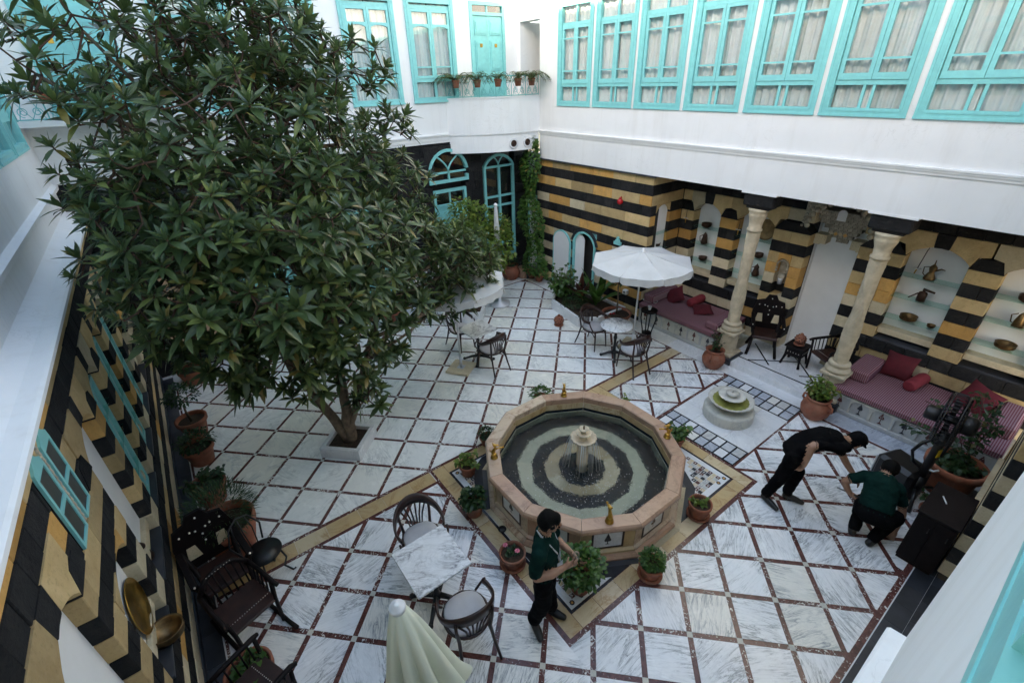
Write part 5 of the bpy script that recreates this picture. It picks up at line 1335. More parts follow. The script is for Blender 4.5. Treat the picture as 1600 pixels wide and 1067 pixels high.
for (dx,dy,dz,r) in ((-.1,.1,1.7,.5),(.0,.6,1.6,.5),(-.35,.75,1.95,.45),(.2,.2,1.3,.45),(-.3,-.3,1.6,.5),(.1,1.0,1.35,.45),(-.45,.4,2.15,.4),(-.2,1.2,1.7,.35),(.15,.7,1.1,.4)):
    for i in range(420):
        d=rnd_dir(rc); p=Vector((dx,dy,dz))+d*r*rc.uniform(.4,1.0); leaf_into(m,p,(d+rnd_dir(rc)*.8).normalized(),Vector((0,0,1)),.12,.07,.3,.2,2)
m.build('crown','leafy',PT2,stuff=True)
# climbing vine in the corner
VN=thing('climbing_vine','long vine climbing the corner between the black wall and striped wall','vine',(-6.3,4.2,0))
rv=random.Random(9); m=MB(); lf=MB(); pts=[]
for i in range(34):
    t=i/33; pts.append(Vector((-.04+.10*sin(t*7)+.25*(1-t),.0-.08-.05*sin(t*5),.1+3.75*t)))
m.tube(pts,[.022-.0004*i for i in range(34)],6); m.tube([p+Vector((.05*sin(i*.8),.03,0)) for i,p in enumerate(pts)],.012,5); m.build('stem','bark',VN)
for i in range(2600):
    t=rv.uniform(.05,1)**.9; p=pts[int(t*33)]; wd=.13+.20*sin(t*9+.5)**2+(.12 if t<.6 else 0); d=rnd_dir(rv,-.6,.8); q=p+Vector((d.x*wd,-abs(d.y)*wd*.8,d.z*.10)); leaf_into(lf,q,(d+Vector((0,-.5,-.3))).normalized(),Vector((0,0,1)),rv.uniform(.06,.11),.075,.3,.2,2)
lf.build('foliage','leafg',VN,stuff=True)
# trailing vine of the giant pot
VN2=thing('trailing_vine','dark vine arching out of the giant pot over the sofa end','vine',(3.46,3.6,.45))
m=MB(); lf=MB()
for k,(ex,ey,ez) in enumerate(((-.65,.25,.55),(.0,.5,.75),(-.25,.45,.85),(-.75,.0,.25),(.1,.2,.6))):
    P0=Vector((0,0,0)); P1=Vector((ex*.3,ey*.3,ez*1.15)); P2=Vector((ex,ey,ez)); pp=[]
    for i in range(12):
        t=i/11; pp.append(P0*(1-t)**2+P1*2*t*(1-t)+P2*t*t)
    m.tube(pp,.006,5)
    for i in range(70):
        t=rv.uniform(.15,1); p=pp[int(t*11)]; d=rnd_dir(rv); leaf_into(lf,p+d*.05,(d+Vector((0,0,.2))).normalized(),Vector((0,0,1)),rv.uniform(.05,.09),.06,.3,.2,2)
m.build('stem','twig',VN2,stuff=True); lf.build('foliage','leafd',VN2,stuff=True)
# hanging pots on the balcony rail
bc=bal_curve(.02,14)
for (t,fl_,lb) in ((1.2,1.6,'hanging fern pot at the window end of the balcony rail'),(3.8,1.0,'trailing fern pot second from the window end of the rail'),(6.6,.8,'upright fern pot in front of the turquoise balcony door'),(9.8,1.0,'fern pot fourth along the balcony rail'),(12.3,1.2,'fern pot at the corner end of the balcony rail')):
    i=int(t); f_=t-i; x=bc[i][0]*(1-f_)+bc[i+1][0]*f_; y=bc[i][1]*(1-f_)+bc[i+1][1]*f_
    potted('hanging_pot',lb,x+.06,y-.02,.085,.16,'flower','fern',.36*fl_,.36,'leafg',.075,.05,1.3*fl_,4.93,'fern pots on the balcony rail',False,False,None,0)
for (y,lb) in ((-4.75,'clay pot on the far left balcony rail beside the white wall'),(-4.02,'clay pot on the far left balcony rail behind the leaves'),(-3.35,'clay pot on the left balcony rail nearest the tree crown')):
    potted('hanging_pot',lb,XB+.42,y,.10,.18,'flower','fern',.2,.22,'leafg',.05,.03,.6,4.96,'clay pots on the far left balcony rail')
# ------------------------------------------------------------------ furniture
def bent_chair(label,x,y,face,z=0.0,group='bentwood armchairs at the marble tables'):
    T=thing('armchair',label,'chair',(x,y,z),face,group)
    m=MB(); prof=[]; n=28; vs=[]; fs=[]
    for (r,zz) in ((.19,.435),(.215,.45),(.215,.47),(.20,.485),(.10,.492),(.001,.493)):
        for k in range(n):
            a=2*pi*k/n; rr=r*(1+.10*max(0,cos(a)))*(1-.03*cos(4*a)); vs.append((rr*cos(a),rr*sin(a),zz))
    for i in range(5):
        for k in range(n): fs.append((i*n+k,i*n+(k+1)%n,(i+1)*n+(k+1)%n,(i+1)*n+k))
    m.add(vs,fs,True); m.build('seat_pad','seat',T)
    m=MB(); m.tube([(.225*(1+.10*max(0,cos(a)))*cos(a),.225*(1+.10*max(0,cos(a)))*sin(a),.437) for a in [2*pi*k/24 for k in range(25)]],.018,7); m.build('seat_rail','wood',T)
    for sg in (-1,1):
        m=MB(); m.tube([(.19,sg*.15,.43),(.21,sg*.165,.25),(.225,sg*.18,0)],[.019,.017,.013],8); m.build('leg','wood',T)
        m=MB(); m.tube([(-.33,sg*.205,.0),(-.255,sg*.18,.22),(-.20,sg*.165,.43),(-.225,sg*.185,.62),(-.235,sg*.19,.78)],[.014,.017,.019,.017,.015],8); m.build('leg','wood',T)
        m=MB(); m.tube([(.20,sg*.16,.30),(.12,sg*.16,.385),(0,sg*.17,.41),(-.13,sg*.16,.385),(-.24,sg*.175,.28)],.009,6); m.build('brace','wood',T)
        m=MB(); m.tube([(.20,sg*.19,.43),(.19,sg*.25,.52),(.16,sg*.275,.60),(.13,sg*.275,.655)],.014,7); m.build('arm_support','wood',T)
    # broad bent top rail running into the arms
    def rail(w_,t_): pass
    pts=[]; n=26
    for i in range(n+1):
        a=radians(62+236*i/n); rx=.27; ry=.275; x_=rx*cos(a)-.0; y_=ry*sin(a); b=max(0,-cos(a)); pts.append((x_-.01,y_,.665+.155*b**1.2,.028+.040*b))
    m=MB(); vs=[]; fs=[]
    for (px,py,pz,hh) in pts:
        l_=hypot(px,py); nx,ny=px/l_,py/l_; t_=.013
        vs+=[(px-nx*t_,py-ny*t_,pz-hh),(px+nx*t_,py+ny*t_,pz-hh),(px+nx*t_*1.3,py+ny*t_*1.3,pz+hh),(px-nx*t_*.7,py-ny*t_*.7,pz+hh)]
    for i in range(n):
        for k in range(4): fs.append((4*i+k,4*i+(k+1)%4,4*i+4+(k+1)%4,4*i+4+k))
    fs+=[(0,1,2,3)[::-1],(4*n,4*n+1,4*n+2,4*n+3)]; m.add(vs,fs,True); m.build('back_rail','wood',T)
    for i,o_ in enumerate((-.13,-.08,-.028,.028,.08,.13)):
        m=MB(); m.tube([(-.205,o_*.55,.45),(-.225,o_*.72,.58),(-.262+.03*abs(o_)*2,o_*1.25,.76)],[.009,.010,.011],6); m.build('slat','wood',T)
    return T
def pedestal_base(T,mat='iron',r=.27):
    m=MB(); m.lathe([(.05,.08),(.055,.11),(.03,.16),(.026,.4),(.04,.45),(.028,.5),(.03,.66),(.10,.70),(.10,.715)],16); m.build('pedestal',mat,T)
    for k in range(4):
        a=pi/4+k*pi/2; m=MB(); m.tube([(.03*cos(a),.03*sin(a),.11),(r*.5*cos(a),r*.5*sin(a),.085),(r*.85*cos(a),r*.85*sin(a),.045),(r*cos(a),r*sin(a),.03)],[.034,.028,.022,.026],8); m.sphere((r*1.02*cos(a),r*1.02*sin(a),.03),.032,10,6); m.build('foot',mat,T)
def square_table(label,x,y,rz,s=.31):
    T=thing('marble_table',label,'table',(x,y,0),rz); m=MB(); m.cbox(-s,s,-s,s,.715,.742,.006); m.build('table_top','tabletop',T); pedestal_base(T,r=.30); return T
square_table('square white marble table in the foreground beside the closed pale parasol',.53,-2.78,radians(1))
square_table('square pale marble table at the foot of the white parasol pole',-3.50,.41,radians(4),.30)
T=thing('marble_table','round white marble table under the open white parasol','table',(-1.83,2.67,0)); m=MB(); m.lathe([(.28,.715),(.315,.718),(.32,.73),(.315,.742),(.001,.743)],40,(0,0,0),True,None,True); m.build('table_top','tabletop',T); pedestal_base(T,r=.26)
bent_chair('bentwood armchair tucked behind the foreground marble table',.02,-2.66,radians(-8))
bent_chair('bentwood armchair with its back to us right of the foreground table',1.10,-2.72,radians(172))
bent_chair('bentwood armchair at the near side of the far square table',-3.07,.45,radians(185))
bent_chair('bentwood armchair behind the far square table under the leaves',-4.20,.42,radians(5))
bent_chair('bentwood armchair left of the round table under the parasol',-2.44,2.66,radians(2))
bent_chair('bentwood armchair on the near side of the round table',-1.28,2.56,radians(170))
# parasols
def parasol(label,x,y,zr,R,n=8,top=.26,ph=0.0,base=True):
    T=thing('parasol',label,'parasol',(x,y,0),ph)
    m=MB(); m.tube([(0,0,.05),(0,0,zr+top-.02)],.019,12); m.build('pole','steel',T)
    for k in range(n):
        a0,a1=2*pi*k/n,2*pi*(k+1)/n; m=MB(); nu,nv=7,8; vs=[]; fs=[]
        for i in range(nv+1):
            t=i/nv
            for j in range(nu+1):
                s_=j/nu; x_=R*t*(cos(a0)*(1-s_)+cos(a1)*s_); y_=R*t*(sin(a0)*(1-s_)+sin(a1)*s_); z_=zr+top*(1-t)**1.05-.05*t*(4*s_*(1-s_))*.6+.006*sin(9*s_+5*t+k)*t; vs.append((x_,y_,z_))
        for i in range(nv):
            for j in range(nu):
                a=i*(nu+1)+j; fs.append((a,a+nu+1,a+nu+2,a+1) if i else (a,a+nu+1,a+nu+2))
        m.add(vs,fs,True); pn=m.build('canopy_panel','canvas',T)
        m=MB(); vs=[]; fs=[]; r2=R*1.003
        for j in range(13):
            s_=j/12; x_=r2*(cos(a0)*(1-s_)+cos(a1)*s_); y_=r2*(sin(a0)*(1-s_)+sin(a1)*s_); z_=zr-.05*(4*s_*(1-s_))*.6; wv=.012*sin(s_*22+k*2); l_=.135-.03*abs(2*s_-1)**6+.008*sin(s_*13+k); vs+=[(x_,y_,z_),(x_*(1.0+wv),y_*(1.0+wv),z_-l_*.5),(x_*(1.0+wv*1.6)+.01*cos(a0),y_*(1.0+wv*1.6),z_-l_)]
        for j in range(12):
            for q in (0,1): fs.append((3*j+q,3*j+q+1,3*j+q+4,3*j+q+3))
        m.add(vs,fs,True); m.build('valance','canvas',pn)
        m=MB(); m.tube([(.03*cos(a0),.03*sin(a0),zr+top-.03),(R*.97*cos(a0),R*.97*sin(a0),zr-.014)],.007,5); m.tube([(.02*cos(a0),.02*sin(a0),zr-.42),(R*.5*cos(a0),R*.5*sin(a0),zr+top*.5-.025)],.006,5); m.build('rib','steel',T)
    m=MB(); m.lathe([(.05,-.02),(.055,.005),(.03,.02),(.022,.05),(.005,.065)],14,(0,0,zr+top)); m.build('finial','white',T)
    if base:
        m=MB(); m.cbox(-.24,.24,-.24,.24,.012,.06,.006); m.build('base_slab','limepale',T); m=MB(); m.cbox(-.07,.07,-.07,.07,.06,.066,.001); m.lathe([(.026,.066),(.026,.30)],12); m.build('socket','steel',T)
    return T
parasol('open white octagonal parasol over the round table',-1.87,3.29,1.92,1.0,8,.20,.3)
parasol('white parasol half hidden behind the tree over the far square table',-3.42,-.07,1.90,.98,8,.24,.6)
def closed_parasol(label,x,y,z0,z1,r0,r1,mat,lean=(0,0),seed=1):
    T=thing('closed_parasol',label,'parasol',(x,y,0)); rng=random.Random(seed)
    m=MB(); m.tube([(0,0,.05),(0,0,z1)],.02,12); m.build('pole','steel',T)
    n=96; nv=26; vs=[]; fs=[]; m=MB()
    for i in range(nv+1):
        t=i/nv; 
        for k in range(n):
            a=2*pi*k/n; fold=sin(a*8+.6*sin(t*3))*.5+.5; f2=.18*sin(a*16+t*4+1)+.10*sin(a*5-t*6)
            r=(r0+(r1-r0)*t**.85)*(1-(.42*min(1,t*2.2))*(1-fold)**1.4+.12*f2*min(1,t*2)); 
            if t>.86: r*=1+.10*(t-.86)/.14*fold
            vs.append((r*cos(a)+lean[0]*t,r*sin(a)+lean[1]*t,z1-(z1-z0)*t-.05*fold*t*t))
    for i in range(nv):
        for k in range(n): fs.append((i*n+k,(i+1)*n+k,(i+1)*n+(k+1)%n,i*n+(k+1)%n))
    m.add(vs,fs,True); m.build('folded_canopy',mat,T)
    m=MB(); m.lathe([(r0*1.45,-.035),(r0*1.55,-.012),(r0*1.35,.002),(r0*1.05,.003),(r0*1.0,.012),(r0*.7,.013),(r0*.62,.022),(r0*.25,.026),(.001,.026)],28,(0,0,z1)); m.build('cap','white',T)
    m=MB(); m.lathe([(.27,.0),(.27,.05),(.05,.09),(.03,.3)],24); m.build('base','steel',T)
    return T
closed_parasol('closed pale green parasol in the foreground seen from above',1.70,-3.47,.95,2.16,.036,.36,'canvasg',(.10,.05),2)
closed_parasol('slim closed white parasol standing in front of the tall arched window',-5.45,2.33,.95,2.56,.03,.12,'canvas',(0,0),3)
# sofas -------------------------------------------------------------------
def soft_box(m,x0,x1,y0,y1,z0,z1,b): m.cbox(x0,x1,y0,y1,z0,z1,b)
def sofa(label,x0,x1,y0,y1,cx):
    T=thing('built_in_sofa',label,'sofa',(cx,y0,0)); a,b=x0-cx,x1-cx; d=y1-y0
    m=MB(); m.box(a,b,.035,d,0,.40); m.build('bench','greymarble',T)
    m=MB(); m.cbox(a,b,0,.05,0,.075,.01); m.cbox(a,b,.02,.045,.36,.40,.006); m.build('base_moulding','greymarble',T)
    k=max(1,int(round((b-a)/.30))); w_=(b-a)/k
    for i in range(k):
        u0=a+i*w_; u1=u0+w_
        m=MB(); ap=arch_pts(u0+.02,u1-.02,.27,.335,10); mid=(u0+u1)/2
        pts=[(u0,.085),(u0,.355),(u1,.355),(u1,.085),(u1-.02,.085),(u1-.02,.27)]+[(mid+(.5-t/10)*(w_-.04),.27+.055*sin(pi*t/10)+.02*abs(sin(3*pi*t/10))) for t in range(1,10)]+[(u0+.02,.27),(u0+.02,.085)]
        m.prism(pts[::-1],.004,.034,'y'); p_=m.build('arch_panel','greymarble',T)
        h=MB(); mm=(u0+u1)/2; poly=[(0,.312),(.024,.255),(.038,.215),(.026,.198),(.006,.198),(.006,.135),(.034,.105),(-.034,.105),(-.006,.135),(-.006,.198),(-.026,.198),(-.038,.215),(-.024,.255)]
        h.prism([(mm+u,z) for u,z in poly],.028,.034,'y'); h.build('cypress_inlay','slate' if i%2 else 'red',p_)
    m=MB(); n1,n2=40,16; vs=[]; fs=[]; rs=random.Random(int(cx*10)); 
    zt=.50
    for i in range(n1+1):
        for j in range(n2+1):
            u=i/n1; v_=j/n2; x=a+(b-a)*u; y=-.02+(d+.02)*v_; e=min(1,v_/.04); z=zt-.035*(1-e)**2+.006*sin(x*7+y*3)*e; vs.append((x,y,z))
    for i in range(n1):
        for j in range(n2): q=i*(n2+1)+j; fs.append((q,q+n2+1,q+n2+2,q+1))
    m.add(vs,fs,True); base=len(m.v)
    m.add([(a,-.02,zt-.035),(b,-.02,zt-.035),(b,-.015,.385),(a,-.015,.385)],[(3,2,1,0)]); m.add([(a,-.02,zt-.02),(a,d,zt),(a,d,.38),(a,-.015,.38)],[(0,1,2,3)]); m.add([(b,-.02,zt-.02),(b,d,zt),(b,d,.38),(b,-.015,.38)],[(3,2,1,0)])
    m.build('mattress','sofa',T); return T
sofa('pink striped sofa on a carved marble bench left of the columns',-2.55,-.60,4.28,5.38,-1.6)
sofa('pink striped sofa on a carved marble bench right of the columns',1.62,3.75,4.22,5.38,2.7)
def bolster(label,x,y,z,lx,ly,lz,rz=0.0):
    m=MB(); m.cbox(-lx/2,lx/2,-ly/2,ly/2,0,lz,.03); o=m.build('bolster','sofa',None,(x,y,z),(0,0,rz)); return tag(o,label,'cushion','striped block cushions on the sofas')
bolster('striped block cushion at the left end of the left sofa',-2.42,4.86,.505,.26,.95,.20)
bolster('striped block cushion at the column end of the left sofa',-.76,4.66,.505,.28,.70,.16)
bolster('striped block cushion at the column end of the right sofa',1.80,4.92,.505,.32,.75,.20)
bolster('striped block cushion at the far right end of the right sofa',3.60,4.95,.505,.26,.8,.20)
def pillow(label,x,y,z,s,rot,mat):
    m=MB(); n=12; vs=[]; fs=[]
    for side in (1,-1):
        for i in range(n+1):
            for j in range(n+1):
                u=i/n*2-1; v_=j/n*2-1; h=.5*s*.36*((1-abs(u)**2.2)*(1-abs(v_)**2.2))**.6; pin=1-.10*(1-u*u if abs(v_)>abs(u) else 1-v_*v_)*max(abs(u),abs(v_))**3
                vs.append((u*s/2*pin,v_*s/2*pin,side*h))
    N=(n+1)**2
    for sd in (0,1):
        for i in range(n):
            for j in range(n): q=sd*N+i*(n+1)+j; f_=(q,q+n+1,q+n+2,q+1); fs.append(f_ if sd==0 else f_[::-1])
    m.add(vs,fs,True); o=m.build('pillow',mat,None,(x,y,z),rot); return tag(o,label,'pillow','red pillows on the sofas')
pillow('dark red square pillow leaning by the block cushion on the left sofa',-2.12,4.98,.62,.42,(radians(35),radians(-30),.5),'redvelvet')
pillow('dark red square pillow lying flat beside the left red roll',-1.36,4.93,.555,.42,(radians(6),radians(-4),.75),'redvelvet')
pillow('dark red square pillow leaning on the wall by the block cushion of the right sofa',2.16,5.22,.70,.44,(radians(68),0,.05),'redvelvet')
pillow('dark red square pillow leaning near the right end of the right sofa',3.20,5.14,.66,.46,(radians(50),radians(10),-.35),'redvelvet')
def roll(label,x,y,z,rz):
    m=MB(); m.lathe([(.001,-.25),(.06,-.25),(.088,-.235),(.095,-.20),(.095,.20),(.088,.235),(.06,.25),(.001,.25)],22,(0,0,0),True,None,False); o=m.build('roll_cushion','redcloth',None,(x,y,z),(radians(90),0,rz)); return tag(o,label,'cushion','red roll cushions')
roll('red roll cushion lying across the left sofa',-1.67,5.14,.60,radians(0)); roll('red roll cushion lying across the right sofa',2.47,5.10,.60,radians(-8))
# alcove furniture ------------------------------------------------------------
def pearl_dots(T,pts,r=.008):
    m=MB()
    for p in pts: m.sphere(p,r,6,4)
    m.build('pearl_inlay','pearl',T,stuff=True)
def inlaid_chair(label,x,y,z,rz):
    T=thing('inlaid_armchair',label,'chair',(x,y,z),rz)
    for sg in (-1,1):
        m=MB(); m.tube([(.26,sg*.26,.0),(.12,sg*.22,.20),(-.05,sg*.20,.36),(-.20,sg*.22,.50),(-.26,sg*.26,.68)],[.03,.028,.026,.028,.03],8); m.build('curved_leg','blackwood',T)
        m=MB(); m.tube([(-.26,sg*.26,.0),(-.12,sg*.22,.20),(.05,sg*.20,.36),(.20,sg*.24,.50),(.27,sg*.27,.68)],[.03,.028,.026,.028,.03],8); m.build('curved_leg','blackwood',T)
        m=MB(); m.cbox(-.28,.30,sg*.27-.035,sg*.27+.035,.67,.71,.01); m.build('arm','blackwood',T)
    m=MB(); m.cbox(-.22,.22,-.22,.22,.36,.42,.01); m.build('seat','woodred',T)
    m=MB(); pts=[(-.27,.40),(.27,.40),(.30,.75),(.24,.98),(.12,1.02),(.07,1.12),(-.07,1.12),(-.12,1.02),(-.24,.98),(-.30,.75)]
    m.prism(pts,-.30,-.26,'x'); m.build('backrest','blackwood',T)
    for (u,zz,w_) in ((-.15,.62,.07),(.15,.62,.07)):
        q=MB(); q.prism([(u-w_,zz-.09),(u+w_,zz-.09),(u+w_*.6,zz+.09),(u-w_*.6,zz+.09)],-.2595,-.258,'x'); q.build('cutout','limepale',T)
    pearl_dots(T,[(-.257,u,zz) for u,zz in ((0,1.05),(0,.80),(-.1,.9),(.1,.9),(-.2,.9),(.2,.9),(-.05,.88),(.05,.88),(0,.70),(-.22,.5),(.22,.5))]+[(.30,.27,.70),(.30,-.27,.70)],.012)
    return T
inlaid_chair('black wooden chair with pearl inlay and high carved back beside the left column',.02,4.98,.115,radians(-62))
def slat_chair(label,x,y,z,rz,rock=False,grp=None):
    T=thing('slatted_armchair',label,'chair',(x,y,z),rz,grp)
    m=MB(); m.cbox(-.22,.22,-.23,.23,.38,.42,.008); m.build('seat','woodred',T)
    for sg in (-1,1):
        for sx in (-1,1):
            m=MB(); m.tube([(sx*.20,sg*.21,.03),(sx*.21,sg*.22,.40),(sx*.22,sg*.24,.62)],.02,8); m.build('leg','blackwood',T)
        m=MB(); m.tube([(-.24,sg*.25,.66),(0,sg*.26,.65),(.22,sg*.26,.64),(.27,sg*.27,.62)],[.022,.024,.026,.02],8); m.build('arm','blackwood',T)
        for k in range(5):
            m=MB(); xx=-.15+k*.075; m.tube([(xx,sg*.225,.42),(xx,sg*.25,.64)],.009,6); m.build('arm_slat','blackwood',T)
        if rock:
            m=MB(); m.tube([(.42,sg*.23,.06),(.25,sg*.23,.02),(0,sg*.23,.012),(-.25,sg*.23,.02),(-.42,sg*.23,.08)],[.024,.022,.022,.022,.024],8); m.build('rocker','blackwood',T)
    m=MB(); m.tube([(-.24,-.25,.66),(-.29,-.15,.76),(-.31,0,.79),(-.29,.15,.76),(-.24,.25,.66)],.026,8); m.build('back_rail','blackwood',T)
    for k in range(7):
        u=-.18+k*.06; m=MB(); m.tube([(-.21,u,.42),(-.30+.04*abs(u)*3,u*1.05,.765-.3*u*u)],.009,6); m.build('back_slat','blackwood',T)
    pearl_dots(T,[(.10,-.2+.025*i,.423) for i in range(17)]+[(-.28,-.12+.03*i,.79) for i in range(9)],.005)
    return T
slat_chair('dark slatted armchair half hidden behind the right column',1.20,5.05,.115,radians(-120))
slat_chair('dark slatted rocking chair by the left wall in the foreground',-.42,-4.50,0,radians(20),True,'dark wooden chairs along the left wall')
slat_chair('dark slatted chair at the bottom left corner of view',.50,-4.56,0,radians(115),False,'dark wooden chairs along the left wall')
inlaid_chair('pearl inlaid dark chair between the left wall and the rocking chair',-1.02,-4.62,0,radians(10))
T=thing('inlaid_side_table','small black side table with pearl inlay carrying the clay globe in the alcove','table',(.66,5.02,.115))
m=MB(); m.cbox(-.18,.18,-.18,.18,.38,.41,.006); m.build('table_top','blackwood',T)
m=MB(); m.cbox(-.15,.15,-.15,.15,.20,.38,.006); m.build('apron','blackwood',T)
for sx in (-1,1):
    for sy in (-1,1): m=MB(); m.tube([(sx*.13,sy*.13,.2),(sx*.15,sy*.15,.10),(sx*.17,sy*.17,0)],[.028,.02,.026],7); m.build('leg','blackwood',T)
pearl_dots(T,[(-.1+.05*i,-.152,.29) for i in range(5)]+[(.152,-.1+.05*i,.29) for i in range(5)],.007)
def clay_globe(label,x,y,z,r):
    T=thing('clay_globe_lamp',label,'lamp',(x,y,z)); m=MB(); m.lathe([(r*.7,0),(r*.95,.01),(r*.95,.025),(r*.6,.035)],24); m.sphere((0,0,r*1.0+.02),r,22,14); m.lathe([(r*.3,r*1.95),(r*.2,r*2.05),(r*.32,r*2.15),(r*.12,r*2.3)],12,(0,0,.02)); m.build('body','terra',T)
    q=MB(); rr=random.Random(4)
    for i in range(44):
        zz=-.8+1.6*(i+.5)/44; a=i*2.4; s_=sqrt(1-zz*zz); q.sphere((r*.99*s_*cos(a),r*.99*s_*sin(a),r+.02+r*.99*zz),r*.11,7,4)
    q.build('holes','dark',T,stuff=True)  # solid dark beads stand in for the shade inside the piercings
clay_globe('pierced red clay globe on the inlaid side table',.66,5.02,.526,.10); clay_globe('pierced clay globe on the floor beside the angular planter',-3.60,2.72,0,.115)
# plant stand beside the sofa
T=thing('plant_stand','tall black plant stand with a white cup beside the left sofa','stand',(-1.86,3.72,0))
m=MB(); m.lathe([(.16,.70),(.175,.71),(.175,.735),(.001,.737)],24); m.build('top','blackwood',T); m=MB(); m.lathe([(.10,.18),(.10,.20),(.001,.201)],20); m.build('shelf','blackwood',T)
for k in range(4):
    a=k*pi/2+.4; m=MB(); m.tube([(.15*cos(a),.15*sin(a),.70),(.16*cos(a),.16*sin(a),.52),(.10*cos(a),.10*sin(a),.25),(.09*cos(a),.09*sin(a),.15),(.14*cos(a),.14*sin(a),.0)],.013,7); m.build('leg','blackwood',T)
m=MB(); m.lathe([(.025,0),(.03,.01),(.042,.06),(.045,.085),(.038,.085),(.03,.02),(.001,.015)],18,(0,0,0),True,None,False); tag(m.build('cup','white',None,(-1.86,3.72,.738)),'small white cup on the tall plant stand','cup')
# cabinet, by the pier
T=thing('cabinet','low blackened wooden cabinet against the striped pier','cabinet',(3.575,2.3,0))
m=MB(); m.cbox(-.175,.175,-.46,.20,.04,.76,.01); m.build('body','blackwood',T); m=MB(); m.cbox(-.19,.19,-.475,.215,.76,.79,.008); m.build('top','blackwood',T); m=MB(); m.cbox(-.165,.165,-.45,.19,0,.04,.004); m.build('plinth','blackwood',T)
for a,b in ((-.16,-.004),(.004,.16)):
    m=MB(); m.cbox(a,b,-.468,-.461,.07,.73,.003); dd=m.build('door','blackwood',T); q=MB(); q.tube([((a+b)/2+.05,-.475,.55),((a+b)/2+.05,-.475,.62)],.006,6); q.build('handle','iron',dd)
o=MB(); o.tube([(0,0,0),(.0,.12,.0)],.008,6); tag(o.build('metal_rod','steel',None,(3.55,2.15,.80),(0,0,.5)),'short bright metal rod lying on the dark cabinet','tool')
# metal garden chair by the wall
T=thing('iron_garden_chair','curly black iron garden chair near the left end of yellow band','chair',(-.95,-4.20,0),radians(30))
m=MB(); m.lathe([(.19,.43),(.20,.44),(.001,.445)],24); m.build('seat','iron',T)
for k in range(4):
    a=k*pi/2+pi/4; m=MB(); m.tube([(.16*cos(a),.16*sin(a),.43),(.20*cos(a),.20*sin(a),.25),(.15*cos(a),.15*sin(a),.12),(.22*cos(a),.22*sin(a),.0),(.25*cos(a),.25*sin(a),.02)],.011,6); m.build('leg','iron',T)
m=MB(); m.tube([(-.17,-.14,.44),(-.22,-.2,.62),(-.25,-.12,.82),(-.26,0,.88),(-.25,.12,.82),(-.22,.2,.62),(-.17,.14,.44)],.011,6)
for s_ in (-.08,0,.08): m.tube([(-.18,s_,.44),(-.23,s_*1.4,.65),(-.255,s_,.85)],.008,6)
m.build('backrest','iron',T)
# stone stump
o=MB(); o.lathe([(.20,0),(.21,.02),(.19,.12),(.20,.26),(.19,.28),(.001,.285)],24,(0,0,0),True,lambda a,r,z:.02*sin(a*5)); tag(o.build('stone_stump','rim',None,(-6.58,4.02,.0)),'pinkish round stone stump by the far corner door','stone')
# sword, vessels and plates in the niches
def vessel(name,label,cat,prof,x,y,z,mat,extra=None,rz=0,grp='metalware in the wall niches',seg=22):
    T=thing(name,label,cat,(x,y,z),rz,grp); m=MB(); m.lathe(prof,seg,(0,0,0),True,None,False); m.build('body',mat,T)
    if extra:
        for nm,pts,rd in extra: q=MB(); q.tube(pts,rd,7); q.build(nm,mat,T)
    return T
bowlp=[(.001,.0),(.06,.0),(.115,.03),(.125,.06),(.12,.09),(.128,.10),(.11,.09),(.10,.03),(.001,.012)]
potp=[(.001,0),(.06,0),(.075,.03),(.062,.09),(.045,.15),(.05,.19),(.04,.21),(.012,.25),(.001,.27)]
dallah=[(.001,0),(.075,0),(.08,.02),(.06,.07),(.035,.12),(.05,.17),(.052,.20),(.03,.225),(.01,.25),(.006,.31),(.001,.32)]
sp=[('spout',[(.04,0,.15),(.10,0,.19),(.15,0,.18)],[.016,.012,.006]),('handle',[(-.05,0,.20),(-.11,0,.18),(-.10,0,.08),(-.06,0,.04)],.007)]
sh1=[('handle',[(-.05,0,.19),(-.11,0,.15),(-.09,0,.05),(-.07,0,.04)],.008)]
vessel('copper_bowl','dark copper bowl on the top shelf of the first niche','bowl',[(r*.85,z*.95) for r,z in bowlp],-1.97,5.515,2.137,'copper'); vessel('coffee_pot','dark copper jug on the middle shelf of the first niche','jug',potp,-1.97,5.53,1.767,'copper',sh1,.2); vessel('copper_bowl','small copper bowl on the low shelf of the first niche','bowl',[(r*.75,z*.9) for r,z in bowlp],-1.93,5.53,1.387,'copper')
vessel('coffee_pot','slim silver pitcher in the side wall niche','jug',[(r*.7,z*.85) for r,z in dallah],-2.70,4.85,2.057,'steel',[(n_,[(a*.7,b,c_*.85) for a,b,c_ in p_],rd) for n_,p_,rd in sp],1.6)
vessel('copper_bowl','dark bowl on the middle shelf of the side wall niche','bowl',[(r*.8,z*.9) for r,z in bowlp],-2.70,4.80,1.687,'copper')
vessel('coffee_pot','brass spouted coffee pot on the top shelf right of the columns','jug',dallah,1.99,5.52,2.137,'brassdark',sp,.1)
vessel('blow_lamp','old dark lamp can with pump handle on the middle shelf right of columns','lamp',[(.001,0),(.06,0),(.062,.13),(.05,.15),(.02,.16),(.02,.19),(.001,.19)],2.0,5.52,1.767,'copper',[('nozzle',[(-.02,0,.20),(.14,0,.17)],[.02,.016]),('handle',[(-.06,0,.12),(-.16,-.02,.02)],[.012,.009])],.1)
vessel('brass_bowl','wide dark brass bowl on the low shelf right of the columns','bowl',[(r*.98,z*.95) for r,z in bowlp],1.95,5.515,1.387,'brassdark'); vessel('brass_cup','tiny brass cup beside the wide bowl on the low shelf','cup',[(r*.45,z*.55) for r,z in bowlp],2.27,5.50,1.387,'brassdark')
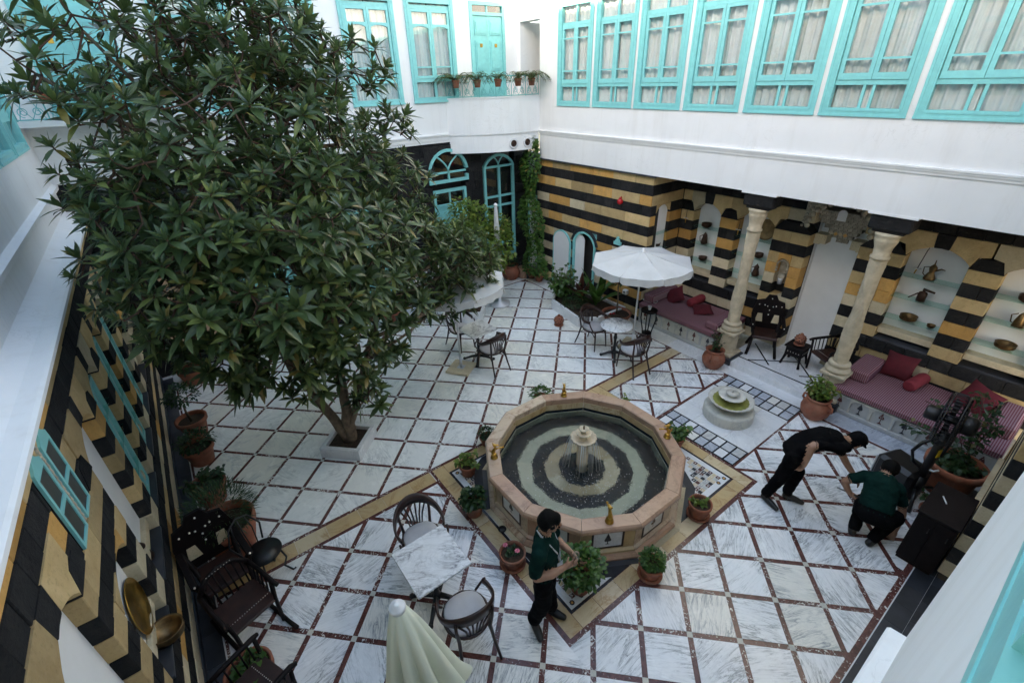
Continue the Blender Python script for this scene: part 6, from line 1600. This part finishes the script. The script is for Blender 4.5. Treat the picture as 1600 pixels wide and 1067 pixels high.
vessel('brass_bowl','wide dark brass bowl in the last niche on the right','bowl',[(r*1.0,z*.95) for r,z in bowlp],3.15,5.515,1.387,'brassdark'); vessel('coffee_pot','dark conical coffee pot in the last niche on the right','jug',[(.001,0),(.07,0),(.06,.08),(.04,.17),(.03,.19),(.001,.23)],3.16,5.52,1.767,'brassdark',sh1)
vessel('copper_bowl','dark round pot on the top shelf of the last niche','bowl',[(r*.85,z) for r,z in bowlp],3.12,5.515,2.137,'copper')
vessel('copper_bowl','small dark bowl in the second niche behind the left column','bowl',[(r*.7,z) for r,z in bowlp],-.72,5.53,1.767,'copper'); vessel('coffee_pot','dark jug low in the second niche behind the left column','jug',potp,-.70,5.53,1.387,'copper',sh1)
vessel('silver_beaker','small metal beaker in the carved pier niche','cup',[(.001,0),(.04,0),(.045,.10),(.05,.12),(.042,.12),(.001,.02)],-.16,5.46,1.40,'steel')
T=thing('round_tray','round grey metal tray standing in the second niche','tray',(-.72,5.60,2.14),0,'metalware in the wall niches'); m=MB(); m.lathe([(.001,.0),(.16,.0),(.20,.02),(.205,.025),(.2,.03),(.16,.012),(.001,.012)],36,(0,0,0),True,None,False); m.xf(Matrix.Rotation(radians(80),4,'X')); m.xf(Matrix.Translation((0,0,.20))); m.build('body','brassdark',T)
T=thing('sword','thin sword with round guard hung point up in the niche','sword',(1.79,5.57,2.20),0); m=MB(); m.tube([(0,0,.05),(.035,0,.36),(.06,0,.46)],[.007,.006,.002],6); m.build('blade','iron',T); m=MB(); m.tube([(0,0,.05),(-.015,0,-.04)],.010,7); m.build('hilt','brass',T); m=MB(); m.lathe([(.055,.048),(.055,.054),(.001,.058)],16); m.build('guard','steel',T)
for (x,lb) in ((-2.41,'small brass dagger hung on the corner pier'),(-1.17,'small brass dagger hung on the pier beside first niche')):
    T=thing('dagger',lb,'dagger',(x,5.37,2.28),0,'daggers on the piers'); m=MB(); m.tube([(0,0,-.10),(0,0,0)],.009,6); m.build('hilt','brass',T); m=MB(); m.tube([(-.055,0,.005),(.055,0,.005)],.007,6); m.build('guard','steel',T); m=MB(); m.tube([(0,0,.0),(.005,0,.19)],[.007,.003],6); m.build('blade','iron',T)
T=thing('brass_tray','big round brass tray leaning in the left wall niche','tray',(-.13,-5.085,1.10)); m=MB(); m.lathe([(.001,.0),(.20,.0),(.235,.025),(.25,.03),(.245,.035),(.20,.012),(.001,.012)],48,(0,0,0),True,None,False); m.xf(Matrix.Rotation(radians(-87),4,'X')); m.xf(Matrix.Translation((0,-.02,.28))); m.build('body','brass',T)
vessel('brass_bowl','ribbed brass bowl on the dark sill of the left wall','bowl',[(r*1.05,z*1.15) for r,z in bowlp],-.02,-4.99+.0,.993,'brassdark',None,0,None,22)
vessel('clay_jar','dark jar on the sill of the niche with white back','jar',potp,-1.05,-5.12,.993,'copper',None,0,None)
T=thing('wall_lantern','small red glass lantern on the striped wall','lantern',(-3.37,4.24,2.60)); m=MB(); m.sphere((0,0,.06),.065,16,10); m.build('globe','redlamp',T); m=MB(); m.lathe([(.03,.12),(.035,.13),(.012,.16)],12); m.tube([(0,0,.15),(0,.03,.17),(0,.055,.13)],.008,6); m.build('bracket','redlamp',T)
T=thing('wall_bracket','small turquoise ornamental bracket on the striped wall above the parasol','bracket',(-3.36,4.27,1.68)); m=MB(); m.prism([(-.10,0),(.10,0),(.10,.07),(.06,.07),(.05,.12),(.02,.13),(.03,.17),(0,.19),(-.03,.17),(-.02,.13),(-.05,.12),(-.06,.07),(-.10,.07)],-.03,.02,'y'); m.build('plate','teal',T)
T=thing('power_socket','small white socket box above the clay bowl','socket',(-2.98,4.26,.62)); m=MB(); m.cbox(-.06,.06,-.05,.04,-.05,.06,.008); m.build('box','white',T); m=MB(); m.lathe([(.028,0),(.028,.006),(.001,.006)],14); m.xf(Matrix.Rotation(radians(90),4,'X')); m.xf(Matrix.Translation((0,-.05,.01))); m.build('dial','slate',T)
T=thing('power_strip','white extension lead lying on the corner of the left sofa','cable',(-2.45,4.42,.515)); m=MB(); m.cbox(-.12,.12,-.025,.025,0,.035,.006); m.build('socket_bar','white',T); m=MB(); m.tube([(.12,0,.02),(.2,.05,.01),(.18,.14,.02),(.08,.12,.06),(.1,.2,.1)],.005,6); m.build('lead','white',T)
# mist fan --------------------------------------------------------------------
T=thing('mist_fan','big black misting fan on a water tank with pole and caged head','fan',(3.05,3.02,0),radians(-20))
m=MB(); m.cbox(-.30,.18,-.20,.20,.06,.50,.05); m.build('water_tank','blackpl',T); m=MB(); m.cbox(-.315,-.295,-.17,.17,.14,.44,.006); m.build('tank_panel','steel',T)
for sx in (-.24,.12):
    for sy in (-.17,.17): m=MB(); m.lathe([(.04,-.02),(.05,-.015),(.05,.015),(.04,.02)],16); m.xf(Matrix.Rotation(radians(90),4,'X')); m.xf(Matrix.Translation((sx,sy,.05))); m.build('wheel','blackpl',T)
m=MB(); m.tube([(.16,.0,.40),(.16,.02,1.16)],[.052,.045],12); m.tube([(.16,0,.06),(.16,0,.45)],.07,12); m.build('pole','blackpl',T)
m=MB(); m.cbox(.205,.215,-.03,.03,.80,.92,.003); m.build('yellow_label','yellowtag',T,None)
m=MB(); m.tube([(.18,.0,.58),(.25,.0,.60),(.27,.05,.62)],.014,7); m.build('knob','steel',T)
hd=MB(); hd.lathe([(.001,-.12),(.07,-.12),(.09,-.10),(.09,.02),(.06,.05),(.001,.05)],20); hm=Matrix.Translation((.13,.03,1.34)) @ (Matrix.Rotation(radians(20),3,'Z') @ Vector((.995,.08,0))).to_track_quat('Z','Y').to_matrix().to_4x4() @ Matrix.Translation((0,0,-.13)); hd.xf(hm); hd.build('motor','blackpl',T)
dm=MB(); dm.lathe([(.001,.22),(.10,.22),(.12,.25),(.12,.34),(.09,.38),(.001,.38)],20); dm.xf(hm); dm.build('mist_drum','blackpl',T)
cg=MB(); 
for (rr,zz) in ((.33,.06),(.33,.20),(.27,.035),(.27,.225),(.20,.03),(.20,.235),(.12,.03),(.12,.24),(.05,.03),(.05,.242)):
    cg.tube([(rr*cos(2*pi*k/36),rr*sin(2*pi*k/36),zz) for k in range(37)],.009,5,False)
for k in range(40):
    a=2*pi*k/40; cg.tube([(.03*cos(a),.03*sin(a),.03),(.30*cos(a),.30*sin(a),.035),(.335*cos(a),.335*sin(a),.09),(.335*cos(a),.335*sin(a),.17),(.30*cos(a),.30*sin(a),.225),(.03*cos(a),.03*sin(a),.242)],.0065,4)
cg.xf(hm); cg.build('cage','blackpl',T)
bl=MB()
for k in range(4):
    a=k*pi/2; vs=[(.05*cos(a),.05*sin(a),.10),(.28*cos(a-.25),.28*sin(a-.25),.09),(.30*cos(a+.25),.30*sin(a+.25),.16),(.06*cos(a+.6),.06*sin(a+.6),.15)]; bl.add(vs,[(0,1,2,3)])
bl.lathe([(.05,.06),(.05,.19),(.001,.20)],14); bl.xf(hm); bl.build('blades','blackpl',T)
m=MB(); m.tube([(.16,-.10,1.10),(.10,-.20,1.02),(.06,-.24,.86),(.10,-.22,.72),(.16,-.12,.62)],.020,8); m.tube([(.16,.12,1.10),(.16,.24,1.0),(.14,.26,.84),(.16,.18,.72)],.018,8); m.build('hose','blackpl',T)
for (ex,ey) in ((-.02,.55),(.30,.42),(.34,-.25)): m=MB(); m.tube([(.16,.0,.25),((ex+.16)/2,ey/2,.22),(ex,ey,.03)],[.022,.02,.024],8); m.build('stand_leg','blackpl',T)
m=MB(); m.tube([(.15,-.2,.05),(.25,-.3,.01),(.32,-.42,.008),(.42,-.50,.008)],.006,6); m.build('cable','blackpl',T)
o=MB(); o.lathe([(.001,0),(.05,0),(.055,.012),(.03,.02),(.001,.022)],18); tag(o.build('floor_drain','iron',None,(.21,-1.66,.006)),'small dark round drain cap on the floor by fountain foot','drain')
# ------------------------------------------------------------------ people
from mathutils.kdtree import KDTree
from mathutils import noise as mnoise
def human(name,label,base,prims,mats,voxel=.0085):
    """prims: (tag, points, radii[, (side vector, flatten)]) -> one continuous remeshed body"""
    m=MB(); tags=[]
    for pr in prims:
        tg,pts,rad=pr[0],[Vector(p) for p in pr[1]],pr[2]
        if not hasattr(rad,'__len__'): rad=[rad]*len(pts)
        if len(pts)==1:
            k=len(m.v); m.sphere(tuple(pts[0]),rad[0],16,10,pr[3] if len(pr)>3 else (1,1,1)); tags+=[tg]*(len(m.v)-k); continue
        # resample
        P=[];R=[]
        for i in range(len(pts)-1):
            n=max(1,int((pts[i+1]-pts[i]).length/.012))
            for q in range(n): t=q/n; P.append(pts[i].lerp(pts[i+1],t)); R.append(rad[i]*(1-t)+rad[i+1]*t)
        P.append(pts[-1]); R.append(rad[-1])
        d0=(P[0]-P[1]).normalized(); d1=(P[-1]-P[-2]).normalized()
        P=[P[0]+d0*R[0]*.75,P[0]+d0*R[0]*.4]+P+[P[-1]+d1*R[-1]*.4,P[-1]+d1*R[-1]*.75]; R=[R[0]*.45,R[0]*.85]+R+[R[-1]*.85,R[-1]*.45]
        k=len(m.v); m.tube(P,R,20)
        if len(pr)>3:
            side,fl=Vector(pr[3][0]).normalized(),pr[3][1]   # stretch cross section along side
            for j in range(k,len(m.v)):
                ring=(j-k)//20; v_=Vector(m.v[j])-P[ring]; v_=v_+side*(v_.dot(side)*(fl-1)); m.v[j]=tuple(P[ring]+v_)
        tags+=[tg]*(len(m.v)-k)
    b=Vector(base); m.v=[tuple(Vector(p)-b) for p in m.v]
    src=m.build('body_source',mats[0]); md=src.modifiers.new('r','REMESH'); md.mode='VOXEL'; md.voxel_size=voxel
    sm=src.modifiers.new('s','SMOOTH'); sm.factor=.5; sm.iterations=3
    bpy.context.view_layer.update(); dg=bpy.context.evaluated_depsgraph_get(); me=bpy.data.meshes.new_from_object(src.evaluated_get(dg)); me.name='body'
    kd=KDTree(len(m.v))
    for i,p in enumerate(m.v): kd.insert(p,i)
    kd.balance(); me.materials.clear(); names=sorted(set(tags)); 
    for t in names: me.materials.append(M[t])
    ix={t:i for i,t in enumerate(names)}
    for p in me.polygons:
        p.use_smooth=True; p.material_index=ix[tags[kd.find(p.center)[1]]]
    cl={i for t,i in ix.items() if t in ('green','blackcloth')}; vc={}
    for p in me.polygons:
        for vi in p.vertices: vc.setdefault(vi,set()).add(p.material_index)
    nm=[v.normal.copy() for v in me.vertices]
    for v in me.vertices:
        if vc.get(v.index,set())<=cl:
            q=v.co; w1=mnoise.noise(Vector((q.x*9,q.y*9,q.z*16)))+.5*mnoise.noise(Vector((q.x*22,q.y*22,q.z*30)))
            v.co=q+nm[v.index]*(.004+.009*w1)
    bpy.data.objects.remove(src)
    o=bpy.data.objects.new(name,me); COL.objects.link(o); o.location=base; tag(o,label,'person'); return o
def hand(wrist,dirv,normal,curl,thumb_side,sc=1.0,spread=.5):
    w_=Vector(wrist); d=Vector(dirv).normalized(); n=Vector(normal); n=(n-d*n.dot(d)).normalized(); s=d.cross(n)*thumb_side; out=[]
    out.append(('skin',[w_,w_+d*.045*sc,w_+d*.075*sc],[.024*sc,.026*sc,.022*sc],(s,1.55)))
    for k,(off,L) in enumerate(((.034,.066),(.012,.074),(-.011,.070),(-.032,.056))):
        p=w_+d*.085*sc+s*off*sc; dd=d.copy(); pts=[p]; l3=L*sc/2.4
        for j in range(3):
            a=curl*(.5+.5*j); dj=(d*cos(a)+n*sin(a)+s*spread*.15*off*20).normalized(); p=p+dj*l3; pts.append(p)
        out.append(('skin',pts,[.0100*sc,.0096*sc,.0090*sc,.0082*sc]))
    p=w_+d*.025*sc+s*.03*sc; out.append(('skin',[p,p+(s*.8+d*.5+n*.2).normalized()*.035*sc,p+(s*.6+d*.7+n*.5).normalized()*.065*sc],[.0125*sc,.011*sc,.0095*sc]))
    return out
def head(c,face,up,cap_=False,beard=True):
    c=Vector(c); f=Vector(face).normalized(); u=Vector(up); u=(u-f*u.dot(f)).normalized(); l_=u.cross(f); P=[]
    P.append(('skin',[c-f*.012+u*.03,c+u*.0,c+f*.012-u*.055],[.078,.079,.060],(l_,.92)))
    P.append(('skin',[c+f*.035-u*.085,c+f*.05-u*.088],[.030,.026]))
    P.append(('skin',[c+f*.088+u*.012,c+f*.104-u*.022],[.010,.015]))
    for sg in (-1,1):
        P.append(('skin',[c+l_*sg*.078-u*.005-f*.008+u*.015,c+l_*sg*.078-u*.03-f*.006],[.012,.010]))
        P.append(('hair',[c+f*.080+l_*sg*.018+u*.028,c+f*.076+l_*sg*.048+u*.026],[.0065,.005]))
        P.append(('hair',[c+f*.081+l_*sg*.026+u*.010,c+f*.080+l_*sg*.034+u*.010],[.0065,.0065]))
    P.append(('lips' if False else 'skin',[c+f*.086-u*.052+l_*.016,c+f*.086-u*.052-l_*.016],[.0075,.0075]))
    if beard: P.append(('hair',[c+f*.090-u*.040+l_*.024,c+f*.096-u*.037,c+f*.090-u*.040-l_*.024],[.006,.0065,.006]))
    hm='blackcloth' if cap_ else 'hair'
    P.append((hm,[c+f*.045+u*.058,c-f*.012+u*.045,c-f*.030+u*.0,c-f*.028-u*.035],[.062,.098,.096,.078],(l_,.96)))
    if cap_:
        P.append(('blackcloth',[c+f*.045+u*.058,c-f*.015+u*.058,c-f*.035+u*.03],[.078,.096,.09],(l_,.97)))
        P.append(('blackcloth',[c+f*.09+u*.045,c+f*.145+u*.032],[.013,.010],(l_,5.2)))
    return P
# standing man ------------------------------------------------------------------
def fr(base,ang):
    f=Vector((cos(ang),sin(ang),0)); l_=Vector((-sin(ang),cos(ang),0)); b=Vector((base[0],base[1],0)); return lambda x,y,z: b+f*x+l_*y+Vector((0,0,z))
B0=(1.43,-1.98,0); L_=fr(B0,radians(38)); sidev=L_(0,1,0)-L_(0,0,0); fw=L_(1,0,0)-L_(0,0,0)
rA=Vector((1.40,-2.09,.085)); lA=Vector((1.40,-1.86,.085))
P=[('blackcloth',[L_(0,-.085,.90),L_(.01,-.095,.50),rA+Vector((0,0,.03))],[.098,.083,.070]),('blackcloth',[L_(0,.085,.90),L_(.015,.09,.50),lA+Vector((0,0,.03))],[.098,.083,.070]),
   ('blackcloth',[L_(-.01,0,.86),L_(0,0,.97)],[.105,.11],(sidev,1.32)),
   ('shoe',[rA+Vector((-.01,.0,-.04)),rA+Vector((.10,-.03,-.045)),rA+Vector((.17,-.055,-.055))],[.045,.043,.033]),('shoe',[lA+Vector((-.01,-.01,-.04)),lA+Vector((.09,.03,-.045)),lA+Vector((.15,.065,-.055))],[.045,.043,.033]),
   ('green',[L_(.01,0,.93),L_(.015,0,1.05),L_(.015,0,1.22),L_(-.01,0,1.36)],[.118,.112,.120,.098],(sidev,1.42)),
   ('green',[L_(-.015,-.15,1.375),L_(-.015,.15,1.375)],[.072,.072]),
   ('green',[L_(-.01,-.185,1.37),L_(-.035,-.225,1.22),L_(-.04,-.235,1.15)],[.070,.064,.060]),('green',[L_(-.01,.185,1.37),L_(.03,.225,1.22),L_(.045,.23,1.15)],[.070,.064,.060]),
   ('skin',[L_(-.04,-.235,1.13),L_(-.03,-.235,1.085),L_(.10,-.16,1.07),L_(.20,-.075,1.09)],[.047,.045,.040,.029]),('skin',[L_(.045,.23,1.13),L_(.06,.225,1.09),L_(.16,.15,1.09),L_(.235,.085,1.12)],[.047,.045,.038,.028]),
   ('skin',[L_(-.015,0,1.40),L_(.005,0,1.48)],[.058,.055]),('green',[L_(-.03,0,1.425),L_(-.02,0,1.44)],[.066,.060],(sidev,1.15))]
hf=Vector((cos(radians(50)),sin(radians(50)),-.10)).normalized()
P+=head(L_(.045,0,1.585),hf,(0,0,1))
P+=hand(L_(.20,-.07,1.09),fw*.8+sidev*.55+Vector((0,0,.1)),sidev*.8-fw*.3,1.0,1); P+=hand(L_(.235,.08,1.12),fw*.7-sidev*.6+Vector((0,0,.05)),-sidev*.8-fw*.3,1.0,-1)
MN=human('person','man in dark green shirt and black trousers standing by fountain holding a small glass',B0,P,['green'])
m=MB(); b=Vector(B0)
m.tube([p-b for p in (L_(-.07,-.02,1.465),L_(-.03,-.07,1.465),L_(.06,-.085,1.38),L_(.125,-.05,1.24),L_(.145,-.01,1.10),L_(.15,.0,1.06))],.009,6); m.tube([p-b for p in (L_(-.07,.02,1.465),L_(-.03,.07,1.465),L_(.06,.085,1.38),L_(.125,.05,1.24),L_(.145,.012,1.10),L_(.15,.002,1.06))],.009,6); m.build('lanyard','lanyard',MN)
m=MB(); q=L_(.15,0,.99)-b; m.cbox(q.x-.004,q.x+.004,q.y-.035,q.y+.035,q.z-.05,q.z+.06,.002); m.build('badge','white',MN)
gl=MB(); gl.lathe([(.001,0),(.024,0),(.028,.03),(.030,.085),(.027,.085),(.025,.03),(.001,.01)],18,(0,0,0),True,None,False)
tag(gl.build('tea_glass','clear',None,L_(.30,.015,1.12)),'small clear tea glass held in both hands of the standing man','glass')
# bending man ---------------------------------------------------------------------
B1=(2.10,1.58,0); F1=Vector((.56,.83,0)).normalized(); R1=Vector((F1.y,-F1.x,0)); V=Vector
hipR=V((2.16,1.55,.86)); hipL=V((2.05,1.68,.86)); nb=V((2.42,2.00,1.05))
P=[('blackcloth',[hipR,V((2.11,1.50,.48)),V((2.02,1.455,.12))],[.098,.078,.060]),('blackcloth',[hipL,V((2.20,1.76,.48)),V((2.18,1.70,.12))],[.098,.078,.060]),
   ('shoe',[V((2.00,1.455,.055)),V((2.12,1.42,.045)),V((2.21,1.395,.032))],[.045,.043,.032]),('shoe',[V((2.17,1.695,.055)),V((2.28,1.735,.045)),V((2.37,1.765,.032))],[.045,.043,.032]),
   ('blackcloth',[V((2.10,1.60,.86)),V((2.14,1.66,.94))],[.115,.118],(R1,1.3)),
   ('blackcloth',[V((2.13,1.65,.93)),V((2.21,1.75,1.02)),V((2.31,1.88,1.07)),V((2.40,1.99,1.06))],[.115,.118,.118,.092],(R1,1.38)),
   ('blackcloth',[nb+R1*.14-V((0,0,.01)),nb-R1*.14-V((0,0,.02))],[.070,.070]),
   ('blackcloth',[V((2.50,1.88,1.04)),V((2.38,1.74,1.06)),V((2.31,1.67,1.06))],[.068,.060,.056]),('skin',[V((2.31,1.67,1.06)),V((2.28,1.62,1.04)),V((2.285,1.59,.93)),V((2.29,1.57,.82))],[.046,.045,.040,.028]),
   ('blackcloth',[V((2.34,2.09,1.0)),V((2.42,2.11,.88)),V((2.48,2.12,.80))],[.066,.060,.056]),('skin',[V((2.47,2.12,.81)),V((2.565,2.15,.67)),V((2.64,2.15,.60)),V((2.69,2.15,.555))],[.045,.042,.036,.028]),
   ('skin',[V((2.43,2.01,1.06)),V((2.49,2.09,1.03))],[.056,.053])]
P+=head(V((2.555,2.175,1.005)),V((.48,.60,-.62)),V((.35,.45,.8)),True,True)
P+=hand(V((2.29,1.57,.82)),V((-.15,-.1,-1)),V((-.5,-.4,-.2)),.7,1); P+=hand(V((2.69,2.15,.555)),V((.7,.1,-.7)),V((-.5,0,-.8)),.5,-1)
human('person','man in black with a cap bending forward towards the misting fan',B1,P,['blackcloth'])
# crouching man ---------------------------------------------------------------------
B2=(3.08,1.78,0); F2=V((-.25,.97,0)).normalized(); R2=V((F2.y,-F2.x,0))
P=[('blackcloth',[V((2.98,1.76,.44)),V((2.90,1.99,.40)),V((2.965,1.80,.10))],[.098,.080,.060]),('blackcloth',[V((3.18,1.80,.42)),V((3.25,2.04,.38)),V((3.165,1.80,.10))],[.098,.080,.060]),
   ('shoe',[V((2.97,1.76,.05)),V((2.93,1.86,.045)),V((2.90,1.95,.032))],[.045,.043,.033]),('shoe',[V((3.16,1.74,.05)),V((3.18,1.85,.045)),V((3.20,1.93,.032))],[.045,.043,.033]),
   ('blackcloth',[V((3.08,1.77,.42)),V((3.06,1.83,.48))],[.120,.118],(R2,1.35)),
   ('green',[V((3.06,1.83,.50)),V((3.03,1.92,.62)),V((3.00,2.01,.72)),V((2.975,2.09,.77))],[.120,.122,.120,.090],(R2,1.42)),
   ('green',[V((2.83,2.02,.73)),V((3.12,2.12,.71))],[.072,.072]),
   ('green',[V((2.82,2.02,.73)),V((2.75,1.97,.67)),V((2.71,1.94,.64))],[.068,.060,.056]),('skin',[V((2.715,1.945,.64)),V((2.67,1.90,.59)),V((2.72,1.92,.49)),V((2.765,1.94,.43))],[.046,.044,.038,.028]),
   ('green',[V((3.13,2.12,.70)),V((3.20,2.12,.58)),V((3.23,2.12,.52))],[.068,.060,.056]),('skin',[V((3.225,2.12,.53)),V((3.275,2.10,.40)),V((3.285,2.07,.27)),V((3.29,2.05,.15))],[.046,.043,.037,.028]),
   ('skin',[V((2.97,2.10,.79)),V((2.965,2.16,.80))],[.056,.054])]
P+=head(V((2.965,2.235,.815)),V((-.15,.75,-.62)),V((0,.6,.75)),False,False)
P+=hand(V((2.765,1.94,.43)),V((.6,.3,-.25)),V((0,0,1)),1.2,1); P+=hand(V((3.29,2.05,.15)),V((0,-.1,-1)),V((0,1,0)),.5,-1)
human('person','man in dark green shirt crouching with his back to us beside the misting fan',B2,P,['green'])
o=MB(); o.tube([(.02,-.04,.01),(-.22,.22,-.23)],.009,8); o.tube([(.08,-.10,.06),(.02,-.04,.01)],.014,8); tag(o.build('metal_bar','iron',None,(2.80,1.97,.44)),'thin metal bar in the left hand of the crouching man','tool')
